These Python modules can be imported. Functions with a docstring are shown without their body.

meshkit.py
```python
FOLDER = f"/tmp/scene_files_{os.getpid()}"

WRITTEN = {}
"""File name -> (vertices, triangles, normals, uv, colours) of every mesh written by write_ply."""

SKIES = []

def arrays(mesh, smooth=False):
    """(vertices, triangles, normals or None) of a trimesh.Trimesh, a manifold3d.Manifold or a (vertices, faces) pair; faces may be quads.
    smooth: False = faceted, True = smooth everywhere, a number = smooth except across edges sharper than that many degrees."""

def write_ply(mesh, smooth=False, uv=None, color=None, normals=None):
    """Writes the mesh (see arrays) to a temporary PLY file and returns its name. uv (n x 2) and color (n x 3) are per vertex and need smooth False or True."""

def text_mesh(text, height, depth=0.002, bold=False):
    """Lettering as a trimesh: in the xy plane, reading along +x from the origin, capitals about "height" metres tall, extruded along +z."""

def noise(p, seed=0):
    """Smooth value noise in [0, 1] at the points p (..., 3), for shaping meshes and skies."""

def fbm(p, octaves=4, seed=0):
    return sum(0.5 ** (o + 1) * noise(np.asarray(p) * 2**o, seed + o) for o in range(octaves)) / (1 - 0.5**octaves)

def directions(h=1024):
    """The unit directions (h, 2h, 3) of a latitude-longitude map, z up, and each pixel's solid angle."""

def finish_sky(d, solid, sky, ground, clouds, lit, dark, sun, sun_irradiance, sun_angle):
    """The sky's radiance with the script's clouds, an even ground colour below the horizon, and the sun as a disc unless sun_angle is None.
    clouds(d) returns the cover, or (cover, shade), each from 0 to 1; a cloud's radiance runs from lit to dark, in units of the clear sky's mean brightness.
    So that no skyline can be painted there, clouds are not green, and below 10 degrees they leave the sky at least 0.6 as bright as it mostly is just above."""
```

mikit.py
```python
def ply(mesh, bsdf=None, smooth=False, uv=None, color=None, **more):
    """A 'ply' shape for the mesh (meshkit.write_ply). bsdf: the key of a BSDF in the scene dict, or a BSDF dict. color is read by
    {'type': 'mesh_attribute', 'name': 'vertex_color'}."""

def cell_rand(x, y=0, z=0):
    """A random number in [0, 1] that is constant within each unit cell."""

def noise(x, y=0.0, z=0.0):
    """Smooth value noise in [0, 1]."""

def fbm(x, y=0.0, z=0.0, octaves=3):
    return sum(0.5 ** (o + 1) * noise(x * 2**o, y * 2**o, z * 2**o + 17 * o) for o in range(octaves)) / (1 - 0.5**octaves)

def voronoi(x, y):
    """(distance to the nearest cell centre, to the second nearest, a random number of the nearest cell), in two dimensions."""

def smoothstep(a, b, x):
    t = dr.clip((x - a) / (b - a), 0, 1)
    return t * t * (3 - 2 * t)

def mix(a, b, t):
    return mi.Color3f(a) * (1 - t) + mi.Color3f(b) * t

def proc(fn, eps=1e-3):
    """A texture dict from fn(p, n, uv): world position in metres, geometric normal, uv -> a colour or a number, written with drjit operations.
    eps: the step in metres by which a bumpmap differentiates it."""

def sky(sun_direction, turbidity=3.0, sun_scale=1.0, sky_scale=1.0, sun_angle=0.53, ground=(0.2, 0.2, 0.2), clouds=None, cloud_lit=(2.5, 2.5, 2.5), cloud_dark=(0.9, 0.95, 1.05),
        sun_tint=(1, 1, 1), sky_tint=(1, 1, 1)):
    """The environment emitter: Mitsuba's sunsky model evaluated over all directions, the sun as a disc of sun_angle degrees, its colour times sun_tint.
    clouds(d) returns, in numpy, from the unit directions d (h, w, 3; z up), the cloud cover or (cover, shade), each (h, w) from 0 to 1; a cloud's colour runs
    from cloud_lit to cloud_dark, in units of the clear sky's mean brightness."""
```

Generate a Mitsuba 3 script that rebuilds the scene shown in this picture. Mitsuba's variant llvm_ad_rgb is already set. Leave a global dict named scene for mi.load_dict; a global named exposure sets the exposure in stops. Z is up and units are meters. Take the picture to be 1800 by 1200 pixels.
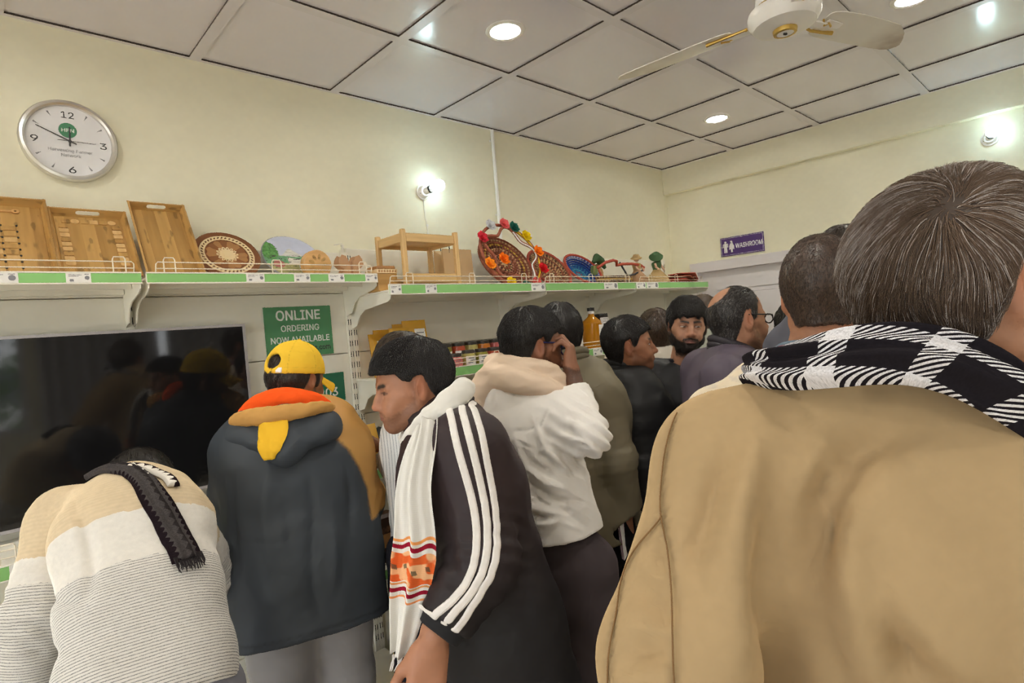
import math, random
import numpy as np
import trimesh
import mitsuba as mi
import drjit as dr
import mikit, meshkit
from mikit import noise as mnoise, fbm as mfbm, cell_rand, smoothstep, mix
from trimesh.creation import box as _box, cylinder as _cyl, icosphere, extrude_polygon
from shapely.geometry import Polygon, Point, box as sbox, LineString
from shapely import affinity

T = mi.ScalarTransform4f
rng = np.random.default_rng(7)
random.seed(7)
scene, labels = {}, {}

# ------------------------------------------------------------------ camera, sky, exposure
FOC, YAW, PITCH, ROLL, CAMZ = 1005.52, 0.81468, -0.025573, -0.080769, 1.58
CF = np.array([math.cos(PITCH) * math.cos(YAW), math.cos(PITCH) * math.sin(YAW), math.sin(PITCH)])
_r0 = np.cross(CF, [0, 0, 1.0]); _r0 /= np.linalg.norm(_r0)
_u0 = np.cross(_r0, CF)
CR = _r0 * math.cos(ROLL) + _u0 * math.sin(ROLL)
CU = -_r0 * math.sin(ROLL) + _u0 * math.cos(ROLL)
CAM = np.array([0, 0, CAMZ])
scene['camera'] = {'type': 'perspective', 'fov': 2 * math.degrees(math.atan(900 / FOC)), 'fov_axis': 'x', 'near_clip': 0.02, 'far_clip': 200.0,
                   'to_world': T().look_at(origin=CAM.tolist(), target=(CAM + CF).tolist(), up=CU.tolist())}
scene['sky'] = mikit.sky([-0.55, -0.62, 0.56], turbidity=4.0, sun_scale=0.0, sky_scale=13.0,
                         clouds=lambda d: (0.75 * np.ones(d.shape[:2]), 0.35 * meshkit.fbm(d * 3.0, 3)), sky_tint=(0.96, 1.0, 1.08))
exposure = 0.64
LAMP_WARM = (124.0, 119.0, 105.0)
BULB_COOL = (13.0, 19.0, 20.5)


def PX(u, v, d):
    """World point that stands at depth d (metres along the view axis) behind the photograph's pixel u, v."""
    return CAM + (CF + CR * ((u - 900) / FOC) - CU * ((v - 600) / FOC)) * d


# ------------------------------------------------------------------ names, things, parts
_used = set()


def fresh(name, parent=None):
    base = f'{parent}__{name}' if parent else name
    k, i = base, 0
    while k in _used or k in scene:
        i += 1
        k = f'{base}_{i:03d}'
    _used.add(k)
    return k


def thing(name, label, cat, group=None):
    k = fresh(name)
    labels[k] = {'label': label, 'category': cat}
    if group:
        labels[k]['group'] = group
    return k


def put(name, mesh, bsdf, parent=None, smooth=False, uv=None, color=None, label=None, kind=None, **more):
    k = fresh(name, parent)
    scene[k] = mikit.ply(mesh, bsdf, smooth, uv=uv, color=color, **more)
    d = {}
    if label: d['label'] = label
    if kind: d['kind'] = kind
    if d: labels[k] = d
    return k


def put_dict(name, d, parent=None, label=None, to_world=None, kind=None):
    k = fresh(name, parent)
    scene[k] = dict(d)
    if to_world is not None: scene[k]['to_world'] = to_world
    if label or kind:
        labels[k] = {a: b for a, b in (('label', label), ('kind', kind)) if b}
    return k


def single(name, mesh, bsdf, label, cat, group=None, **kw):
    k = put(name, mesh, bsdf, None, **kw)
    labels[k] = {'label': label, 'category': cat}
    if group: labels[k]['group'] = group
    return k


def struct(name, mesh, bsdf, label, cat, parent=None, **kw):
    k = put(name, mesh, bsdf, parent, **kw)
    labels[k] = {'label': label, 'category': cat, 'kind': 'structure'} if not parent else {'label': label}
    return k


# ------------------------------------------------------------------ mesh helpers
cat = trimesh.util.concatenate


def bx(lo, hi, b=0.0):
    """Box from corner to corner; b is the bevel."""
    lo, hi = np.minimum(lo, hi).astype(float), np.maximum(lo, hi).astype(float)
    if b <= 0:
        return _box(bounds=[lo, hi])
    b = min(b, 0.49 * (hi - lo).min())
    pts = []
    for sx in (0, 1):
        for sy in (0, 1):
            for sz in (0, 1):
                c = np.where([sx, sy, sz], hi, lo)
                s = np.where([sx, sy, sz], -1, 1) * b
                for ax in range(3):
                    q = s.copy(); q[ax] = 0
                    pts.append(c + q)
    return trimesh.convex.convex_hull(np.array(pts))


def tube(pts, r, n=8, closed=False, cap=True):
    """Round tube along a polyline; r a number or one per point."""
    p = np.asarray(pts, float)
    m = len(p)
    r = np.broadcast_to(np.asarray(r, float), (m,))
    t = np.roll(p, -1, 0) - np.roll(p, 1, 0) if closed else np.gradient(p, axis=0)
    t /= np.linalg.norm(t, axis=1, keepdims=True) + 1e-12
    a = np.cross(t[0], [0, 0, 1.0] if abs(t[0, 2]) < 0.9 else [1.0, 0, 0])
    A = np.zeros((m, 3))
    for i in range(m):
        a = a - t[i] * (a @ t[i]); a /= np.linalg.norm(a) + 1e-12
        A[i] = a
    B = np.cross(t, A)
    th = np.arange(n) * 2 * np.pi / n
    V = (p[:, None] + r[:, None, None] * (np.cos(th)[None, :, None] * A[:, None] + np.sin(th)[None, :, None] * B[:, None])).reshape(-1, 3)
    F = []
    for i in range(m if closed else m - 1):
        k = (i + 1) % m
        for j in range(n):
            l = (j + 1) % n
            F += [[i * n + j, i * n + l, k * n + l], [i * n + j, k * n + l, k * n + j]]
    if cap and not closed:
        V = np.vstack([V, p[0], p[-1]])
        c0, c1 = m * n, m * n + 1
        for j in range(n):
            l = (j + 1) % n
            F += [[c0, l, j], [c1, (m - 1) * n + j, (m - 1) * n + l]]
    return trimesh.Trimesh(V, np.array(F), process=False)


def rod(a, b, r, n=8):
    return tube([a, b], r, n)


def lathe(profile, n=32, axis='z'):
    """profile: (radius, height) pairs from bottom to top."""
    pr = np.asarray(profile, float)
    th = np.arange(n) * 2 * np.pi / n
    V = np.stack([pr[:, None, 0] * np.cos(th), pr[:, None, 0] * np.sin(th), np.broadcast_to(pr[:, None, 1], (len(pr), n))], -1).reshape(-1, 3)
    F = []
    for i in range(len(pr) - 1):
        for j in range(n):
            l = (j + 1) % n
            F += [[i * n + j, i * n + l, (i + 1) * n + l], [i * n + j, (i + 1) * n + l, (i + 1) * n + j]]
    m = trimesh.Trimesh(V, np.array(F), process=False)
    m.merge_vertices()
    m.update_faces(m.nondegenerate_faces())
    return m


def frame_tf(o, x, y, z):
    M = np.eye(4)
    M[:3, 0], M[:3, 1], M[:3, 2], M[:3, 3] = x, y, z, o
    return M


def moved(m, M):
    m = m.copy(); m.apply_transform(M); return m


def shift(m, v):
    m = m.copy(); m.apply_translation(v); return m


def poly_ext(pts, h):
    return extrude_polygon(pts if hasattr(pts, 'exterior') else Polygon(pts), h, engine='earcut')


# wall frames: local x to the right as one faces the wall, local y up, local z out of the wall
def on_left(x, z, y=2.53):
    return frame_tf([x, y, z], [1, 0, 0], [0, 0, 1], [0, -1, 0])


def on_far(y, z, x=4.28):
    return frame_tf([x, y, z], [0, -1, 0], [0, 0, 1], [-1, 0, 0])


def rgb(c):
    return {'type': 'rgb', 'value': [float(x) for x in c]}


def hexc(h):
    """sRGB hex to linear."""
    c = np.array([int(h[i:i + 2], 16) for i in (0, 2, 4)]) / 255
    return np.where(c <= 0.04045, c / 12.92, ((c + 0.055) / 1.055) ** 2.4)


def mat(name, base, rough=0.5, metallic=0.0, spec=0.5, bump=None, bscale=0.001, **kw):
    if isinstance(base, str): base = hexc(base)
    tex = base if isinstance(base, dict) else rgb(base)
    b = {'type': 'principled', 'base_color': tex, 'roughness': rough, 'metallic': metallic, 'specular': spec, **kw}
    if bump is not None:
        b = {'type': 'bumpmap', 'arbitrary': bump, 'scale': bscale, 'bsdf': b}
    scene[name] = {'type': 'twosided', 'bsdf': b}
    return name


VCOL = {'type': 'mesh_attribute', 'name': 'vertex_color'}
# ------------------------------------------------------------------ materials
def wall_fn(p, n, uv):
    v = mfbm(p.x * 1.3, p.y * 1.3, p.z * 1.3, 3)
    g = mfbm(p.x * 40, p.y * 40, p.z * 40, 2)
    return mix(mi.Color3f(0.765, 0.735, 0.575), mi.Color3f(0.815, 0.79, 0.63), v) * (0.97 + 0.05 * g)


mat('wall_paint', mikit.proc(wall_fn), 0.75, spec=0.25)


def floor_fn(p, n, uv):
    a = cell_rand(dr.floor(p.x / 0.6), dr.floor(p.y / 0.6))
    v = mfbm(p.x * 9, p.y * 9, a * 9, 4)
    return mix(mi.Color3f(0.42, 0.37, 0.30), mi.Color3f(0.56, 0.50, 0.42), v) * (0.92 + 0.12 * a)


mat('floor_stone', mikit.proc(floor_fn), 0.28)


def wood_fn(p, n, uv):
    # grain runs along uv.x (metres)
    w = mfbm(uv.x * 6, uv.y * 55, 0.0, 3)
    r = mfbm(uv.x * 14, uv.y * 260, 3.0, 2)
    return mix(mi.Color3f(0.40, 0.20, 0.065), mi.Color3f(0.66, 0.40, 0.16), dr.clip(0.75 * w + 0.25 * r, 0, 1))


def mango_fn(p, n, uv):
    s = dr.floor(uv.y / 0.04)
    c = cell_rand(s, 3.0)
    w = mfbm(uv.x * 5 + c * 40, uv.y * 60, c * 9, 3)
    base = mix(mi.Color3f(0.30, 0.155, 0.042), mi.Color3f(0.55, 0.335, 0.115), dr.clip(w * 0.7 + c * 0.5 - 0.1, 0, 1))
    k = smoothstep(0.86, 1.0, mfbm(uv.x * 22, uv.y * 60, 7.0, 2) + 0.2)
    return base * (1 - 0.35 * k)


def pine_fn(p, n, uv):
    w = mfbm(uv.x * 4, uv.y * 70, 0.0, 3)
    return mix(mi.Color3f(0.52, 0.325, 0.125), mi.Color3f(0.68, 0.46, 0.21), w)


mat('pine', mikit.proc(pine_fn), 0.4)
mat('wood_tray', mikit.proc(mango_fn), 0.35)
mat('wood_plain', mikit.proc(wood_fn), 0.4)
mat('vcol_gloss', VCOL, 0.3)
mat('vcol_matte', VCOL, 0.8, spec=0.2)
mat('vcol_cloth', VCOL, 0.95, spec=0.12)
mat('skin', VCOL, 0.48, spec=0.4)
mat('hair', VCOL, 0.42, spec=0.55)
mat('white_metal', (0.74, 0.72, 0.655), 0.38)
mat('rack_cream', (0.79, 0.77, 0.68), 0.42)
mat('wire_cream', (0.80, 0.74, 0.60), 0.35)
mat('green_strip', (0.25, 0.53, 0.18), 0.25)
mat('tag_paper', (0.78, 0.77, 0.74), 0.6)
mat('ink', (0.035, 0.035, 0.04), 0.6)
mat('ink_soft', (0.22, 0.22, 0.24), 0.6)
mat('white_plastic', (0.80, 0.79, 0.76), 0.3)
mat('white_flat', (0.80, 0.80, 0.80), 0.6)
mat('clock_face', (0.74, 0.74, 0.77), 0.55)
mat('silver', (0.72, 0.70, 0.66), 0.25, metallic=0.85)
mat('gold', (0.62, 0.42, 0.12), 0.28, metallic=0.9)
mat('black_plastic', (0.012, 0.012, 0.013), 0.4)
mat('tv_screen', (0.007, 0.007, 0.008), 0.05, spec=0.55)
mat('tv_frame', (0.42, 0.40, 0.42), 0.3, metallic=0.3)
mat('panel_gloss', (0.72, 0.70, 0.755), 0.16, spec=0.55)
mat('poster_green', (0.075, 0.25, 0.115), 0.4)
mat('poster_green_dark', (0.012, 0.135, 0.075), 0.4)
mat('poster_text', (0.72, 0.74, 0.72), 0.5)
mat('sign_purple', (0.055, 0.020, 0.135), 0.35)
mat('door_paint', (0.63, 0.60, 0.62), 0.4)
mat('logo_green', (0.06, 0.22, 0.12), 0.5)
mat('lamp_glass', (0.9, 0.9, 0.9), 0.3)
mat('curtain', (0.46, 0.45, 0.46), 0.9, spec=0.1)
mat('leaf_green', (0.09, 0.20, 0.035), 0.6)
mat('slot_dark', (0.02, 0.018, 0.015), 0.8)
scene['window_glass'] = {'type': 'thindielectric'}
scene['jar_glass'] = {'type': 'principled', 'base_color': rgb((0.9, 0.9, 0.9)), 'roughness': 0.05, 'specular': 0.5, 'spec_trans': 0.0}
# ------------------------------------------------------------------ the room
WY, WX, WR, WB, CZ = 2.53, 4.28, -2.3, -2.6, 2.76
TH = 0.15
struct('floor', bx([WB - TH, WR - TH, -0.1], [WX + TH, WY + TH, 0]), 'floor_stone', 'tan stone floor of the shop', 'floor')
struct('wall_left', bx([WB - TH, WY, 0], [WX + TH, WY + TH, CZ + 0.2]), 'wall_paint', 'cream painted wall behind the long shelves, with the clock on it', 'wall')


def nrm0(v):
    return v / np.linalg.norm(v)


def wall_with_holes(x0, x1, z0, z1, holes, thick):
    """In local x (along), y (up), extruded along z."""
    pg = sbox(x0, z0, x1, z1)
    for h in holes:
        pg = pg.difference(sbox(*h))
    return poly_ext(pg, thick)


# far wall with the washroom door opening
DY0, DY1, DZ = 1.47, 2.30, 1.93          # door opening (y range, top)
m = wall_with_holes(-WY - TH, -WR + TH, 0, CZ + 0.2, [(-DY1, -0.01, -DY0, DZ)], TH)
struct('wall_far', moved(m, frame_tf([WX + TH, 0, 0], [0, -1, 0], [0, 0, 1], [-1, 0, 0])), 'wall_paint', 'cream painted end wall with the washroom door', 'wall')
struct('trim_1', bx([WX - 0.055, WR, 2.555], [WX + 0.01, WY, CZ + 0.2], 0.004), 'wall_paint', 'cream boxed beam along the top of the end wall', 'trim')
# right wall (seen in the dark screen) with a window and a curtain
m = wall_with_holes(WB - TH, WX + TH, 0, CZ + 0.2, [(-0.85, 0.95, 0.36, 2.1), (1.44, 0.95, 1.58, 2.2)], TH)
struct('wall_right', moved(m, frame_tf([0, WR, 0], [1, 0, 0], [0, 0, 1], [0, -1, 0])), 'wall_paint', 'painted wall facing the shelves', 'wall')
w = cat([bx([-0.85, WR - 0.08, 0.95], [-0.80, WR - 0.03, 2.1]), bx([0.31, WR - 0.08, 0.95], [0.36, WR - 0.03, 2.1]), bx([-0.80, WR - 0.08, 0.95], [0.31, WR - 0.03, 1.0]),
         bx([-0.80, WR - 0.08, 2.05], [0.31, WR - 0.03, 2.1]), bx([-0.27, WR - 0.08, 1.0], [-0.22, WR - 0.03, 2.05])])
struct('window_1', w, 'door_paint', 'window in the wall facing the shelves', 'window')
put('pane', bx([-0.80, WR - 0.058, 1.0], [-0.27, WR - 0.054, 2.05]), 'window_glass', 'window_1')
put('pane', bx([-0.22, WR - 0.058, 1.0], [0.31, WR - 0.054, 2.05]), 'window_glass', 'window_1')


def curtain(x0, x1, z0, z1, y, amp=0.025, n=60):
    xs = np.linspace(x0, x1, n * 2)
    ys = y + amp * np.sin(np.linspace(0, n * 0.9, len(xs))) + 0.4 * amp * np.sin(np.linspace(0, n * 0.37, len(xs)))
    V = np.vstack([np.stack([xs, ys, np.full_like(xs, z)], 1) for z in (z0, z1)] + [np.stack([xs, ys - 0.004, np.full_like(xs, z)], 1) for z in (z0, z1)])
    k = len(xs); F = []
    for i in range(k - 1):
        F += [[i, i + 1, k + i + 1], [i, k + i + 1, k + i], [2 * k + i + 1, 2 * k + i, 3 * k + i + 1], [3 * k + i + 1, 2 * k + i, 3 * k + i]]
    return trimesh.Trimesh(V, F, process=False)


single('curtain', curtain(0.45, 1.46, 0.05, 2.45, WR + 0.06), 'curtain', 'long grey curtain beside the window opposite the shelves', 'curtain', smooth=60)
single('curtain', curtain(1.54, 3.2, 0.05, 2.45, WR + 0.06, n=90), 'curtain', 'wide grey curtain on the wall opposite the shelves', 'curtain', smooth=60)
# back wall: unseen windows added behind the camera to bring in daylight
holes = [(-1.9, 0.12, -0.75, 2.35), (-0.65, 0.12, 0.55, 2.35), (0.65, 0.12, 1.85, 2.35)]
m = wall_with_holes(WR - TH, WY + TH, 0, CZ + 0.2, holes, TH)
struct('wall_back', moved(m, frame_tf([WB, 0, 0], [0, 1, 0], [0, 0, 1], [1, 0, 0]) @ trimesh.transformations.translation_matrix([0, 0, -TH])), 'wall_paint', 'unseen wall behind the viewer with the added daylight windows', 'wall')
for i, (a, z0, b, z1) in enumerate(holes):
    x0, x1, t = WB - 0.09, WB - 0.04, 0.05
    f = cat([bx([x0, a, z0], [x1, a + t, z1]), bx([x0, b - t, z0], [x1, b, z1]), bx([x0, a + t, z0], [x1, b - t, z0 + t]), bx([x0, a + t, z1 - t], [x1, b - t, z1])])
    k = struct(f'window_{i + 2}', f, 'door_paint', 'tall unseen window added behind the viewer to let daylight in', 'window')
    put('pane', bx([x0 + 0.022, a + t, z0 + t], [x0 + 0.026, b - t, z1 - t]), 'window_glass', k)
single('ground_outside', bx([-30, -30, -0.25], [30, 30, -0.11]), 'floor_stone', 'paved ground outside the shop front', 'ground')
labels['ground_outside'] = {'label': 'paved ground outside the shop', 'category': 'ground', 'kind': 'structure'}

# a leafy bush outside the side window (seen in the dark screen)
_R = np.random.default_rng(77)
_bk = thing('bush', 'green leafy bush outside the window opposite the shelves', 'bush')
_ms = []
for _i in range(1500):
    _c = np.array([0.05, -4.2, 1.25]) + _R.normal(0, 1, 3) * [0.45, 0.35, 0.42]
    _a, _b = nrm0(_R.normal(0, 1, 3)), nrm0(_R.normal(0, 1, 3))
    _b = nrm0(np.cross(_a, _b)); _s = _R.uniform(0.03, 0.06)
    _ms.append([_c - _a * _s, _c + _b * _s * 0.4, _c + _a * _s, _c - _b * _s * 0.4])
put('leaf', trimesh.Trimesh(np.array(_ms).reshape(-1, 3), np.concatenate([[[4 * q, 4 * q + 1, 4 * q + 2], [4 * q, 4 * q + 2, 4 * q + 3]] for q in range(len(_ms))]), process=False), 'leaf_green', _bk, kind='stuff')
put('stem', cat([tube([[0.05 + 0.1 * q, -4.2, -0.1], [0.05 + 0.25 * q, -4.2 + 0.1 * q, 0.6], [0.05 + 0.4 * q, -4.15, 1.2]], [0.03, 0.022, 0.01], 7) for q in (-1, 0, 1)]), 'wood_plain', _bk, uv=np.zeros((3 * 23, 2)))

# ceiling: slab above, grid bars with dark edges, one panel per field
struct('ceiling', bx([WB - TH, WR - TH, CZ + 0.06], [WX + TH, WY + TH, CZ + 0.2]), 'slot_dark', 'suspended ceiling of glossy grey panels', 'ceiling')
bar_x = [0.744 + 0.6 * i for i in range(-5, 6)]
bar_y = [2.533 - 0.6 * j for j in range(0, 9)]
BW, BT = 0.0215, 0.007


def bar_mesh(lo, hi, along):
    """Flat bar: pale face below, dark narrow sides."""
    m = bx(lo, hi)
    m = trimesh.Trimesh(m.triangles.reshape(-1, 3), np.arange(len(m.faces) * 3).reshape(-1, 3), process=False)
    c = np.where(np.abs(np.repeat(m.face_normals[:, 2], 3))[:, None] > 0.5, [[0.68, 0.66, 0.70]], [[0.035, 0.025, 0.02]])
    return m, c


for x in bar_x:
    m, c = bar_mesh([x - BW, WR, CZ], [x + BW, WY, CZ + BT], 'y')
    put('grid_bar', m, 'vcol_gloss', 'ceiling', color=c)
for a, b in zip([WB] + [x + BW for x in bar_x], [x - BW for x in bar_x] + [4.226]):
    for y in bar_y:
        lo, hi = y - BW, min(y + BW, WY)
        m, c = bar_mesh([a, lo, CZ], [b, hi, CZ + BT], 'x')
        put('grid_bar', m, 'vcol_gloss', 'ceiling', color=c)
m, c = bar_mesh([4.207, WR, CZ], [4.228, WY, CZ + BT], 'y')
put('grid_bar', m, 'vcol_gloss', 'ceiling', color=c)
LIGHTS = [(1.651, 1.644), (3.463, 1.662), (2.841, 0.515), (-0.15, 1.644), (1.05, 0.515), (-0.75, 0.515), (-1.95, 1.644), (2.25, -0.9), (0.45, -0.9), (-1.35, -0.9), (3.45, -0.9)]
xs = [WB] + [x for x in bar_x] + [4.235]
ys = [WY + 0.02] + bar_y[1:] + [WR]
for i in range(len(xs) - 1):
    for j in range(len(ys) - 1):
        x0, x1, y0, y1 = xs[i] + 0.012, xs[i + 1] - 0.012, ys[j + 1] + 0.012, ys[j] - 0.012
        pg = sbox(x0, y0, x1, y1)
        for lx, ly in LIGHTS:
            if x0 < lx < x1 and y0 < ly < y1:
                pg = pg.difference(Point(lx, ly).buffer(0.066, 24))
        put('panel', shift(poly_ext(pg, 0.008), [0, 0, CZ + BT + 0.0005]), 'panel_gloss', 'ceiling')
# downlights
ring = lathe([(0.066, 0.010), (0.078, 0.004), (0.079, -0.002), (0.070, -0.006), (0.062, -0.004), (0.060, 0.012)], 40)
disc = lathe([(0.0, 0.004), (0.062, 0.004), (0.062, 0.012), (0, 0.012)], 40)
for i, (lx, ly) in enumerate(LIGHTS):
    lab = {0: 'large round warm downlight in the ceiling nearest the clock wall', 1: 'round warm downlight near the far corner of the ceiling', 2: 'round warm downlight cut by the top edge, right of the fan'}.get(i, 'round warm downlight in the ceiling behind the viewer')
    k = thing('downlight', lab, 'ceiling light', 'ceiling downlights')
    put('ring', shift(ring, [lx, ly, CZ + BT - 0.001]), 'white_plastic', k, smooth=40)
    put('diffuser', shift(disc, [lx, ly, CZ + BT - 0.004]), 'lamp_glass', k, emitter={'type': 'area', 'radiance': rgb(LAMP_WARM)})

# washroom door in the far wall
def door():
    k = struct('door_1', moved(cat([
        poly_ext(sbox(-2.355, 0, -1.415, 1.965).buffer(0.012).buffer(-0.012).difference(sbox(-2.295, -0.1, -1.475, 1.89)), 0.045)]),
        frame_tf([WX + 0.02, 0, 0], [0, -1, 0], [0, 0, 1], [-1, 0, 0])), 'door_paint', 'pale lilac washroom door with its frame in the end wall', 'door')
    leafm = bx([WX + 0.021, 1.4715, 0.004], [WX + 0.060, 2.2985, 1.9285], 0.002)
    put('leaf', leafm, 'door_paint', k)
    for z0, z1 in ((0.18, 0.92), (1.05, 1.76)):
        o = sbox(-2.17, z0, -1.60, z1)
        put('panel_moulding', moved(poly_ext(o.difference(o.buffer(-0.022, join_style=2)), 0.010), frame_tf([WX + 0.022, 0, 0], [0, -1, 0], [0, 0, 1], [-1, 0, 0])), 'door_paint', k)
        put('raised_panel', bx([WX + 0.012, 1.655, z0 + 0.055], [WX + 0.022, 2.115, z1 - 0.055], 0.006), 'door_paint', k)
    put('hinge', cat([bx([WX - 0.03, 2.287, 1.70], [WX + 0.02, 2.299, 1.80]), shift(_cyl(0.007, 0.1, sections=10), [WX - 0.03, 2.293, 1.75])]), 'silver', k, label='small steel hinge')
    put('handle', cat([tube([[WX + 0.02, 1.54, 1.0], [WX - 0.04, 1.54, 1.0], [WX - 0.045, 1.66, 1.0]], 0.009, 8)]), 'silver', k, smooth=40, label='steel lever handle')


door()


def washroom_sign():
    y0, y1, z0, z1 = 1.757, 2.09, 1.987, 2.129
    M = on_far(y1, z0, WX - 0.006)
    w, h = y1 - y0, z1 - z0
    k = thing('washroom_sign', 'purple washroom sign with man and woman symbols above the door', 'sign')
    put('board', moved(shift(bx([0, 0, 0], [w, h, 0.006], 0.001), [0, 0, 0]), M), 'sign_purple', k)
    o = sbox(0.006, 0.006, w - 0.006, h - 0.006)
    put('border', moved(shift(poly_ext(o.difference(o.buffer(-0.0022, join_style=2)), 0.0006), [0, 0, 0.006]), M), 'white_flat', k)
    tm = meshkit.text_mesh('WASHROOM', 0.034, 0.0006, bold=True)
    tm.apply_scale([0.205 / (tm.bounds[1][0] - tm.bounds[0][0]), 1, 1])
    put('lettering', moved(shift(tm, [0.118 - tm.bounds[0][0], 0.052, 0.006]), M), 'white_flat', k)
    man = cat([shift(_cyl(0.0085, 0.0008, sections=16), [0, 0.093, 0]), bx([-0.013, 0.052, -.0004], [0.013, 0.082, .0004]), bx([-0.021, 0.054, -.0004], [-0.015, 0.080, .0004]), bx([0.015, 0.054, -.0004], [0.021, 0.080, .0004]),
               bx([-0.012, 0.014, -.0004], [-0.001, 0.052, .0004]), bx([0.001, 0.014, -.0004], [0.012, 0.052, .0004]), bx([-0.021, 0.076, -.0004], [0.021, 0.083, .0004])])
    put('man_symbol', moved(shift(man, [0.040, 0.012, 0.0064]), M), 'white_flat', k)
    dress = shift(poly_ext([(-0.009, 0.083), (0.009, 0.083), (0.022, 0.036), (0.007, 0.036), (0.007, 0.014), (-0.007, 0.014), (-0.007, 0.036), (-0.022, 0.036)], 0.0008), [0, 0, -.0004])
    wom = cat([shift(_cyl(0.0085, 0.0008, sections=16), [0, 0.093, 0]), dress, shift(poly_ext([(-0.009, 0.083), (-0.022, 0.055), (-0.018, 0.053), (-0.006, 0.075)], 0.0008), [0, 0, -.0004]), shift(poly_ext([(0.009, 0.083), (0.022, 0.055), (0.018, 0.053), (0.006, 0.075)], 0.0008), [0, 0, -.0004])])
    put('woman_symbol', moved(shift(wom, [0.088, 0.012, 0.0064]), M), 'white_flat', k)
    for sx in (0.012, w - 0.012, w / 2):
        for sy in ((0.05,) if sx != w / 2 else (0.008, h - 0.008)):
            put('screw', moved(shift(_cyl(0.004, 0.002, sections=10), [sx, sy + 0.02 * (sx != w / 2), 0.007]), M), 'silver', k)


washroom_sign()
# ------------------------------------------------------------------ shelf rack on the left wall
BK = 2.475     # front plane of the back panels


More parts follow.
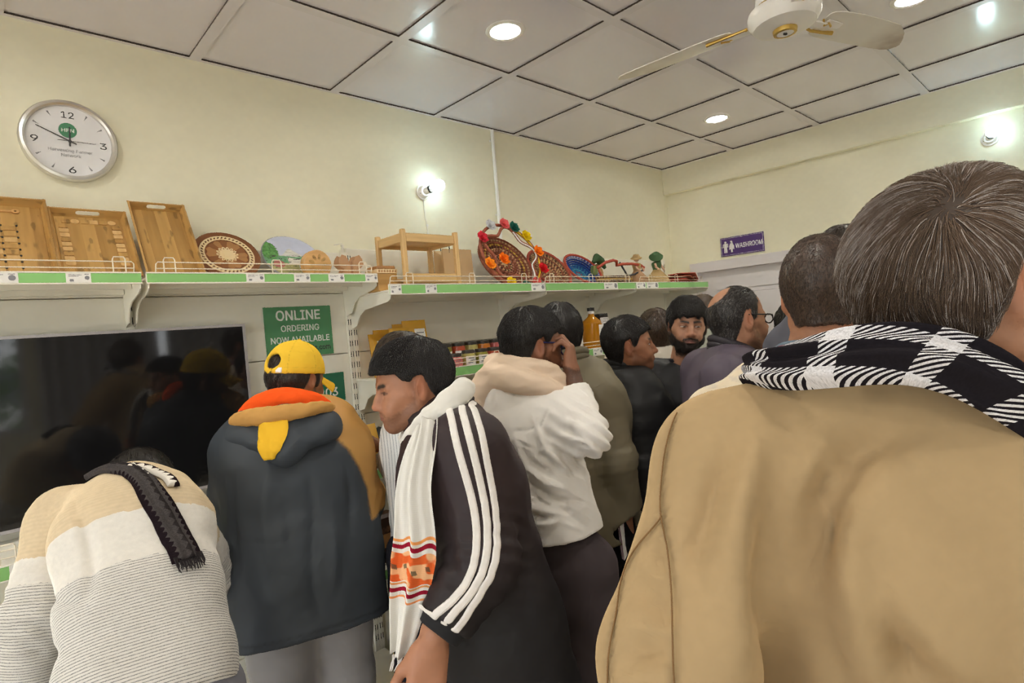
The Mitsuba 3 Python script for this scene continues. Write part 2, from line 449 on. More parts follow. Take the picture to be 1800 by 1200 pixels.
def rack(name, label, posts, panels, ztop):
    k = thing(name, label, 'shelf rack')
    for i in range(len(posts) - 1):
        x0, x1 = posts[i] + 0.012, posts[i + 1] - 0.012
        for z0, z1 in panels:
            put('back_panel', bx([x0, BK, z0 + 0.0015], [x1, BK + 0.02, z1 - 0.0015], 0.002), 'rack_cream', k)
    for x in posts:
        put('post', bx([x - 0.0125, BK - 0.012, 0.02], [x + 0.0125, WY - 0.002, ztop], 0.002), 'rack_cream', k)
    sl = []
    for x in posts:
        for z in np.arange(0.15, ztop - 0.05, 0.05):
            for dx in (-0.0055, 0.0055):
                sl.append(bx([x + dx - 0.0016, BK - 0.0128, z], [x + dx + 0.0016, BK - 0.0115, z + 0.026]))
    put('slot', cat(sl), 'slot_dark', k, label='rows of dark slots in the posts', kind='stuff')
    put('plinth', bx([posts[0], 1.99, 0.0], [posts[-1], 2.4, 0.14], 0.003), 'rack_cream', k)
    return k


levels = [0.02, 0.33, 0.63, 0.93, 1.225, 1.52, 1.80]
rack('shelf_rack', 'cream metal shelf rack holding the dark television and the trays', [-1.38, -0.475, 0.43, 1.292], list(zip(levels, levels[1:])) + [(1.80, 1.99)], 1.99)
rack('shelf_rack', 'cream slotted shelf rack with jars and bottles, running to the far corner', [1.318, 2.263, 3.105, 4.05], list(zip(levels, levels[1:])) + [(1.80, 2.01)], 2.01)


def bracket_mesh(x, yf, zt, yb=BK - 0.012, drop=0.13, t=0.004):
    pts = [(yf + 0.005, zt - 0.03), (yf + 0.03, zt - 0.042), (yb - 0.135, zt - 0.062), (yb - 0.085, zt - 0.085), (yb - 0.05, zt - drop), (yb, zt - drop - 0.012), (yb, zt), (yf + 0.005, zt)]
    m = poly_ext([(a, b) for a, b in pts], t)
    return moved(m, frame_tf([x - t / 2, 0, 0], [0, 1, 0], [0, 0, 1], [1, 0, 0]))


def tag_print(x0, x1, z0, z1, y):
    w, h = x1 - x0, z1 - z0
    parts = [shift(moved(_cyl(0.10 * w, 0.0004, sections=14), trimesh.transformations.rotation_matrix(math.pi / 2, [1, 0, 0])), [x1 - 0.16 * w, y, z0 + 0.5 * h]),
             bx([x0 + 0.1 * w, y - .0002, z1 - 0.22 * h], [x0 + 0.62 * w, y + .0002, z1 - 0.16 * h]), bx([x0 + 0.1 * w, y - .0002, z1 - 0.36 * h], [x0 + 0.5 * w, y + .0002, z1 - 0.31 * h]),
             bx([x0 + 0.14 * w, y - .0002, z0 + 0.12 * h], [x0 + 0.30 * w, y + .0002, z0 + 0.36 * h]), bx([x1 - 0.26 * w, y - .0002, z1 - 0.16 * h], [x1 - 0.08 * w, y + .0002, z1 - 0.09 * h])]
    return cat(parts)


def wall_shelf(label, x0, x1, yf, z0, z1, tags, loops, guard=True, brackets=(True, True), front_green=True, group='shelves of the long rack'):
    """Board with a front lip (z0..z1), green strip with price tags, wire guard with loops at the given x."""
    k = thing('wall_shelf', label, 'shelf', group)
    put('board', cat([bx([x0, yf + 0.004, z0 + 0.012], [x1, BK - 0.005, z0 + 0.022], 0.002), bx([x0, yf + 0.004, z0], [x1, yf + 0.012, z1], 0.002),
                      bx([x0 + 0.01, yf + 0.12, z0 - 0.006], [x1 - 0.01, yf + 0.135, z0 + 0.012]), bx([x0 + 0.01, BK - 0.05, z0 - 0.012], [x1 - 0.01, BK - 0.035, z0 + 0.012]),
                      bx([x0, yf - 0.001, z0 - 0.002], [x1, yf + 0.006, z0 + 0.003], 0.001), bx([x0, yf - 0.001, z1 - 0.003], [x1, yf + 0.006, z1 + 0.002], 0.001)]), 'rack_cream', k)
    if front_green:
        put('price_strip', bx([x0 + 0.002, yf, z0 + 0.003], [x1 - 0.002, yf + 0.004, z1 - 0.003], 0.001), 'green_strip', k, label='glossy green price strip')
    for a, b in tags:
        t = put('price_tag', bx([a, yf - 0.0012, z0 + 0.003], [b, yf - 0.0004, z1 - 0.003]), 'tag_paper', k, label='white paper price tag')
        put('print', tag_print(a, b, z0 + 0.003, z1 - 0.003, yf - 0.0014), 'ink_soft', t)
    if guard:
        g0, g1 = (x0 + 0.03, x1 - 0.025) if guard is True else guard
        zr = z0 + 0.017
        gy = yf + 0.016
        def loop(a, b, top):
            return tube([[a, gy, zr], [a, gy, top - 0.008], [a + 0.004, gy, top], [b - 0.004, gy, top], [b, gy, top - 0.008], [b, gy, zr]], 0.0022, 6)
        ms = [tube([[g0, gy + 0.02, zr], [g0, gy, z1 + 0.03], [g0 + 0.006, gy, z1 + 0.037], [g1 - 0.006, gy, z1 + 0.037], [g1, gy, z1 + 0.03], [g1, gy + 0.02, zr]], 0.0022, 6),
              rod([g0, gy, z1 + 0.016], [g1, gy, z1 + 0.016], 0.0020, 6)]
        for c in loops:
            ms.append(loop(c - 0.017, c + 0.017, z1 + 0.052))
        put('wire_guard', cat(ms), 'wire_cream', k, smooth=50, label='cream wire guard rail')
    for on, x in zip(brackets, (x0 + 0.006, x1 - 0.006)):
        if on:
            put('bracket', bracket_mesh(x, yf, z0 + 0.014), 'rack_cream', k)
    return k


UL, UR = (1.818, 1.853), (1.757, 1.800)
wall_shelf('top shelf at the left edge, carrying the two broad wooden trays', -0.47, 0.421, 2.17, *UL, [(0.03, 0.115), (0.224, 0.286)], [0.365, -0.3], guard=(-0.44, 0.405))
wall_shelf('top shelf under the round inlaid plate and the painted plate', 0.433, 1.288, 2.17, *UL, [(0.746, 0.811), (0.923, 0.987), (1.063, 1.132), (1.228, 1.286)], [0.507, 0.867, 1.23], guard=(0.467, 1.272))
wall_shelf('top shelf under the small wooden table and the big woven plate', 1.297, 2.258, 2.10, *UR, [(1.299, 1.356), (1.48, 1.542), (2.150, 2.254)], [1.413, 1.768, 2.118], guard=(1.316, 2.225))
wall_shelf('top shelf with the woven wall plates and the blue basket', 2.264, 3.098, 2.10, *UR, [(2.772, 2.909)], [2.332, 2.673, 3.04], guard=(2.283, 3.071))
wall_shelf('top shelf with the two dolls, ending beside the washroom door', 3.104, 4.05, 2.10, *UR, [(3.108, 3.214), (3.225, 3.363)], [3.30, 3.627], guard=(3.18, 3.993))
ML = (1.372, 1.416)
wall_shelf('second shelf from the top with yellow pouches and small jars', 1.30, 2.258, 2.10, *ML, [(1.96, 2.03)], [1.52, 1.885, 2.12])
wall_shelf('second shelf from the top holding the amber bottle', 2.268, 3.098, 2.10, *ML, [(2.30, 2.34), (2.62, 2.71)], [2.40, 2.75])
wall_shelf('second shelf from the top with dark jars, beside the far corner', 3.108, 4.05, 2.10, *ML, [(3.4, 3.5)], [3.3, 3.7])
for nm, z, yf, hh in (('lower', 1.006, 2.08, 0.042), ('lowest', 0.645, 1.97, 0.042)):
    for i, (x0, x1, w) in enumerate(((-0.47, 0.421, 'under the left half of the television'), (0.433, 1.288, 'under the right half of the television'), (1.30, 2.258, 'below the yellow pouches'), (2.268, 3.098, 'below the amber bottle'), (3.108, 4.05, 'in the bay by the washroom door'))):
        tg = [(x0 + 0.12, x0 + 0.22), (x0 + 0.5, x0 + 0.58)]
        if nm == 'lowest' and i == 1: tg = [(0.455, 0.53), (0.57, 0.64), (1.0, 1.08)]
        wall_shelf(f'{nm} shelf with green strip {w}', x0, x1, yf, z, z + hh, tg, [x0 + 0.09, x0 + 0.5, x1 - 0.12])


# ------------------------------------------------------------------ television, posters, clock, lamps on the wall
def television():
    k = thing('television', 'large black switched-off television on the shelf rack', 'television')
    x0, x1, z0, z1 = -0.31, 0.805, 1.062, 1.679
    put('case', bx([x0 + 0.004, 2.418, z0 + 0.004], [x1 - 0.004, 2.462, z1 - 0.004], 0.006), 'black_plastic', k)
    fr = sbox(x0, z0, x1, z1)
    put('bezel', moved(poly_ext(fr.difference(fr.buffer(-0.010, join_style=2)), 0.014), frame_tf([0, 2.419, 0], [1, 0, 0], [0, 0, 1], [0, -1, 0])), 'tv_frame', k, label='thin silver bezel')
    put('screen', bx([x0 + 0.010, 2.409, z0 + 0.010], [x1 - 0.010, 2.42, z1 - 0.010]), 'tv_screen', k, label='glossy black screen')
    put('wall_mount', bx([0.1, 2.460, 1.25], [0.4, BK, 1.5]), 'black_plastic', k)


television()


def fit_text(s, w, h, bold=True, depth=0.0007):
    m = meshkit.text_mesh(s, h, depth, bold)
    b = m.bounds
    m.apply_translation([-b[0][0], 0, 0])
    if w: m.apply_scale([w / (b[1][0] - b[0][0]), 1, 1])
    return m


def poster1():
    x0, x1, z0, z1 = 0.905, 1.205, 1.525, 1.745
    M = on_left(x0, z0, BK - 0.001)
    w, h = x1 - x0, z1 - z0
    k = thing('poster', 'green poster reading ONLINE ORDERING NOW AVAILABLE on the rack panel', 'poster')
    put('sheet', moved(bx([0, 0, 0], [w, h, 0.003]), M), 'poster_green', k)
    for s, cx, y, tw, th, mt in (('ONLINE', 0.150, 0.162, 0.198, 0.041, 'poster_text'), ('ORDERING', 0.154, 0.113, 0.172, 0.026, 'poster_text'), ('NOW AVAILABLE', 0.153, 0.063, 0.264, 0.026, 'poster_text')):
        m = fit_text(s, tw, th)
        put('lettering', moved(shift(m, [cx - tw / 2, y, 0.003]), M), mt, k, label='white lettering')
    m = fit_text('www.', 0.055, 0.022)
    put('lettering', moved(shift(m, [0.020, 0.024, 0.003]), M), 'ink', k, label='black web address lettering')
    m = fit_text('ds.com', 0.092, 0.022)
    put('lettering', moved(shift(m, [0.194, 0.024, 0.003]), M), 'ink', k, label='black web address lettering')


def poster2():
    x0, x1, z0, z1 = 0.897, 1.243, 1.306, 1.436
    M = on_left(x0, z0, BK - 0.001)
    w, h = x1 - x0, z1 - z0
    k = thing('poster', 'dark green poster with a phone number, behind the yellow cap', 'poster')
    put('sheet', moved(bx([0, 0, 0], [w, h, 0.003]), M), 'poster_green_dark', k)
    m = fit_text('now', 0.058, 0.020)
    put('lettering', moved(shift(m, [0.190, 0.083, 0.003]), M), 'poster_text', k)
    m = fit_text('8903', 0.125, 0.037)
    put('lettering', moved(shift(m, [0.186, 0.026, 0.003]), M), 'poster_text', k)


poster1(); poster2()


def wall_clock():
    c = [0.309, 2.357]; r = 0.141
    M = on_left(c[0], c[1], WY)
    k = thing('wall_clock', 'round white wall clock with silver rim on the cream wall', 'clock')
    put('rim', moved(lathe([(r - 0.012, 0.0), (r - 0.002, 0.0), (r, 0.006), (r, 0.026), (r - 0.004, 0.034), (r - 0.012, 0.036), (r - 0.018, 0.030), (r - 0.019, 0.018), (r - 0.012, 0.0)], 72), M), 'silver', k, smooth=40, label='brushed silver rim')
    put('face', moved(lathe([(0, 0.002), (r - 0.016, 0.002), (r - 0.016, 0.019), (0, 0.019)], 64), M), 'clock_face', k, label='white dial')
    z = 0.0192
    for s, x, y in (('12', 0, 0.092), ('3', 0.097, -0.003), ('6', 0, -0.100), ('9', -0.097, -0.003)):
        m = fit_text(s, 0.036 if s == '12' else 0.021, 0.022, bold=False)
        put('numeral', moved(shift(m, [-(m.bounds[0][0] + m.bounds[1][0]) / 2 + x, y - 0.011, z]), M), 'ink', k)
    for h in range(12):
        if h % 3:
            a = math.radians(h * 30)
            t = poly_ext([(-0.003, 0.112), (0.003, 0.112), (0, 0.094)], 0.0006)
            t.apply_transform(trimesh.transformations.rotation_matrix(-a, [0, 0, 1]))
            put('hour_mark', moved(shift(t, [0, 0, z]), M), 'ink_soft', k)
    lg = shift(_cyl(0.026, 0.0008, sections=40), [-0.003, 0.038, z + 0.0002])
    put('logo', moved(lg, M), 'logo_green', k, label='round green logo')
    m = fit_text('HFN', 0.036, 0.012)
    put('lettering', moved(shift(m, [-0.021, 0.032, z + 0.0006]), M), 'white_flat', k)
    for s, tw, y in (('Harvesting Farmer', 0.125, -0.038), ('Network', 0.056, -0.055)):
        m = fit_text(s, tw, 0.010, bold=False)
        put('lettering', moved(shift(m, [-tw / 2, y, z]), M), 'ink_soft', k)

    def hand(ang, l0, l1, w, zz):
        h = poly_ext([(-w, -l0), (w, -l0), (w * 0.6, l1), (-w * 0.6, l1)], 0.001)
        h.apply_transform(trimesh.transformations.rotation_matrix(-math.radians(ang), [0, 0, 1]))
        return moved(shift(h, [0, 0, zz]), M)
    put('hour_hand', hand(3, 0.018, 0.050, 0.0026, z + 0.002), 'ink', k)
    put('minute_hand', hand(-65, 0.020, 0.100, 0.0020, z + 0.0035), 'ink', k)
    put('second_hand', hand(90, 0.035, 0.075, 0.0009, z + 0.005), 'ink', k)
    put('hub', moved(shift(_cyl(0.0045, 0.007, sections=16), [0, 0, z + 0.003]), M), 'ink', k)


wall_clock()


def wall_lamp(label, base, out, up, along, cord=None):
    """Round batten base on a wall, an angled holder and a round lit bulb. out: unit vector off the wall."""
    base, out, along = (np.asarray(v, float) for v in (base, out, along))
    side = np.cross([0, 0, 1.0], out)
    M = frame_tf(base, side, np.cross(out, side), out)
    k = thing('wall_lamp', label, 'lamp')
    put('base', moved(lathe([(0, 0), (0.040, 0), (0.041, 0.010), (0.034, 0.013), (0.031, 0.020), (0.024, 0.030), (0.0, 0.031)], 32), M), 'white_plastic', k, smooth=35)
    for s in (-1, 1):
        put('screw', moved(shift(_cyl(0.003, 0.003, sections=10), [s * 0.026, s * 0.010, 0.021]), M), 'slot_dark', k)
    along = along / np.linalg.norm(along)
    x = np.cross(along, [0, 0, 1.0]); x /= np.linalg.norm(x)
    M2 = frame_tf(base + out * 0.022, x, np.cross(along, x), along)
    put('holder', moved(lathe([(0, 0), (0.018, 0), (0.018, 0.028), (0.0155, 0.034), (0.0150, 0.048), (0, 0.048)], 24), M2), 'white_plastic', k, smooth=35)
    put('collar', moved(lathe([(0.0152, 0.029), (0.0192, 0.029), (0.0192, 0.037), (0.0152, 0.037)], 24), M2), 'slot_dark', k)
    prof = [(0.0, 0.046), (0.014, 0.046), (0.016, 0.054), (0.026, 0.068)] + [(0.033 * math.sin(t), 0.088 + 0.033 * -math.cos(t)) for t in np.linspace(1.15, math.pi, 14)]
    put('bulb', moved(lathe(prof, 28), M2), 'lamp_glass', k, smooth=True, emitter={'type': 'area', 'radiance': rgb(BULB_COOL)})
    if cord is not None:
        put('cord', tube(cord, 0.0022, 6), 'white_plastic', k, smooth=50)
        put('clip', bx(np.array(cord[2]) - 0.005, np.array(cord[2]) + 0.005), 'white_plastic', k)


wall_lamp('glowing round bulb lamp on the cream wall above the small wooden table', [1.815, WY, 2.335], [0, -1, 0], 0, [0.42, -0.80, 0.20],
          [[1.815, WY - 0.005, 2.30], [1.818, WY - 0.004, 2.20], [1.826, WY - 0.004, 2.16], [1.828, WY - 0.004, 2.02]])
wall_lamp('glowing round bulb lamp on the end wall above the grey-haired man', [WX, 0.46, 2.425], [-1, 0, 0], 0, [-0.80, -0.25, 0.15])
single('conduit', cat([rod([2.35, WY - 0.012, 1.75], [2.35, WY - 0.012, CZ], 0.011, 12), bx([2.333, WY - 0.006, 2.69], [2.367, WY, 2.70]), bx([2.333, WY - 0.006, 2.25], [2.367, WY, 2.26])]), 'white_plastic', 'white vertical cable conduit running down the cream wall', 'conduit', smooth=40)


# ------------------------------------------------------------------ ceiling fan
def ceiling_fan():
    cx, cy, zb, L, th = 1.947, 0.690, 2.500, 0.571, 1.7195
    k = thing('ceiling_fan', 'white ceiling fan with gold trimmed blade holders', 'ceiling fan')
    put('motor', shift(lathe([(0, -0.052), (0.060, -0.050), (0.092, -0.040), (0.106, -0.020), (0.108, 0.0), (0.104, 0.012), (0.085, 0.018), (0.080, 0.060), (0.060, 0.085), (0.025, 0.095), (0, 0.096)], 56), [cx, cy, zb]), 'white_plastic', k, smooth=35)
    put('badge', shift(lathe([(0, -0.064), (0.026, -0.063), (0.031, -0.056), (0.031, -0.048), (0, -0.048)], 32), [cx, cy, zb]), 'white_plastic', k, smooth=35)
    put('badge_ring', shift(lathe([(0.026, -0.0645), (0.034, -0.063), (0.036, -0.054), (0.036, -0.047), (0.031, -0.047), (0.029, -0.060), (0.026, -0.0645)], 36), [cx, cy, zb]), 'gold', k, smooth=35, label='gold ring')
    put('emblem', shift(cat([_cyl(0.006, 0.002, sections=16), bx([-0.009, -0.003, -0.001], [0.009, 0.003, 0.001])]), [cx, cy, zb - 0.0645]), 'ink', k)
    put('trim_ring', shift(lathe([(0.079, 0.016), (0.088, 0.018), (0.088, 0.024), (0.079, 0.026)], 48), [cx, cy, zb]), 'gold', k, smooth=35)
    put('rod', rod([cx, cy, zb + 0.09], [cx, cy, CZ], 0.011, 14), 'white_plastic', k, smooth=40)
    put('canopy', shift(lathe([(0, 0.0), (0.020, 0.0), (0.05, -0.05), (0.055, -0.06), (0.0, -0.06)], 28), [cx, cy, CZ + 0.001]), 'white_plastic', k, smooth=35)
    xs = np.array([0.155, 0.165, 0.20, 0.28, 0.38, 0.47, 0.525, 0.555, 0.571])
    wl = np.array([0.040, 0.052, 0.060, 0.062, 0.062, 0.061, 0.058, 0.050, 0.030])
    wr = np.array([-0.040, -0.052, -0.060, -0.064, -0.062, -0.056, -0.030, -0.002, 0.018])
    for i in range(3):
        a = th + i * 2 * math.pi / 3
        c, s = math.cos(a), math.sin(a)
        M = frame_tf([cx, cy, zb - 0.012], [c, s, 0], [-s, c, 0], [0, 0, 1])
        out = Polygon(list(zip(xs, wl)) + list(zip(xs[::-1], wr[::-1])))
        b = poly_ext(out, 0.003)
        b = b.subdivide_to_size(0.022)
        v = b.vertices.copy()
        v[:, 2] += -0.17 * v[:, 1] + 0.5 * v[:, 1] ** 2 - 0.03 * (v[:, 0] - 0.15)
        dirt = (0.2 if i == 0 else 1.0) * np.clip((v[:, 0] - 0.40) / 0.12, 0, 1) * (0.35 + 0.65 * meshkit.fbm(v * [30, 30, 1], 3, i))
        col = np.array([0.70, 0.68, 0.62]) * (1 - dirt[:, None]) + np.array([0.33, 0.26, 0.21]) * dirt[:, None]
        b = trimesh.Trimesh(v, b.faces, process=False)
        put('blade', moved(b, M), 'vcol_gloss', k, color=col, smooth=False)
        arm = cat([bx([0.10, -0.016, -0.004], [0.175, 0.016, 0.002], 0.001), poly_ext(Polygon([(0.165, -0.03), (0.235, -0.022), (0.245, 0.0), (0.235, 0.024), (0.165, 0.034)]), 0.003)])
        h = put('blade_holder', moved(shift(arm, [0, 0, -0.004]), M), 'white_plastic', k)
        tr = cat([tube([[0.115, 0.024, -0.006], [0.15, 0.030, -0.010], [0.20, 0.028, -0.011], [0.24, 0.024, -0.010]], [0.004, 0.005, 0.005, 0.007], 8),
                  tube([[0.150, -0.020, 0.001], [0.17, -0.004, -0.008], [0.175, -0.018, -0.006], [0.19, -0.010, -0.006], [0.20, -0.004, -0.007]], 0.0035, 6), shift(icosphere(2, 0.006), [0.112, 0.02, -0.005])])
        put('gold_trim', moved(tr, M), 'gold', h, smooth=40, label='gold trim')


ceiling_fan()
# ------------------------------------------------------------------ goods on the shelves
SL, SR, SM = UL[0] + 0.022, UR[0] + 0.022, ML[0] + 0.022     # shelf surfaces


def lean(x, yb, zb, yt, zt, width):
    """Frame of a thing that leans back: x to the right, y up along it, z out of its face."""
    up = np.array([0, yt - yb, zt - zb], float); L = np.linalg.norm(up); up /= L
    xx = np.array([1.0, 0, 0])
    return frame_tf([x, yb, zb], xx, up, np.cross(xx, up)), L


def uv_xy(m, s=1.0):
    return np.asarray(m.vertices)[:, [1, 0]] * s


def woodpiece(name, m, M, parent, bsdf='wood_tray', label=None, off=(0, 0), rot=False):
    m = m.copy()
    v = m.vertices
    uv = np.stack([v[:, 0] if rot else v[:, 1], v[:, 1] if rot else v[:, 0]], 1) + np.array(off) + v[:, 2:3] * 0.7
    return put(name, moved(m, M), bsdf, parent, uv=uv, label=label)


def tray(label, x0, x1, yb, zb, yt, zt, slot, depth=0.035):
    w = x1 - x0
    M, L = lean(x0, yb, zb, yt, zt, w)
    k = thing('wooden_tray', label, 'tray', None)
    woodpiece('base', bx([0.006, 0.006, 0], [w - 0.006, L - 0.006, 0.008]), M, k, off=(x0, 0))
    fl = 0.010
    def side(a, b, n_):
        # wall board between two base points, leaning outward by fl
        a, b = np.array(a, float), np.array(b, float)
        d = (b - a) / np.linalg.norm(b - a); o = np.array([d[1], -d[0]])
        L2 = np.linalg.norm(b - a)
        return d, o, L2
    for i, (a, b) in enumerate((((0, 0), (w, 0)), ((w, 0), (w, L)), ((w, L), (0, L)), ((0, L), (0, 0)))):
        d, o, L2 = side(a, b, i)
        pg = Polygon([(-fl * 0.0, 0), (L2, 0), (L2 + fl, depth), (-fl, depth)])
        if i in (0, 2):
            hs = LineString([(L2 / 2 - slot / 2, depth * 0.60), (L2 / 2 + slot / 2, depth * 0.60)]).buffer(0.0085)
            pg = pg.difference(hs)
        m = poly_ext(pg, 0.007)
        # local: x along d, y out of face (z), z along -o
        Z = np.array([0, 0, 1.0]); D = np.array([d[0], d[1], 0]); O = np.array([o[0], o[1], 0])
        up = Z + O * (fl / depth); up /= np.linalg.norm(up)
        F = frame_tf([a[0], a[1], 0], D, up, np.cross(D, up))
        if np.cross(D, up) @ O > 0:
            m = shift(m, [0, 0, -0.007])
        m2 = m.copy(); uvc = np.stack([m.vertices[:, 0], m.vertices[:, 1]], 1) + 0.37 * i + x0
        put('side', moved(m2, M @ F), 'wood_tray', k, uv=uvc)
    return k, M, w, L


k, M, w, L = tray('big carved wooden tray cut by the left edge, on the top shelf', -0.10, 0.208, 2.27, SL, 2.455, 2.100, 0.075)
for i in range(5):
    for j in range(8):
        cx, cy = 0.065 + 0.038 * i, 0.03 + 0.026 * j
        ptc = bx([cx - 0.016, cy - 0.010, 0.008], [cx + 0.016, cy + 0.010, 0.0105], 0.001)
        woodpiece('inlay', ptc, M, k, 'pine' if (i + j) % 3 == 0 else 'wood_tray', off=(0.3 * i, 0.17 * j))
        put('peg', moved(shift(_cyl(0.003, 0.003, sections=8), [cx + 0.018, cy + 0.011, 0.0095]), M), 'slot_dark', k)
woodpiece('rail', bx([0.02, L - 0.036, 0.008], [w - 0.075, L - 0.028, 0.013], 0.001), M, k, 'wood_plain', rot=True)
put('shell_disc', moved(shift(lathe([(0.003, 0), (0.009, 0), (0.010, 0.003), (0.003, 0.003)], 18), [w - 0.07, L - 0.032, 0.010]), M), 'wood_plain', k)
k, M, w, L = tray('middle wooden tray with pale inlaid border pieces, on the top shelf', 0.228, 0.430, 2.27, SL, 2.450, 2.076, 0.052)
for i in range(6):
    x = 0.024 + i * 0.026
    pg = affinity.scale(Point(x + 0.012, L - 0.030).buffer(0.0115), 1.05, 0.95) if i in (1, 5) else sbox(x + 0.001, L - 0.040, x + 0.024, L - 0.021)
    woodpiece('inlay', shift(poly_ext(pg, 0.0025), [0, 0, 0.008]), M, k, 'pine' if i in (1, 3, 5) else 'wood_tray', off=(0.2 * i, i))
for s in (0, 1):
    for i in range(9):
        y = L - 0.064 - i * 0.022
        if y < 0.02: break
        x = 0.014 if s == 0 else w - 0.040
        pg = sbox(x, y, x + 0.026, y + 0.019).buffer(-0.005).buffer(0.005)
        woodpiece('inlay', shift(poly_ext(pg, 0.0025), [0, 0, 0.008]), M, k, 'pine' if i % 3 else 'wood_tray', off=(0.3 * i + s, 0.5 * i))
tray('plain tall wooden tray, right of the tray with inlaid border', 0.457, 0.623, 2.26, SL, 2.455, 2.118, 0.046)

PAINT = {}


def disc_plate(r, t=0.012):
    return lathe([(0, 0), (r - 0.004, 0), (r, 0.004), (r, t - 0.002), (r - 0.003, t), (r - 0.008, t - 0.001), (0, t - 0.001)], 72)


def inlaid_plate():
    r = 0.122
    M, L = lean(0.745, 2.285, SL, 2.452, 2.074, 0)
    M = M @ trimesh.transformations.translation_matrix([0, r, 0])
    k = thing('inlaid_plate', 'round dark wooden plate with pale flower inlay on the top shelf', 'plate')
    put('plate', moved(disc_plate(r), M), 'plate_brown', k, smooth=40)
    z = 0.0112
    put('ring', moved(shift(lathe([(0.079, 0), (0.099, 0), (0.099, 0.0012), (0.079, 0.0012), (0.079, 0)], 72), [0, 0, z]), M), 'bone', k, label='pale inlaid ring')
    for i in range(40):
        a = i * 2 * math.pi / 40
        o = affinity.rotate(affinity.scale(Point(0, 0).buffer(0.004), 0.75, 1.25), math.degrees(a) + 45, origin=(0, 0))
        put('bead', moved(shift(poly_ext(affinity.translate(o, 0.089 * math.cos(a), 0.089 * math.sin(a)), 0.0016), [0, 0, z]), M), 'plate_dark', k)
    for i in range(16):
        a = i * 2 * math.pi / 16
        pet = affinity.rotate(Polygon([(0.02, -0.002), (0.040, -0.008), (0.068, -0.013), (0.076, 0), (0.068, 0.013), (0.040, 0.008), (0.02, 0.002)]), math.degrees(a), origin=(0, 0))
        put('leaf_inlay', moved(shift(poly_ext(pet, 0.001), [0, 0, z]), M), 'plate_tan' if i % 5 in (0, 2, 3) else 'plate_brown2', k)
    for i in range(14):
        a = i * 2 * math.pi / 14
        pet = affinity.translate(affinity.scale(Point(0, 0).buffer(0.0075), 1.9, 0.85), 0.026, 0)
        pet = pet.difference(affinity.translate(affinity.scale(Point(0, 0).buffer(0.0032), 1.6, 0.7), 0.031, 0))
        put('petal', moved(shift(poly_ext(affinity.rotate(pet, math.degrees(a), origin=(0, 0)), 0.0022), [0, 0, z]), M), 'bone', k)
    put('centre', moved(shift(_cyl(0.013, 0.003, sections=20), [0, 0, z + 0.0012]), M), 'bone', k)


mat('plate_brown', (0.17, 0.062, 0.022), 0.35)
mat('plate_brown2', (0.22, 0.085, 0.03), 0.35)
mat('plate_dark', (0.10, 0.035, 0.013), 0.4)
mat('plate_tan', (0.34, 0.165, 0.06), 0.4)
mat('bone', (0.68, 0.53, 0.31), 0.4)
inlaid_plate()


def painted_plate():
    r = 0.124
    M, L = lean(1.004, 2.29, SL, 2.452, 2.062, 0)
    M = M @ trimesh.transformations.translation_matrix([0, r, 0])
    k = thing('painted_plate', 'round plate painted with a landscape, second plate on the top shelf', 'plate')
    m = disc_plate(r, 0.008)
    put('rim', moved(m, M), 'ink_soft', k, smooth=40)
    # painted face: a fine disc with vertex colours
    n = 150
    g = np.linspace(-1, 1, n)
    X, Y = np.meshgrid(g, g)
    V = np.stack([X.ravel(), Y.ravel(), np.zeros(n * n)], 1)
    rad = np.hypot(V[:, 0], V[:, 1]); sc = np.minimum(1, 0.97 / np.maximum(rad, 1e-6)); V[:, :2] *= sc[:, None]
    idx = np.arange(n * n).reshape(n, n)
    q = np.stack([idx[:-1, :-1], idx[:-1, 1:], idx[1:, 1:], idx[1:, :-1]], -1).reshape(-1, 4)
    keep = (rad.reshape(n, n)[:-1, :-1].ravel() < 1.03) | (rad.reshape(n, n)[1:, 1:].ravel() < 1.03)
    q = q[keep]
    x, y = V[:, 0], V[:, 1]
    P = np.stack([x * 3, y * 3, np.zeros_like(x)], 1)
    nz = meshkit.fbm(P, 4, 3); n2 = meshkit.fbm(P * [2.2, 7, 1], 4, 8)
    C = np.tile([0.47, 0.50, 0.62], (len(x), 1)) * (0.9 + 0.25 * nz[:, None])
    hill = 0.05 + 0.35 * np.exp(-((x + 0.05) / 0.22) ** 2) * (0.7 + 0.5 * nz) + 0.08 * np.sin(7 * x) * (nz)
    C = np.where((y < hill)[:, None], np.array([0.55, 0.55, 0.52]) * (0.7 + 0.6 * n2[:, None]), C)
    C = np.where((y < -0.02 + 0.1 * nz)[:, None], np.array([0.12, 0.27, 0.14]) * (0.6 + 1.1 * n2[:, None]), C)
    C = np.where(((y < -0.15 - 0.15 * x + 0.15 * n2) & (x > -0.2))[:, None], np.array([0.60, 0.57, 0.50]) * (0.6 + 0.8 * n2[:, None]), C)
    C = np.where(((y < -0.42 + 0.2 * nz) & (x < 0.1))[:, None], np.array([0.32, 0.30, 0.13]) * (0.5 + 1.1 * n2[:, None]), C)
    tree = ((x + 0.72) / 0.28) ** 2 + ((y - 0.28) / 0.42) ** 2 < 0.6 + 0.9 * n2
    C = np.where(tree[:, None], np.array([0.08, 0.22, 0.06]) * (0.4 + 1.4 * meshkit.fbm(P * 6, 3, 5)[:, None]), C)
    C = np.where(((n2 > 0.66) & (y < 0.05))[:, None], [0.06, 0.06, 0.05], C)
    C = np.where((((x + 0.55) ** 2 + (y + 0.33) ** 2 < 0.03 * (0.5 + nz)))[:, None], [0.35, 0.13, 0.11], C)
    put('painting', moved(trimesh.Trimesh(V * r + [0, 0, 0.0085], np.vstack([q[:, [0, 1, 2]], q[:, [0, 2, 3]]]), process=False), M), 'vcol_gloss', k, color=np.clip(C, 0, 1), label='painted landscape with tree, hills and water')


painted_plate()


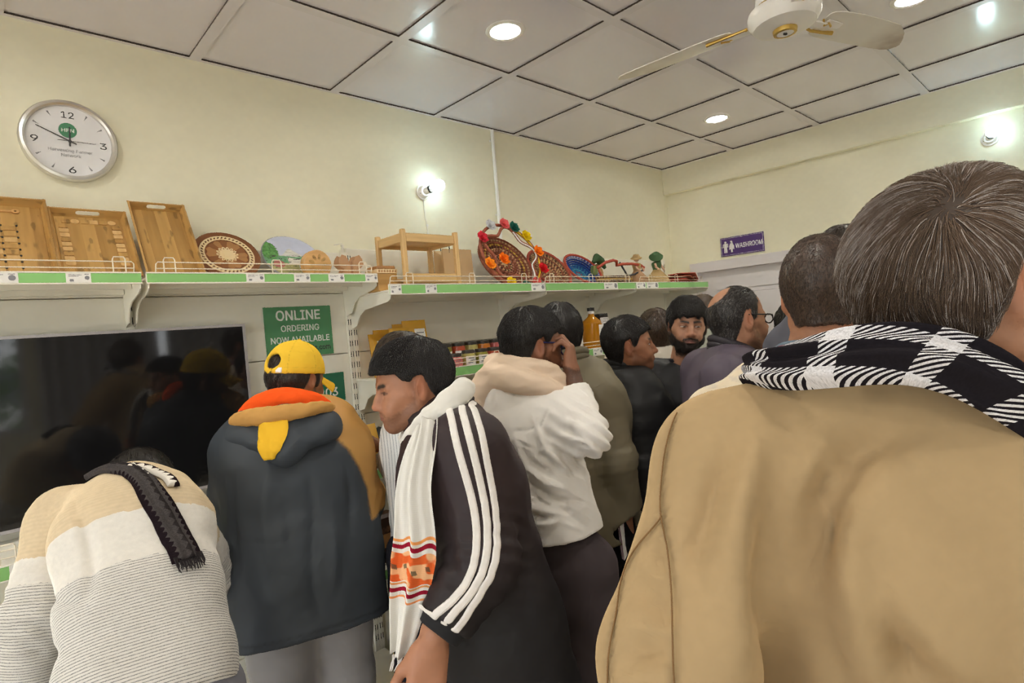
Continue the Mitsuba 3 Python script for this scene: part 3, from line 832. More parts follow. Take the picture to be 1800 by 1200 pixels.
def round_box():
    k = thing('round_wooden_box', 'small round wooden box in front of the painted plate', 'box')
    M = frame_tf([1.060, 2.262, SL + 0.060], [1, 0, 0], [0, 0, 1], [0, -1, 0])
    m = lathe([(0, -0.02), (0.058, -0.02), (0.060, -0.016), (0.060, 0.014), (0.055, 0.019), (0, 0.023)], 48)
    put('body', moved(m, M), 'wood_plain', k, uv=np.asarray(m.vertices)[:, :2], smooth=False)
    for i in range(9):
        a = i * 2 * math.pi / 9
        p = affinity.rotate(affinity.translate(affinity.scale(Point(0, 0).buffer(0.007), 1.7, 0.8), 0.03, 0), math.degrees(a), origin=(0, 0))
        m = shift(poly_ext(p, 0.003), [0, 0, 0.020])
        put('carving', moved(m, M), 'wood_tray', k, uv=np.asarray(m.vertices)[:, :2])


round_box()


def butterfly():
    k = thing('butterfly_holder', 'wooden butterfly-shaped napkin holder at the end of the shelf', 'napkin holder')
    M = frame_tf([1.213, 2.255, SL], [1, 0, 0], [0, 0, 1], [0, -1, 0])
    wing = Polygon([(0.004, 0.0), (0.038, 0.0), (0.046, 0.018), (0.034, 0.040), (0.058, 0.062), (0.052, 0.088), (0.040, 0.104), (0.022, 0.098), (0.008, 0.068), (0.003, 0.05)]).buffer(0.004).buffer(-0.004)
    for s in (1, -1):
        for z in (0.0, 0.045):
            m = shift(poly_ext(affinity.scale(wing, s, 1, origin=(0, 0)), 0.006), [0, 0, -z])
            put('wing', moved(m, M), 'wood_pale', k)
    put('body', moved(cat([tube([[0, 0.0, 0.004], [0, 0.04, 0.006], [0, 0.075, 0.004]], [0.004, 0.006, 0.003], 8), bx([-0.035, 0, -0.045], [0.035, 0.006, 0.004])]), M), 'wood_pale2', k)


mat('wood_pale', (0.42, 0.235, 0.12), 0.45)
mat('wood_pale2', (0.30, 0.15, 0.07), 0.45)
butterfly()
single('wall_hook', cat([tube([[1.285, 2.474, 2.02], [1.285, 2.452, 2.018], [1.282, 2.448, 2.01], [1.290, 2.448, 2.0]], 0.002, 6), rod([1.25, 2.470, 2.022], [1.292, 2.470, 2.03], 0.0018, 6), bx([1.288, 2.466, 1.985], [1.297, 2.475, 2.025])]), 'silver', 'small bare metal hook on the rack above the butterfly holder', 'hook')


def carved_box():
    k = thing('carved_box', 'small brown wooden box with a pale carved band beside the little table', 'box')
    x0, x1, y0, y1, z0, z1 = 1.288, 1.385, 2.17, 2.27, 1.805, 1.886
    z0 = SR
    for nm, m, mt in (('body', bx([x0, y0, z0], [x1, y1, z1 - 0.030], 0.002), 'wood_tray'), ('band', bx([x0 - 0.002, y0 - 0.002, z1 - 0.030], [x1 + 0.002, y1 + 0.002, z1 - 0.012], 0.001), 'bone'), ('lid', bx([x0 + 0.003, y0 + 0.003, z1 - 0.012], [x1 - 0.003, y1 - 0.003, z1 + 0.003], 0.004), 'plate_tan')):
        put(nm, m, mt, k, uv=(np.asarray(m.vertices)[:, [0, 2]] if mt == 'wood_tray' else None))
    for i in range(7):
        put('carved_diamond', moved(shift(poly_ext([(-0.005, 0), (0, -0.006), (0.005, 0), (0, 0.006)], 0.001), [x0 + 0.008 + i * 0.0135, z1 - 0.021, 0]), frame_tf([0, y0 - 0.002, 0], [1, 0, 0], [0, 0, 1], [0, -1, 0])), 'plate_tan', k)


carved_box()


def small_table():
    k = thing('small_wooden_table', 'small pale wooden table standing on the top shelf', 'table')
    xl, xr, yf, yb, zt = 1.408, 1.698, 2.135, 2.345, 2.046
    z0 = SR

    def wp(nm, lo, hi, rot):
        m = bx(lo, hi, 0.003)
        v = np.asarray(m.vertices)
        put(nm, m, 'pine', k, uv=np.stack([v[:, rot], v[:, (rot + 1) % 3] + v[:, (rot + 2) % 3] + lo[0]], 1))
    h = 0.011
    for x in (xl, xr):
        for y in (yf, yb):
            wp('leg', [x - h, y - h, z0], [x + h, y + h, zt], 2)
    for y in (yf, yb):
        wp('rail', [xl + h, y - 0.007, zt - 0.056], [xr - h, y + 0.007, zt - 0.016], 0)
        wp('lower_rail', [xl + h, y - 0.007, z0 + 0.030], [xr - h, y + 0.007, z0 + 0.072], 0)
    for x in (xl, xr):
        wp('rail', [x - 0.007, yf + h, zt - 0.056], [x + 0.007, yb - h, zt - 0.016], 1)
    wp('top', [xl + 0.004, yf + 0.004, zt - 0.040], [xr - 0.004, yb - 0.004, zt - 0.030], 0)
    wp('lower_shelf', [xl + 0.008, yf + 0.008, z0 + 0.040], [xr - 0.008, yb - 0.008, z0 + 0.049], 0)


small_table()


def paper_bag(label, x0, x1, y0, y1, z0, z1):
    k = thing('kraft_bag', label, 'bag')
    V = [[x0, y0, z0], [x1, y0, z0], [x1, y1, z0], [x0, y1, z0], [x0, y0 + 0.012, z1], [x1, y0 + 0.012, z1], [x1, y1 - 0.004, z1], [x0, y1 - 0.004, z1],
         [x0 + 0.015, (y0 + y1) / 2, z1 - 0.03], [x1 - 0.015, (y0 + y1) / 2, z1 - 0.03]]
    F = [[0, 1, 5], [0, 5, 4], [1, 2, 9], [2, 6, 9], [1, 9, 5], [2, 3, 7], [2, 7, 6], [3, 0, 8], [0, 4, 8], [3, 8, 7], [3, 2, 1], [3, 1, 0], [4, 5, 9], [4, 9, 8], [7, 8, 9], [7, 9, 6]]
    put('body', trimesh.Trimesh(np.array(V), F, process=False), 'kraft', k)
    for y in (y0 + 0.012, y1 - 0.006):
        c = (x0 + x1) / 2 - 0.02
        put('handle', tube([[c - 0.030, y, z1 - 0.02], [c - 0.028, y, z1 + 0.035], [c - 0.012, y, z1 + 0.068], [c + 0.012, y, z1 + 0.068], [c + 0.028, y, z1 + 0.035], [c + 0.032, y, z1 - 0.02]], 0.0017, 6), 'slot_dark', k, smooth=60, label='thin dark cord handle')


mat('kraft', (0.47, 0.315, 0.165), 0.8)
paper_bag('brown paper carrier bag with cord handles behind the small wooden table', 1.765, 1.955, 2.32, 2.41, SR, 2.003)

# woven wares
def coil_profile(r0, r1, n):
    pr = []
    for i in range(n):
        a, b = r0 + (r1 - r0) * i / n, r0 + (r1 - r0) * (i + 1) / n
        c, h = (a + b) / 2, (b - a) / 2
        for t in np.linspace(math.pi, 0, 6)[:-1]:
            pr.append((c + h * math.cos(t), h * 0.9 * math.sin(t)))
    pr.append((r1, 0))
    return pr


def woven_plate(label, M, r, cols, dish=0.0, n=13, seed=0, name='woven_plate'):
    k = thing(name, label, 'woven plate')
    R = np.random.default_rng(seed)
    for i in range(n):
        a, b = r * i / n, r * (i + 1) / n
        c, h = (a + b) / 2, (b - a) / 2 * 1.04
        z = dish * (c / r) ** 2
        m = 96 if i > 2 else 48
        if i == 0:
            me = shift(lathe([(0, -h), (b, -h * 0.6), (b, h * 0.4), (0, h)], 24), [0, 0, z])
            v = np.asarray(me.vertices); ph = np.zeros(len(v))
        else:
            th = np.linspace(0, 2 * np.pi, m, endpoint=False)
            me = tube(np.stack([c * np.cos(th), c * np.sin(th), np.full(m, z)], 1), h, 7, closed=True)
            v = np.asarray(me.vertices); ph = np.arctan2(v[:, 1], v[:, 0]) * c / 0.011
        c0, c1 = np.array(cols[i % len(cols)][0]), np.array(cols[i % len(cols)][1])
        s = (np.floor(ph) % 2 == 0)
        col = np.where(s[:, None], c0, c1) * R.uniform(0.8, 1.15, (len(v), 1))
        put('coil', moved(me, M), 'vcol_matte', k, color=np.clip(col, 0, 1), smooth=True)
    return k


BR, RU, TA, DK, YE, PK, BL = (0.17, 0.055, 0.03), (0.24, 0.075, 0.04), (0.46, 0.29, 0.15), (0.05, 0.02, 0.015), (0.50, 0.32, 0.06), (0.36, 0.16, 0.11), (0.02, 0.03, 0.16)
M1, L1 = lean(2.150, 2.205, SR, 2.40, 2.095, 0)
M1 = M1 @ trimesh.transformations.translation_matrix([0, 0.172, 0.0])
woven_plate('large brown coiled woven plate behind the flowered ring', M1, 0.176, [(TA, RU), (TA, BR), (RU, BR), (TA, DK), (BR, PK), (RU, BR), (BR, PK), (TA, BR), (RU, DK), (YE, BR), (RU, BR), (TA, BR), (RU, BR)], dish=0.02, seed=1)
M2, L2 = lean(2.505, 2.215, SR, 2.40, 2.02, 0)
M2 = M2 @ trimesh.transformations.translation_matrix([0, 0.142, 0.0])
k = woven_plate('smaller coiled woven plate with red rim, right of the flowered ring', M2, 0.146, [(TA, BR), (RU, TA), (BR, TA), (TA, DK), (RU, BR), (TA, BR), (BR, TA), (TA, DK), (RU, BR), (TA, BR), (DK, TA), (RU, BR)], dish=0.02, n=12, seed=2)
th = np.linspace(0, 2 * np.pi, 60, endpoint=False)
put('rim', moved(tube(np.stack([0.150 * np.cos(th), 0.150 * np.sin(th), np.full(60, 0.022)], 1), 0.0075, 8, closed=True), M2), 'red_cord', k, smooth=True, label='red rim')
mat('red_cord', (0.36, 0.055, 0.030), 0.7)
mat('rust_cord', (0.26, 0.070, 0.035), 0.75)


def flower_ring():
    k = thing('flowered_ring', 'red wicker ring with paper flowers leaning on the top shelf', 'wall hanging')
    M, L = lean(2.14, 2.14, SR, 2.30, 2.150, 0)
    rx, ry = 0.205, 0.195
    M = M @ trimesh.transformations.translation_matrix([0, ry, 0.0])
    th = np.linspace(0, 2 * np.pi, 80, endpoint=False)
    E_ = lambda s, z: np.stack([rx * s * np.cos(th), ry * s * np.sin(th), np.full(80, z)], 1)
    put('hoop', moved(tube(E_(1.0, 0), 0.0085, 8, closed=True), M), 'rust_cord', k, smooth=True)
    put('hoop_cord', moved(tube(np.stack([rx * 0.93 * np.cos(np.linspace(-1.45, 1.2, 40)), ry * 0.95 * np.sin(np.linspace(-1.45, 1.2, 40)), np.full(40, 0.008)], 1), 0.0052, 8), M), 'yellow_cord', k, smooth=True, label='yellow cord')
    # wavy inner cord
    t = np.linspace(0, 2 * np.pi, 140, endpoint=False)
    rr = 0.80 + 0.13 * np.cos(5 * t - 0.6)
    wav = np.stack([rx * rr * np.cos(t), ry * rr * np.sin(t), np.full(140, 0.010)], 1)
    put('wavy_cord', moved(tube(wav, 0.0085, 8, closed=True), M), 'rust_cord', k, smooth=True)
    half = (t > 5.0) | (t < 1.3)
    w2 = np.roll(wav[:, :], -int(5.0 / (2 * np.pi) * 140), axis=0)[:56]
    put('white_cord', moved(tube(w2 * [0.945, 0.945, 1] + [0, 0, 0.004], 0.0042, 8), M), 'white_flat', k, smooth=True, label='white cord')
    cols = [(84, (0.72, 0.13, 0.13)), (115, (0.66, 0.66, 0.68)), (150, (0.58, 0.03, 0.05)), (198, (0.90, 0.30, 0.02)), (242, (0.80, 0.58, 0.01)), (271, (0.02, 0.14, 0.09)), (296, (0.70, 0.12, 0.11)), (335, (0.60, 0.015, 0.02)), (8, (0.90, 0.22, 0.01)), (40, (0.75, 0.56, 0.01)), (65, (0.015, 0.11, 0.08))]
    R = np.random.default_rng(5)
    for a, c in cols:
        a = math.radians(a)
        m = paper_flower(0.033, R)
        sh = R.uniform(0.85, 1.1, (len(m.vertices), 1))
        put('paper_flower', moved(shift(m, [rx * math.cos(a), ry * math.sin(a), 0.012]), M), 'vcol_matte', k, color=np.clip(np.array(c) * sh, 0, 1))
    m = paper_flower(0.034, R)
    put('paper_flower', moved(shift(m, [-0.085, -0.030, 0.012]), M), 'vcol_matte', k, color=np.clip(np.array((0.88, 0.20, 0.01)) * R.uniform(0.85, 1.1, (len(m.vertices), 1)), 0, 1))


def paper_flower(r, R):
    """Two rings of cupped petals."""
    ms = []
    for ring, (n, s, tilt) in enumerate(((6, 1.0, 0.25), (5, 0.72, 0.75), (4, 0.42, 1.1))):
        for i in range(n):
            a = 2 * math.pi * (i + 0.5 * ring) / n + R.uniform(-0.15, 0.15)
            u = np.linspace(0, 1, 6); w = np.linspace(-1, 1, 5)
            U, W = np.meshgrid(u, w, indexing='ij')
            x = r * s * U * math.cos(tilt); z = r * s * (U * math.sin(tilt)) * 0.9 + 0.004 * np.abs(W) * U * 1.5
            y = r * s * 0.62 * W * np.sin(np.clip(U * 2.2, 0, 2.5)) * (1 + 0.1 * R.standard_normal())
            z = z + 0.002 * R.standard_normal(z.shape)
            X = np.stack([x * math.cos(a) - y * math.sin(a), x * math.sin(a) + y * math.cos(a), z], -1).reshape(-1, 3)
            f = []
            for p in range(5):
                for q in range(4):
                    b = p * 5 + q
                    f += [[b, b + 5, b + 6], [b, b + 6, b + 1]]
            ms.append(trimesh.Trimesh(X, f, process=False))
    return cat(ms)


mat('yellow_cord', (0.72, 0.47, 0.02), 0.7)
flower_ring()


def blue_basket():
    M, L = lean(2.845, 2.27, SR, 2.44, 1.99, 0)
    M = M @ trimesh.transformations.translation_matrix([0, 0.125, 0.0]) @ np.diag([1.15, 1, 1, 1])
    B1, B2, B3 = (0.03, 0.16, 0.30), (0.015, 0.05, 0.22), (0.015, 0.02, 0.12)
    k = woven_plate('blue coiled basket plate with a red rim on the top shelf', M, 0.122, [((0.08, 0.30, 0.40), (0.08, 0.25, 0.35)), (B1, (0.30, 0.05, 0.05)), (B1, B1), (B1, (0.06, 0.25, 0.35)), (B2, B1), (B1, B2), (B2, B2), (B2, B3), (B3, B2), (B3, (0.35, 0.35, 0.5))], n=10, dish=0.05, seed=4, name='blue_basket')
    th = np.linspace(0, 2 * np.pi, 60, endpoint=False)
    put('rim', moved(tube(np.stack([0.128 * np.cos(th), 0.128 * np.sin(th), np.full(60, 0.052)], 1), 0.008, 8, closed=True), M), 'red_cord', k, smooth=True, label='red rim')


blue_basket()


def handled_basket():
    k = thing('handled_basket', 'low woven basket with long red and black handles on the top shelf', 'basket')
    cx, cy, z0 = 3.0, 2.185, SR
    for i in range(5):
        th = np.linspace(0, 2 * np.pi, 70, endpoint=False)
        me = tube(np.stack([cx + (0.155 + 0.004 * i) * np.cos(th), cy + (0.052 + 0.002 * i) * np.sin(th), np.full(70, z0 + 0.008 + 0.013 * i)], 1), 0.0075, 7, closed=True)
        v = np.asarray(me.vertices)
        s = np.floor(np.arctan2(v[:, 1] - cy, v[:, 0] - cx) * 24) % 2 == 0
        put('coil', me, 'vcol_matte', k, color=np.where(s[:, None], [TA, YE][i % 2], [DK, TA][i % 2]), smooth=True)
    put('base', shift(moved(_cyl(0.155, 0.01, sections=40), np.diag([1, 0.33, 1, 1])), [cx, cy, z0 + 0.006]), 'kraft', k)
    put('handle', tube([[2.80, 2.16, 1.895], [2.88, 2.155, 1.93], [2.96, 2.155, 1.945], [3.0, 2.16, 1.94], [3.01, 2.17, 1.915], [3.08, 2.17, 1.925], [3.18, 2.17, 1.928], [3.28, 2.17, 1.920], [3.315, 2.17, 1.905], [3.30, 2.17, 1.885]], 0.009, 8), 'red_cord', k, smooth=True, label='red bent handle')
    put('handle', tube([[3.30, 2.17, 1.887], [3.20, 2.17, 1.86], [3.11, 2.17, 1.845], [3.085, 2.17, 1.83], [3.075, 2.18, 1.80]], 0.006, 8), 'ink', k, smooth=True, label='black bent handle')
    put('handle', tube([[3.06, 2.18, 1.935], [3.11, 2.175, 1.87], [3.16, 2.17, 1.80]], 0.006, 8), 'ink', k, smooth=True, label='black bent handle')


handled_basket()


def hair_clip_puppet():
    k = thing('woven_elephant', 'tan and green woven toy standing behind the handled basket', 'toy')
    put('body', cat([tube([[3.05, 2.37, SR], [3.05, 2.37, 1.90], [3.04, 2.37, 1.945]], [0.055, 0.05, 0.03], 14)]), 'vcol_matte', k, smooth=True, color=np.tile([0.33, 0.20, 0.09], (14 * 3 + 2, 1)))
    put('cap', tube([[2.98, 2.33, 1.955], [3.02, 2.33, 1.985], [3.06, 2.33, 1.965], [3.10, 2.33, 1.92]], [0.012, 0.03, 0.028, 0.01], 12), 'doll_green', k, smooth=True)
    put('side_patch', tube([[2.965, 2.32, 1.80], [2.965, 2.32, 1.86], [2.97, 2.32, 1.93]], [0.03, 0.036, 0.02], 10), 'vcol_matte', k, smooth=True, color=np.where(np.arange(32)[:, None] % 3 == 0, [0.30, 0.26, 0.09], [0.10, 0.16, 0.06]))


mat('doll_green', (0.035, 0.085, 0.03), 0.8)
mat('jute', (0.33, 0.19, 0.10), 0.9)
mat('jute_light', (0.40, 0.27, 0.12), 0.9)
mat('doll_skin', (0.62, 0.40, 0.28), 0.6)
hair_clip_puppet()


def doll(label, x, y, z0, h, green):
    k = thing('jute_doll', label, 'doll')
    s = h / 0.235
    put('skirt', shift(moved(lathe([(0, 0), (0.080, 0), (0.082, 0.02), (0.070, 0.06), (0.048, 0.085), (0.030, 0.105), (0.024, 0.115), (0, 0.115)], 28), np.diag([s, s, s, 1])), [x, y, z0]), 'jute' if not green else 'jute_light', k, smooth=35)
    put('bodice', shift(moved(lathe([(0, 0.112), (0.024, 0.112), (0.026, 0.125), (0.032, 0.150), (0.030, 0.162), (0.010, 0.170), (0, 0.17)], 20), np.diag([s, s, s, 1])), [x, y, z0]), 'jute_light' if not green else 'doll_green', k, smooth=35)
    c = np.array([x - 0.006, y - 0.006, z0 + 0.195 * s])
    hd = icosphere(3, 0.0205 * s)
    put('head', shift(hd, c), 'doll_skin', k, smooth=True)
    put('eye', cat([shift(icosphere(1, 0.0025 * s), c + np.array(v) * s) for v in ([-0.019, -0.005, 0.003], [-0.010, -0.0175, 0.003])]), 'ink', k)
    hb = lathe([(0.0, 0.030), (0.018, 0.026), (0.023, 0.012), (0.026, 0.008), (0.040, 0.002), (0.041, 0.004), (0.027, 0.012), (0.020, 0.028), (0, 0.033)] if not green else [(0.0, 0.028), (0.020, 0.026), (0.030, 0.012), (0.044, -0.002), (0.046, 0.002), (0.031, 0.018), (0.020, 0.031), (0, 0.034)], 28)
    R_ = trimesh.transformations.rotation_matrix(0.35 if not green else 0.75, [0.6, -0.8, 0])
    put('hat', shift(moved(moved(hb, np.diag([s, s, s, 1])), R_), c + [0.003, 0.003, 0.002]), 'jute_light' if not green else 'doll_green', k, smooth=35)
    if green:
        put('ribbon', tube([c + [0.012, -0.01, 0.01], c + [0.02, -0.012, -0.02], c + [0.012, -0.015, -0.04]], 0.010, 8), 'doll_green', k, smooth=True)
    for sd in (-1, 1):
        a = np.array([x + sd * 0.028 * s, y - 0.01, z0 + 0.150 * s])
        put('arm', tube([a, a + [sd * 0.010, -0.012, -0.022 * s], a + [-sd * 0.004, -0.03, -0.040 * s]], [0.009 * s, 0.008 * s, 0.006 * s], 8), 'doll_skin', k, smooth=True)
    if green:
        put('staff', rod([x + 0.055, y - 0.02, z0 + 0.06], [x + 0.075, y - 0.02, z0 + 0.16], 0.002, 6), 'jute_light', k)


doll('doll in a plain jute dress and tan hat at the end of the top shelf', 3.262, 2.19, SR, 0.222, False)
doll('doll with a wide green hat and striped skirt at the end of the top shelf', 3.575, 2.235, SR, 0.252, True)


def red_fans():
    k = thing('red_folding_fan', 'red woven hand fans lying flat at the end of the top shelf', 'fan')
    for i in range(3):
        a = 0.10 * i
        pg = [(0, 0.0), (0.30, -0.10), (0.33, 0.0), (0.30, 0.10), (0.0, 0.03)]
        m = shift(poly_ext(pg, 0.006), [0, 0, 0.018 * i])
        m = moved(m, trimesh.transformations.rotation_matrix(math.pi + a, [0, 0, 1]))
        put('blade', moved(m, frame_tf([4.03, 2.20, SR + 0.005], [1, 0, 0.0], [0, 1, 0], [0, 0, 1]) @ trimesh.transformations.rotation_matrix(0.13, [0, 1, 0])), 'red_cord' if i != 1 else 'rust_cord', k)


red_fans()


# pouches, jars, bottles on the second shelf
def pouch(label, x, y, z, w, h, yaw, tilt, roll=0.0, name='pouch', bsdf='pouch_yellow', lab=True):
    k = thing(name, label, 'pouch', 'yellow pouches on the second shelf')
    n = 10
    U, W = np.meshgrid(np.linspace(-1, 1, n), np.linspace(0, 1, n), indexing='ij')
    t = 0.020 * (1 - U ** 4) * (1 - W) ** 0.7 * np.minimum(1, W * 6 + 0.55) * 1.3 + 0.0012
    V = np.vstack([np.stack([U * w / 2, W * h, t], -1).reshape(-1, 3), np.stack([U * w / 2, W * h, -t], -1).reshape(-1, 3)])
    f = []
    for i in range(n - 1):
        for j in range(n - 1):
            a = i * n + j
            f += [[a, a + n, a + n + 1], [a, a + n + 1, a + 1]]
            b = a + n * n
            f += [[b, b + n + 1, b + n], [b, b + 1, b + n + 1]]
    m = trimesh.Trimesh(V, f, process=False)
    rm = trimesh.transformations.euler_matrix
    M = frame_tf([x, y, z], [1, 0, 0], [0, 0, 1], [0, -1, 0]) @ rm(0, yaw, 0) @ rm(-tilt, 0, 0) @ rm(0, 0, roll)
    put('bag', moved(m, M), bsdf, k, smooth=60)
    put('seal', moved(bx([-w / 2, h * 0.90, -0.0022], [w / 2, h * 0.905, 0.0022]), M), 'pouch_dark', k)
    if lab:
        put('label', moved(bx([0.02 - 0.028, h * 0.60, 0.006], [0.02 + 0.030, h * 0.83, 0.0145]), M), 'tag_paper', k, label='white paper label')
        put('print', moved(cat([bx([0.0, h * 0.74, 0.0144], [0.042, h * 0.765, 0.0149]), bx([0.0, h * 0.68, 0.0144], [0.036, h * 0.695, 0.0149]), bx([-0.002, h * 0.64, 0.0144], [0.030, h * 0.65, 0.0149])]), M), 'ink_soft', k)
    return k


mat('pouch_yellow', (0.66, 0.36, 0.035), 0.4)
mat('pouch_dark', (0.45, 0.22, 0.02), 0.5)
pouch('leftmost yellow pouch, standing against the post on the second shelf', 1.398, 2.385, SM, 0.105, 0.205, 0.30, 0.12)
pouch('yellow pouch second from the post, partly behind the leftmost one', 1.445, 2.425, SM, 0.11, 0.222, 0.2, 0.06)
pouch('yellow pouch third from the post, in front of the tallest ones', 1.478, 2.315, SM, 0.12, 0.225, 0.1, 0.10)
pouch('plain yellow pouch mostly hidden behind the tallest labelled one', 1.565, 2.425, SM, 0.12, 0.245, 0.0, 0.08, lab=False)
pouch('tallest yellow pouch with a white label, nearest the jars', 1.575, 2.33, SM, 0.135, 0.258, 0.0, 0.12)


def jar_parts(r, h, lid_h=0.016):
    body = lathe([(0, 0.002), (r * 0.9, 0), (r, 0.006), (r, h - 0.022), (r * 0.86, h - 0.010), (r * 0.84, h - 0.002), (0, h - 0.002)], 24)
    lid = lathe([(0, h - lid_h + 0.004), (r * 0.90, h - lid_h + 0.004), (r * 0.92, h - 0.004), (r * 0.88, h + 0.004), (0, h + 0.005)], 24)
    lab = lathe([(r + 0.0006, h * 0.18), (r + 0.0006, h * 0.72)], 24)
    th = np.arctan2(lab.vertices[:, 1], lab.vertices[:, 0])
    keep = np.all((th[lab.faces] > -2.75) & (th[lab.faces] < -0.35), axis=1)
    lab = trimesh.Trimesh(lab.vertices, lab.faces[keep], process=False)
    return body, lid, lab


def pr_text(r, h):
    ms = []
    for z, a0, a1 in ((0.58, -2.2, -1.3), (0.46, -2.0, -1.0), (0.34, -2.3, -1.6)):
        th = np.linspace(a0, a1, 6)
        p = np.stack([(r + 0.0008) * np.cos(th), (r + 0.0008) * np.sin(th), np.full(6, h * z)], 1)
        V = np.vstack([p, p + [0, 0, h * 0.05]])
        f = [[i, i + 1, 7 + i] for i in range(5)] + [[i, 7 + i, 6 + i] for i in range(5)]
        ms.append(trimesh.Trimesh(V, f, process=False))
    return cat(ms)


for nm, c in (('jam_green', (0.24, 0.21, 0.035)), ('jam_red', (0.42, 0.075, 0.035)), ('jam_orange', (0.50, 0.16, 0.02)), ('jam_pale', (0.42, 0.36, 0.12)), ('jam_dark', (0.028, 0.014, 0.008)), ('jam_amber', (0.20, 0.07, 0.008)), ('jam_pink', (0.48, 0.13, 0.12))):
    mat(nm, c, 0.12)
mat('lid_dark', (0.035, 0.028, 0.022), 0.35)
mat('lid_black', (0.012, 0.010, 0.010), 0.3)
mat('label_white', (0.74, 0.72, 0.70), 0.5)
mat('label_pink', (0.62, 0.17, 0.17), 0.5)
JP = {}


def jar(name, label, group, x, y, z, r, h, fill, lab='label_white', lid='lid_dark'):
    key = (r, h, fill, lab, lid)
    if key not in JP:
        b, l, t = jar_parts(r, h)
        JP[key] = (mikit.ply(b, fill, 35), mikit.ply(l, lid, 35), mikit.ply(t, lab, True) if lab else None, mikit.ply(pr_text(r, h), 'ink_soft', False))
    k = thing(name, label, 'jar' if name == 'jar' else 'bottle', group)
    tf = T().translate([x, y, z])
    b, l, t, p = JP[key]
    put_dict('body', b, k, to_world=tf); put_dict('lid', l, k, to_world=tf)
    if t:
        q = put_dict('label', t, k, to_world=tf)
        put_dict('print', p, q, to_world=tf)
    return k


fr = [('jam_pink', 'label_pink', 'pink'), ('jam_pale', 'label_white', 'pale'), ('jam_green', 'label_white', 'green'), ('jam_red', 'label_pink', 'red'), ('jam_orange', 'label_pink', 'orange'), ('jam_red', 'label_white', 'deep red'), ('jam_green', 'label_white', 'dull green')]
ords = ['first', 'second', 'third', 'fourth', 'fifth', 'sixth', 'seventh']
for i, (f, l, c) in enumerate(fr):
    jar('jar', f'{c} preserve jar, {ords[i]} in the front row right of the yellow pouches', 'preserve jars on the second shelf', 1.655 + 0.081 * i, 2.155, SM, 0.034, 0.078 if i == 0 else 0.088, f, l)
for i in range(7):
    f, l, c = fr[(i * 3 + 2) % 7]
    jar('jar', f'{c} preserve jar, {ords[i]} in the back row right of the yellow pouches', 'preserve jars on the second shelf', 1.665 + 0.082 * i, 2.245, SM, 0.036, 0.125, f, l)
for i in range(9):
    for j in range(2):
        if j == 1 and i % 2: continue
        jar('jar', f'dark jar of the {"front" if not j else "back"} row, {(ords + ["eighth", "ninth"])[i]} from the left, by the corner', 'dark jars by the far corner', 3.15 + 0.098 * i, 2.15 + 0.10 * j, SM, 0.043, 0.165 + 0.012 * j, ['jam_dark', 'jam_amber', 'jam_dark'][(i + j) % 3], None, 'lid_black')
for i in range(3):
    jar('jar', f'{["lowest", "middle", "topmost"][i]} dark jar with pink and white label in the stack right of the amber bottle', 'stacked jars right of the amber bottle', 2.868 + 0.004 * (i % 2), 2.215, SM + 0.074 * i, 0.046, 0.070, 'jam_dark', 'label_white', 'lid_black')
for i in range(2):
    jar('jar', f'{["lower", "upper"][i]} dark jar at the right end of the bottle shelf', 'jars at the right end of the bottle shelf', 2.985, 2.20, SM + 0.074 * i, 0.046, 0.070, 'jam_dark', 'label_white', 'lid_black')


def bottle(label, x, y, h, r, fill, sq=True):
    k = thing('bottle', label, 'bottle', 'tall bottles on the second shelf')
    pr = [(0, 0.002), (r * 0.92, 0), (r, 0.006), (r, h * 0.62), (r * 0.92, h * 0.69), (r * 0.42, h * 0.80), (r * 0.36, h * 0.84), (r * 0.36, h * 0.93), (0, h * 0.93)]
    m = lathe(pr, 28)
    if sq:
        v = m.vertices.copy(); a = np.arctan2(v[:, 1], v[:, 0]); q = np.hypot(v[:, 0], v[:, 1])
        f = 1 / np.maximum(np.abs(np.cos(a)), np.abs(np.sin(a))); f = 1 + (np.minimum(f, 1.22) - 1) * (q > r * 0.5)[:]
        v[:, :2] *= (f * 0.93)[:, None]; m.vertices = v
    put('glass', shift(m, [x, y, SM]), fill, k, smooth=35)
    put('neck', shift(lathe([(r * 0.37, h * 0.86), (r * 0.37, h * 0.935)], 20), [x, y, SM]), 'label_white', k)
    put('cap', shift(lathe([(0, h * 0.925), (r * 0.43, h * 0.925), (r * 0.44, h * 0.995), (r * 0.40, h), (0, h)], 22), [x, y, SM]), 'lid_black', k, smooth=35)
    put('label', shift(bx([r * 0.10, -r * 0.99, h * 0.16], [r * 0.86, -r * 0.93, h * 0.60]), [x, y, SM]) if sq else shift(lathe([(r + 0.001, h * 0.12), (r + 0.001, h * 0.58)], 26), [x, y, SM]), 'label_white', k, label='white label')


mat('amber', (0.42, 0.165, 0.008), 0.1)
bottle('tall square amber bottle with white label on the second shelf', 2.715, 2.17, 0.262, 0.052, 'amber')
bottle('tall white labelled bottle left of the amber bottle', 2.585, 2.20, 0.235, 0.044, 'jam_dark', False)
bottle('white labelled bottle half hidden behind a head, further left of the amber one', 2.45, 2.20, 0.235, 0.044, 'jam_dark', False)
single('clear_acrylic_stand', cat([bx([2.76, 2.12, SM], [2.764, 2.26, SM + 0.17])]), 'label_white', 'thin white divider right of the amber bottle', 'divider')

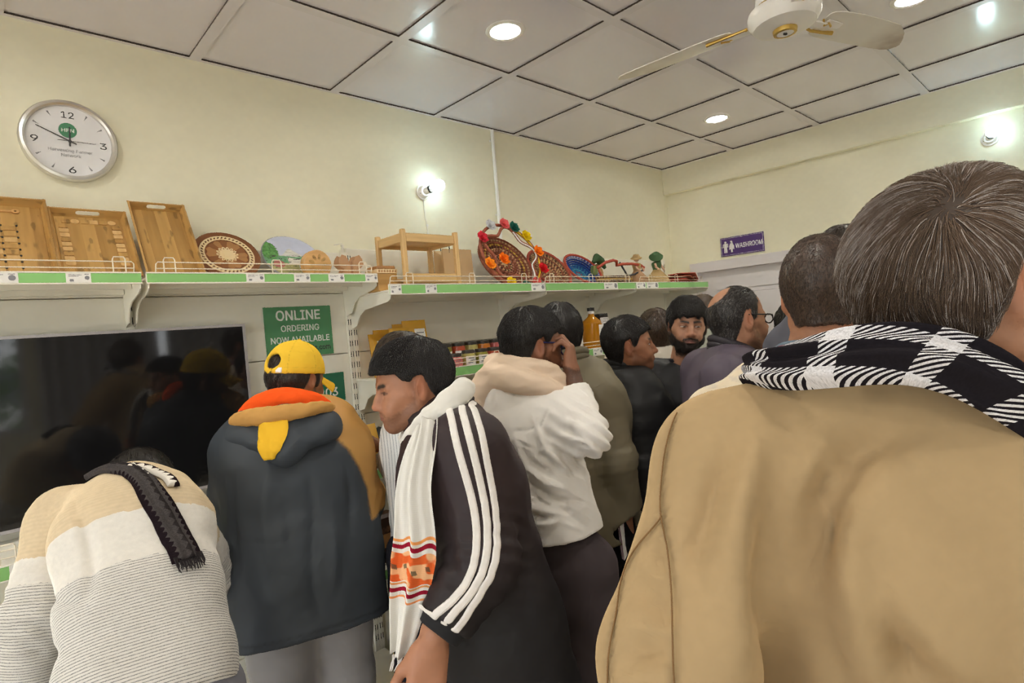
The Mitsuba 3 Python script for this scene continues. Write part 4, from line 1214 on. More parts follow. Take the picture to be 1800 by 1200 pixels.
# goods on the lower shelves, mostly hidden by the people
S3, S4 = 1.006 + 0.022, 0.645 + 0.022
mat('pack_brown', mikit.proc(lambda p, n, uv: mix(mi.Color3f(0.045, 0.018, 0.010), mi.Color3f(0.16, 0.075, 0.035), smoothstep(0.5, 0.75, mfbm(p.x * 26, p.y * 26, p.z * 26, 3)))), 0.4)
mat('box_yellow', (0.55, 0.36, 0.04), 0.5)
for i in range(9):
    x = 0.36 + 0.108 * i
    k = thing('snack_pack', f'dark brown snack pack, {(ords + ["eighth", "ninth"])[i]} from the left on the lowest shelf', 'packet', 'dark packs on the lowest shelf')
    hgt = 0.20 if i > 5 else 0.12
    put('pack', bx([x, 2.05, S4], [x + 0.095, 2.12, S4 + hgt], 0.012), 'pack_brown', k)
    put('label', bx([x + 0.02, 2.048, S4 + hgt * 0.35], [x + 0.075, 2.0505, S4 + hgt * 0.62]), 'plate_tan', k)
for i in range(5):
    x = 0.84 + 0.062 * i
    k = thing('snack_pack', f'dark brown tall pack, {ords[i]} from the left on the shelf under the television', 'packet', 'dark packs under the television')
    put('pack', bx([x, 2.20, S3], [x + 0.056, 2.30, S3 + 0.10], 0.010), 'pack_brown', k)
    put('label', bx([x + 0.01, 2.198, S3 + 0.03], [x + 0.045, 2.2005, S3 + 0.06]), 'bone', k)
k = thing('black_bag', 'black bag with gold print on the shelf behind the tan shoulder', 'bag')
V = tube([[1.245, 2.21, S3], [1.25, 2.21, S3 + 0.06], [1.25, 2.21, S3 + 0.13], [1.262, 2.21, S3 + 0.165]], [0.055, 0.06, 0.05, 0.012], 20)
put('bag', V, 'black_plastic', k, smooth=True)
put('print', shift(_cyl(0.012, 0.004, sections=14), [1.235, 2.152, S3 + 0.10]), 'gold', k)
for i, (x, z) in enumerate(((1.36, S3), (1.50, S3), (1.64, S3), (1.78, S3))):
    pouch(f'yellow pouch lying low on the lower shelf, {ords[i]} from the post', x, 2.2, z, 0.13, 0.19, 0.1 * i, 0.1, name='pouch')
for i in range(4):
    k = thing('yellow_box', f'yellow and black box near the floor, {ords[i]} from the left', 'box', 'yellow boxes near the floor')
    x = 1.22 + 0.13 * i
    put('body', bx([x, 2.02, 0.145], [x + 0.12, 2.2, 0.34], 0.004), 'box_yellow', k)
    put('panel', bx([x + 0.01, 2.018, 0.20], [x + 0.11, 2.0205, 0.30]), 'ink', k)
# ------------------------------------------------------------------ sculpting: distance fields on a graded grid, meshed by surface nets
from scipy.ndimage import map_coordinates
from scipy.spatial import cKDTree


def nrm(v):
    v = np.asarray(v, float)
    return v / (np.linalg.norm(v) + 1e-12)


class Sculpt:
    def __init__(s, lo, hi, h, fine=()):
        s.ax = []
        for a in range(3):
            x, xs = lo[a], [lo[a]]
            while x < hi[a]:
                st = h
                for flo, fhi, fh in fine:
                    if flo[a] - fh <= x <= fhi[a]: st = min(st, fh)
                x += st; xs.append(x)
            s.ax.append(np.array(xs, np.float32))
        s.D = np.full([len(x) for x in s.ax], 1.0, np.float32)

    def reg(s, lo, hi, pad):
        sl = tuple(slice(max(0, np.searchsorted(x, l - pad) - 1), np.searchsorted(x, g + pad) + 1) for x, l, g in zip(s.ax, lo, hi))
        return sl, s.ax[0][sl[0]][:, None, None], s.ax[1][sl[1]][None, :, None], s.ax[2][sl[2]][None, None, :]

    def join(s, sl, d, k, sub=False):
        D = s.D[sl]
        if D.size == 0: return
        d = d.astype(np.float32)
        if sub:
            d = -d
            h = np.maximum(k - np.abs(D - d), 0) / k
            s.D[sl] = np.maximum(D, d) + h * h * k * 0.25
        else:
            h = np.maximum(k - np.abs(D - d), 0) / k
            s.D[sl] = np.minimum(D, d) - h * h * k * 0.25

    def cone(s, a, b, ra, rb, k=0.02, sub=False):
        a, b = np.asarray(a, float), np.asarray(b, float)
        r = max(ra, rb)
        sl, X, Y, Z = s.reg(np.minimum(a, b) - r, np.maximum(a, b) + r, k + 0.03)
        ab = b - a; L2 = max(ab @ ab, 1e-12)
        t = np.clip(((X - a[0]) * ab[0] + (Y - a[1]) * ab[1] + (Z - a[2]) * ab[2]) / L2, 0, 1)
        d = np.sqrt((X - a[0] - t * ab[0]) ** 2 + (Y - a[1] - t * ab[1]) ** 2 + (Z - a[2] - t * ab[2]) ** 2) - (ra + (rb - ra) * t)
        s.join(sl, d, k, sub)

    def chain(s, pts, rs, k=0.02, sub=False):
        for i in range(len(pts) - 1):
            s.cone(pts[i], pts[i + 1], rs[i], rs[i + 1], k, sub)

    def ell(s, c, r, R=np.eye(3), k=0.02, sub=False):
        """R: rows are the ellipsoid's axes."""
        c, r = np.asarray(c, float), np.asarray(r, float)
        e = np.sqrt(((R * r[:, None]) ** 2).sum(0))
        sl, X, Y, Z = s.reg(c - e, c + e, k + 0.03)
        q = [(X - c[0]) * R[i, 0] + (Y - c[1]) * R[i, 1] + (Z - c[2]) * R[i, 2] for i in range(3)]
        k0 = np.sqrt(sum((q[i] / r[i]) ** 2 for i in range(3)))
        k1 = np.sqrt(sum((q[i] / r[i] ** 2) ** 2 for i in range(3))) + 1e-6
        s.join(sl, k0 * (k0 - 1) / k1, k, sub)

    def slab(s, a, b, wa, wb, ea, eb, right, p=2.4, k=0.03, sub=False):
        """Body section from a to b: half width w along right, half depth e across it; rounded ends."""
        a, b = np.asarray(a, float), np.asarray(b, float)
        ax = b - a; L = np.linalg.norm(ax); ax = ax / L
        rt = nrm(right - ax * (np.dot(right, ax))); fw = np.cross(ax, rt)
        m = max(wa, wb)
        sl, X, Y, Z = s.reg(np.minimum(a, b) - m, np.maximum(a, b) + m, k + 0.03)
        P = [X - a[0], Y - a[1], Z - a[2]]
        dot = lambda v: P[0] * v[0] + P[1] * v[1] + P[2] * v[2]
        l = dot(ax); t = np.clip(l / L, 0, 1); u = dot(rt); v = dot(fw)
        w = wa + (wb - wa) * t; e = ea + (eb - ea) * t
        ex = np.maximum(np.maximum(-l, l - L), 0)
        A, B, C = np.abs(u) / w, np.abs(v) / e, ex / e
        k0 = (A ** p + B ** p + C ** p) ** (1 / p) + 1e-6
        g = np.sqrt((A ** (p - 1) / w) ** 2 + (B ** (p - 1) / e) ** 2 + (C ** (p - 1) / e) ** 2) * k0 ** (1 - p) + 1e-3
        s.join(sl, (k0 - 1) / g, k, sub)

    def plane(s, o, n, k=0.006):
        """Keeps the side against n."""
        n = nrm(n)
        d = ((s.ax[0] - o[0]) * n[0])[:, None, None] + ((s.ax[1] - o[1]) * n[1])[None, :, None] + ((s.ax[2] - o[2]) * n[2])[None, None, :]
        d = -d.astype(np.float32)
        d = -d
        h = np.maximum(k - np.abs(s.D - d), 0) / k
        s.D = np.maximum(s.D, d) + h * h * k * 0.25

    def trim(s, o, n, reach, k=0.005):
        """Plane cut only within reach of o (for cuffs)."""
        n = nrm(n); o = np.asarray(o, float)
        sl, X, Y, Z = s.reg(o - reach, o + reach, 0)
        d = (X - o[0]) * n[0] + (Y - o[1]) * n[1] + (Z - o[2]) * n[2]
        far = np.sqrt((X - o[0]) ** 2 + (Y - o[1]) ** 2 + (Z - o[2]) ** 2) - reach
        d = np.minimum(d, -far)
        s.D[sl] = np.maximum(s.D[sl], d.astype(np.float32))

    def field(s, fn, band=0.04):
        """D += fn(points) near the surface."""
        I = np.nonzero(np.abs(s.D) < band)
        P = np.stack([s.ax[a][I[a]] for a in range(3)], 1).astype(float)
        s.D[I] += fn(P).astype(np.float32)

    def clip(s, fn, k=0.004):
        """D = max(D, fn(points)) near the surface."""
        I = np.nonzero(s.D < 0.05)
        P = np.stack([s.ax[a][I[a]] for a in range(3)], 1).astype(float)
        d = fn(P).astype(np.float32); D = s.D[I]
        h = np.maximum(k - np.abs(D - d), 0) / k
        s.D[I] = np.maximum(D, d) + h * h * k * 0.25

    def at(s, P):
        P = np.asarray(P, float)
        idx = [np.interp(P[:, a], s.ax[a], np.arange(len(s.ax[a]))) for a in range(3)]
        return map_coordinates(s.D, idx, order=1, mode='nearest')

    def grad(s, P, e=0.004):
        P = np.asarray(P, float)
        g = np.stack([s.at(P + e * np.eye(3)[a]) - s.at(P - e * np.eye(3)[a]) for a in range(3)], 1)
        return g / (np.linalg.norm(g, axis=1, keepdims=True) + 1e-9)

    def project(s, P, off=0.0, n=8):
        P = np.array(P, float)
        for _ in range(n):
            P -= 0.8 * (s.at(P) - off)[:, None] * s.grad(P)
        return P

    def hit(s, uv, d0=0.25, d1=4.0, step=0.004):
        """Where the view rays of these pixels first meet the surface."""
        out = []
        ts = np.arange(d0, d1, step)
        for u, v in uv:
            P = np.array([PX(u, v, 1.0)]) - CAM
            Q = CAM + P * ts[:, None]
            ins = np.all([(Q[:, a] > s.ax[a][0]) & (Q[:, a] < s.ax[a][-1]) for a in range(3)], 0)
            dd = np.where(ins, s.at(Q), 1.0)
            i = np.argmax(dd < 0) if (dd < 0).any() else int(np.argmin(dd))
            out.append(Q[max(i - 1, 0)] if (dd < 0).any() else Q[i])
        return s.project(np.array(out))

    def mesh(s, smooth=2):
        D = s.D
        neg = D < 0
        c = np.zeros([n - 1 for n in D.shape], np.int8)
        sh = [(i, j, k) for i in (0, 1) for j in (0, 1) for k in (0, 1)]
        for i, j, k in sh:
            c += neg[i:c.shape[0] + i, j:c.shape[1] + j, k:c.shape[2] + k]
        I = np.argwhere((c > 0) & (c < 8))
        idx = -np.ones(c.shape, np.int64); idx[tuple(I.T)] = np.arange(len(I))
        val = {o: D[I[:, 0] + o[0], I[:, 1] + o[1], I[:, 2] + o[2]] for o in sh}
        P = np.zeros((len(I), 3)); W = np.zeros(len(I))
        for o in sh:
            for a in range(3):
                if o[a] == 0:
                    q = tuple(o[b] + (b == a) for b in range(3))
                    da, db = val[o], val[q]
                    m = (da < 0) != (db < 0)
                    t = np.where(m, da / np.where(m, da - db, 1), 0)
                    p = np.broadcast_to(np.array(o, float), P.shape).copy(); p[:, a] += t
                    P += p * m[:, None]; W += m
        P /= W[:, None]
        V = np.empty_like(P)
        for a in range(3):
            x = s.ax[a]; V[:, a] = x[I[:, a]] + P[:, a] * (x[I[:, a] + 1] - x[I[:, a]])
        F = []
        for a in range(3):
            b, d = (a + 1) % 3, (a + 2) % 3
            lo = [slice(1, -1)] * 3; lo[a] = slice(0, -1)
            hi = [slice(1, -1)] * 3; hi[a] = slice(1, None)
            n0, n1 = neg[tuple(lo)], neg[tuple(hi)]
            for flip in (False, True):
                E_ = np.argwhere(n0 & ~n1 if not flip else ~n0 & n1)
                if not len(E_): continue
                E_ = E_ + np.array([1 if q != a else 0 for q in range(3)])
                ob, od = np.zeros(3, int), np.zeros(3, int); ob[b] = 1; od[d] = 1
                q = [idx[tuple((E_ - x).T)] for x in (0 * ob, ob, ob + od, od)]
                q = np.stack(q, 1)
                if flip: q = q[:, ::-1]
                F.append(q)
        F = np.vstack(F)
        F = F[(F >= 0).all(1)]
        tri = np.vstack([F[:, [0, 1, 2]], F[:, [0, 2, 3]]])
        if smooth:
            e = np.vstack([F[:, [0, 1]], F[:, [1, 2]], F[:, [2, 3]], F[:, [3, 0]]])
            for lam in [0.5, -0.52] * smooth:
                acc = np.zeros_like(V); cnt = np.zeros(len(V))
                for x, y in ((0, 1), (1, 0)):
                    for q in range(3): acc[:, q] += np.bincount(e[:, x], V[e[:, y], q], len(V))
                    cnt += np.bincount(e[:, x], minlength=len(V))
                V = V + lam * (acc / np.maximum(cnt, 1)[:, None] - V)
        return V, tri


def vnormals(V, F):
    n = np.zeros_like(V); fn = np.cross(V[F[:, 1]] - V[F[:, 0]], V[F[:, 2]] - V[F[:, 0]])
    for k in range(3):
        for q in range(3): n[:, q] += np.bincount(F[:, k], fn[:, q], len(V))
    return n / (np.linalg.norm(n, axis=1, keepdims=True) + 1e-12)


def ridged(P, seed=0, oct=3):
    n = meshkit.fbm(P, oct, seed)
    return 1 - np.abs(2 * n - 1) * 1.6


def segdist(P, pts):
    """Distance of points to a polyline, and the fraction along it."""
    pts = np.asarray(pts, float)
    best = np.full(len(P), 9.0); tt = np.zeros(len(P)); n = len(pts) - 1
    for i in range(n):
        a, b = pts[i], pts[i + 1]; ab = b - a
        t = np.clip(((P - a) @ ab) / max(ab @ ab, 1e-9), 0, 1)
        d = np.linalg.norm(P - a - t[:, None] * ab, axis=1)
        m = d < best
        best = np.where(m, d, best); tt = np.where(m, (i + t) / n, tt)
    return best, tt


def crease(V, N, pts, depth, width, taper=True):
    """Presses a fold along a polyline into (depth < 0) or out of the surface."""
    d, t = segdist(V, pts)
    f = np.exp(-(d / width) ** 2)
    if taper: f = f * np.sin(np.pi * np.clip(t * 0.92 + 0.04, 0, 1)) ** 0.6
    return V + N * (depth * f)[:, None]


# ------------------------------------------------------------------ heads and hands
class Head:
    """Local frame: x forward, y to the person's left, z up; origin inside the skull at ear height."""
    def __init__(s, c, yaw, pitch=0.0, roll=0.0, scale=1.0):
        cy, sy, cp, sp, cr, sr = math.cos(yaw), math.sin(yaw), math.cos(pitch), math.sin(pitch), math.cos(roll), math.sin(roll)
        f = np.array([cy * cp, sy * cp, sp]); l0 = np.array([-sy, cy, 0]); u0 = np.cross(f, l0)
        s.f, s.l, s.u = f, l0 * cr + u0 * sr, u0 * cr - l0 * sr
        s.c, s.s = np.asarray(c, float), scale
        s.R = np.array([s.f, s.l, s.u])

    def w(s, x, y, z):
        return s.c + s.s * (x * s.f + y * s.l + z * s.u)

    def loc(s, P):
        return (np.asarray(P) - s.c) @ s.R.T / s.s

    def rot(s, x=0, y=0, z=0):
        """Axes turned within the head frame."""
        M = trimesh.transformations.euler_matrix(x, y, z)[:3, :3]
        return M.T @ s.R


def sculpt_head(S, H, neck_to, neck_r=0.056, face=True, jaw=1.0, nose=1.0, ears=True):
    k = H.s
    w = H.w
    S.ell(w(-0.014, 0, 0.028), np.array([0.099, 0.0765, 0.092]) * k, H.R, 0.01)
    S.ell(w(-0.045, 0, 0.012), np.array([0.066, 0.070, 0.072]) * k, H.R, 0.03)
    S.ell(w(0.026, 0, -0.028), np.array([0.060, 0.0605, 0.080]) * k, H.R, 0.03)
    for y in (-1, 1):
        S.cone(w(-0.004, 0.052 * y, -0.030), w(0.008, 0.054 * y * jaw, -0.066), 0.018 * k, 0.017 * k, 0.025)
        S.cone(w(0.008, 0.054 * y * jaw, -0.066), w(0.066, 0.020 * y, -0.096), 0.017 * k, 0.017 * k, 0.025)
        S.cone(w(0.050, 0.046 * y, -0.018), w(0.030, 0.058 * y, -0.012), 0.016 * k, 0.015 * k, 0.02)      # cheekbone
    S.cone(w(0.074, -0.010, -0.097), w(0.074, 0.010, -0.097), 0.0185 * k, 0.0185 * k, 0.02)
    if face:
        for y in (-1, 1):
            S.cone(w(0.080, 0.010 * y, 0.012), w(0.068, 0.044 * y, 0.014), 0.010 * k, 0.009 * k, 0.014)
            S.ell(w(0.089, 0.031 * y, -0.004), np.array([0.016, 0.017, 0.0125]) * k, H.R, 0.012, True)
            S.ell(w(0.0685, 0.031 * y, -0.004), np.array([0.0155, 0.0165, 0.0145]) * k, H.R, 0.004)          # lids
            S.ell(w(0.074, 0.038 * y, -0.048), np.array([0.014, 0.016, 0.018]) * k, H.R, 0.03)                  # cheek
        S.chain([w(0.083, 0, 0.006), w(0.096, 0, -0.016), w(0.1075 + 0.006 * (nose - 1), 0, -0.036)], np.array([0.0085, 0.0085, 0.0115]) * k * nose, 0.012)
        for y in (-1, 1):
            S.ell(w(0.095, 0.0125 * y * nose, -0.0405), np.array([0.0125, 0.0075, 0.0085]) * k, H.R, 0.008)
            S.ell(w(0.1015, 0.0065 * y, -0.0485), np.array([0.005, 0.0032, 0.0030]) * k, H.R, 0.003, True)
        S.ell(w(0.076, 0, -0.068), np.array([0.019, 0.030, 0.022]) * k, H.R, 0.02)
        for y in (-1, 1):
            S.cone(w(0.0945, 0, -0.0635), w(0.084, 0.023 * y, -0.0685), 0.0058 * k, 0.0030 * k, 0.006)
            S.cone(w(0.0935, 0, -0.0755), w(0.084, 0.022 * y, -0.0705), 0.0068 * k, 0.0030 * k, 0.006)
            S.cone(w(0.1005, 0, -0.0690), w(0.090, 0.023 * y, -0.0695), 0.0012 * k, 0.0010 * k, 0.003, True)
        S.cone(w(0.096, -0.008, -0.086), w(0.096, 0.008, -0.086), 0.004 * k, 0.004 * k, 0.012, True)
    if ears:
        for y in (-1, 1):
            R = H.rot(z=0.42 * y, y=-0.15)
            S.ell(w(-0.012, 0.081 * y, -0.008), np.array([0.019, 0.0065, 0.033]) * k, R, 0.008)
            S.ell(w(-0.006, 0.076 * y, -0.036), np.array([0.010, 0.006, 0.011]) * k, R, 0.008)
            S.ell(w(-0.007, 0.0885 * y, -0.006), np.array([0.0095, 0.0050, 0.020]) * k, R, 0.004, True)
            S.cone(w(0.008, 0.0755 * y, -0.020), w(0.009, 0.0765 * y, -0.008), 0.005 * k, 0.004 * k, 0.005)
    nt = np.asarray(neck_to, float)
    nb = w(-0.030, 0, -0.055)
    S.chain([nb, 0.5 * (nb + nt) + H.f * 0.004, nt], [neck_r * k, neck_r * k * 0.98, neck_r * k * 1.12], 0.03)
    S.cone(w(0.012, 0, -0.075), 0.35 * nb + 0.65 * nt + H.f * 0.02, 0.034 * k, 0.034 * k, 0.03)


def face_colors(V, H, skin, beard=0.0, brows=1.0, lips=None, stubble=0.0, blush=0.04, hairc=(0.012, 0.009, 0.008), seed=0, eyes=True, lid=0.55):
    """Vertex colours of the skin itself: brows, lips, beard, eyelids."""
    skin = np.asarray(skin, float)
    L = H.loc(V)
    x, y, z = L.T
    C = np.tile(skin, (len(V), 1))
    n = meshkit.fbm(V * 60, 3, seed)
    C *= (0.92 + 0.16 * n)[:, None]
    r = np.array([1.10, 0.90, 0.86])
    def blend(mask, col):
        nonlocal C
        C = C * (1 - mask[:, None]) + np.asarray(col) * mask[:, None]
    ear = np.exp(-(((np.abs(y) - 0.085) / 0.015) ** 2 + ((x + 0.01) / 0.025) ** 2 + (z / 0.04) ** 2))
    C *= 1 + ear[:, None] * (r - 1) * 0.9
    nose = np.exp(-(((x - 0.108) / 0.014) ** 2 + (y / 0.018) ** 2 + ((z + 0.038) / 0.014) ** 2))
    C *= 1 + nose[:, None] * (r - 1) * 0.8
    front = np.clip((x - 0.03) / 0.02, 0, 1)
    if brows:
        ya = np.abs(y)
        cz = 0.0165 + 0.004 * np.sin(np.clip((ya - 0.010) / 0.04, 0, 1) * 2.4)
        m = np.exp(-((z - cz) / 0.0050) ** 2) * ((ya > 0.009) & (ya < 0.050)) * front * np.clip((0.053 - ya) / 0.016, 0, 1)
        blend(np.clip(m * 1.15 * brows * (0.75 + 0.5 * meshkit.noise(V * 400, seed)), 0, 0.95), hairc)
    lips = skin * [0.80, 0.62, 0.62] if lips is None else lips
    m = np.exp(-(((z + 0.0692 + 0.10 * y * y / 0.02 * 0.02) / 0.0085) ** 4 + (y / 0.0235) ** 4)) * (x > 0.078)
    blend(np.clip(m * 0.85, 0, 1), lips)
    blend(np.exp(-((z + 0.0692) / 0.0016) ** 2) * (np.abs(y) < 0.024) * (x > 0.080) * 0.7, np.array(lips) * 0.35)
    if eyes:
        for s in (-1, 1):
            e = np.exp(-((((np.abs(y) - 0.031) / 0.0150) ** 2 + ((z + 0.0015) / 0.0042) ** 2) ** 2)) * front
        blend(np.clip(e * lid * 1.1, 0, 0.95), skin * 0.12)
        lash = np.exp(-(((z + 0.0005 - 0.004 * np.cos((ya_ := (np.abs(y) - 0.031) / 0.0165) * 1.5)) / 0.0016) ** 2)) * (np.abs(ya_) < 1) * front
        blend(np.clip(lash * 0.8, 0, 0.9), skin * 0.08)
        und = np.exp(-(((np.abs(y) - 0.030) / 0.018) ** 2 + ((z + 0.016) / 0.008) ** 2)) * front
        C *= 1 - 0.16 * und[:, None]
    if beard or stubble:
        bn = meshkit.fbm(V * 220, 2, seed + 3)
        low = np.interp(x, [-0.01, 0.02, 0.05, 0.075, 0.09], [-0.010, -0.030, -0.052, -0.060, -0.064])
        jawm = np.clip((low - z) / 0.010 + (bn - 0.5) * 1.2, 0, 1) * np.clip((x + 0.004) / 0.016, 0, 1) * np.clip((z + 0.150) / 0.03, 0, 1)
        mous = np.exp(-(((z + 0.0565 + 0.18 * np.abs(y)) / 0.0058) ** 2)) * (np.abs(y) < 0.034) * (x > 0.075)
        side = np.clip(1 - np.abs(x - 0.010) / 0.016, 0, 1) * (z < 0.02) * (z > -0.06) * (np.abs(y) > 0.05)
        m = np.clip(np.maximum(np.maximum(jawm, mous * 1.2), side * 0.9), 0, 1)
        m *= 1 - np.exp(-(((z + 0.0692) / 0.0080) ** 4 + (y / 0.022) ** 4)) * (x > 0.078)
        blend(np.clip(m * (beard or stubble) * (0.8 + 0.4 * bn), 0, 0.96), hairc if beard else skin * 0.30)
    return np.clip(C, 0, 1)


def eyes_for(H, parent, gaze=(0, 0), iris=(0.03, 0.015, 0.008), lid=0.35):
    """Eyeball cap with iris and pupil set between the lids."""
    for s in (-1, 1):
        m = trimesh.creation.uv_sphere(1.0, count=[28, 36])
        v = np.asarray(m.vertices)
        g = nrm([1, gaze[0], gaze[1]])
        a = np.arccos(np.clip(v @ g, -1, 1))
        C = np.where((a < 0.20)[:, None], [0.004, 0.004, 0.004], np.where((a < 0.56)[:, None], iris, [0.42, 0.38, 0.35]))
        r = np.array([0.0122, 0.0145, 0.0046]) * H.s
        P = H.w(0.0735, 0.031 * s, -0.0030) + (v * r) @ H.R
        put('eye', trimesh.Trimesh(P, m.faces, process=False), 'eye_gloss', parent, color=C, smooth=True)


mat('eye_gloss', VCOL, 0.1, spec=0.6)


def sculpt_hand(S, wrist, fdir, palm_n, side, curl=0.5, scale=1.0, spread=0.1, thumb=(0.6, 0.5), curls=None, k=0.004):
    """A hand with five fingers. fdir: wrist to knuckles; palm_n: the way the palm faces; side: +1 if the thumb is towards cross(palm_n, fdir)."""
    f = nrm(fdir); n = nrm(palm_n - f * np.dot(palm_n, f)); t = np.cross(n, f) * side
    w = np.asarray(wrist, float); s = scale
    P = lambda a, b, c: w + s * (a * f + b * t + c * n)
    S.cone(P(-0.02, 0, 0), P(0.012, 0, 0), 0.026 * s, 0.025 * s, 0.015)
    for b, l in ((0.030, 0.086), (0.010, 0.091), (-0.010, 0.087), (-0.028, 0.078)):
        S.cone(P(0.012, b * 0.62, 0), P(l, b, -0.003), 0.0165 * s, 0.0115 * s, 0.014)
    S.cone(P(0.020, 0.020, 0.006), P(0.045, 0.030, 0.010), 0.018 * s, 0.015 * s, 0.012)
    S.cone(P(0.020, -0.020, 0.006), P(0.055, -0.024, 0.006), 0.015 * s, 0.012 * s, 0.012)
    lens = [(0.042, 0.025, 0.020), (0.046, 0.029, 0.021), (0.042, 0.027, 0.020), (0.033, 0.021, 0.018)]
    curls = curls if curls is not None else [curl * 0.9, curl, curl * 1.05, curl * 1.1]
    tips = []
    for (b, l), ln, i in zip(((0.030, 0.086), (0.010, 0.091), (-0.010, 0.087), (-0.028, 0.078)), lens, range(4)):
        p = P(l, b, -0.003); ang = 0.0; sp = (b / 0.03) * spread
        r = [0.0098, 0.0090, 0.0082, 0.0072]
        if i == 3: r = [x * 0.86 for x in r]
        for j, q in enumerate(ln):
            ang += curls[i] * (0.75, 1.05, 0.7)[j]
            d = nrm(math.cos(ang) * (f + sp * t) + math.sin(ang) * n)
            p2 = p + d * q * s
            S.cone(p, p2, r[j] * s, r[j + 1] * s, k)
            p = p2
        tips.append(p)
    a0 = P(0.022, 0.026, 0.006)
    d1 = nrm(0.75 * f + thumb[0] * t * 1.2 + thumb[1] * n * 0.6)
    a1 = a0 + d1 * 0.040 * s
    d2 = nrm(0.95 * f + thumb[0] * t * 0.5 + thumb[1] * n)
    a2 = a1 + d2 * 0.032 * s
    d3 = nrm(f + thumb[1] * n * 1.2 - 0.1 * t)
    a3 = a2 + d3 * 0.024 * s
    S.cone(a0, a1, 0.0150 * s, 0.0115 * s, 0.010)
    S.cone(a1, a2, 0.0112 * s, 0.0100 * s, k)
    S.cone(a2, a3, 0.0102 * s, 0.0080 * s, k)
    return tips + [a3]


# ------------------------------------------------------------------ hair
def hair_cap(H, line, thick, res=0.0035, bulge=(), noise_amp=0.004, seed=0, extra=None, ragged=0.010):
    """line: (x, z) points of the hairline as seen from the side; thick: (z, thickness) points. Returns the field."""
    lo = H.c - 0.20 * H.s; hi = H.c + 0.20 * H.s
    S = Sculpt(lo, hi, res)
    t = np.array(thick, float)
    S.ell(H.w(-0.014, 0, 0.028), np.array([0.099, 0.0765, 0.092]) * H.s, H.R, 0.01)
    S.ell(H.w(-0.045, 0, 0.012), np.array([0.066, 0.070, 0.072]) * H.s, H.R, 0.03)
    S.ell(H.w(0.026, 0, -0.010), np.array([0.058, 0.0615, 0.075]) * H.s, H.R, 0.03)
    S.cone(H.w(-0.035, 0, -0.05), H.w(-0.045, 0, -0.10), 0.056 * H.s, 0.054 * H.s, 0.03)
    line = np.array(line, float)

    def grow(P):
        L = H.loc(P)
        th = np.interp(L[:, 2], t[:, 0], t[:, 1]) * H.s
        th = th * (1 + 0.5 * np.clip(-L[:, 0] / 0.1, 0, 1) * 0.3)
        for (cx, cy, cz, r, a) in bulge:
            th = th + a * np.exp(-(((L[:, 0] - cx) ** 2 + (L[:, 1] - cy) ** 2 + (L[:, 2] - cz) ** 2) / r ** 2))
        n1 = meshkit.fbm(L * [22, 50, 30], 3, seed) - 0.5
        return -(th + noise_amp * 2 * n1)
    S.field(grow, 0.09)

    def cut(P):
        L = H.loc(P)
        z0 = np.interp(L[:, 0], line[:, 0], line[:, 1])
        n = meshkit.fbm(L * [60, 60, 30], 2, seed + 5) - 0.5
        d = z0 - L[:, 2] + ragged * n
        if extra is not None: d = np.maximum(d, extra(L))
        return d
    S.clip(cut, 0.006)
    return S


def scatter(V, F, n, R, weight=None):
    a = np.linalg.norm(np.cross(V[F[:, 1]] - V[F[:, 0]], V[F[:, 2]] - V[F[:, 0]]), axis=1)
    if weight is not None: a = a * weight(V[F].mean(1))
    f = R.choice(len(F), n, p=a / a.sum())
    u, v = R.random(n), R.random(n)
    m = u + v > 1; u[m], v[m] = 1 - u[m], 1 - v[m]
    P = V[F[f, 0]] * (1 - u - v)[:, None] + V[F[f, 1]] * u[:, None] + V[F[f, 2]] * v[:, None]
    N = np.cross(V[F[f, 1]] - V[F[f, 0]], V[F[f, 2]] - V[F[f, 0]])
    return P, N / (np.linalg.norm(N, axis=1, keepdims=True) + 1e-12)


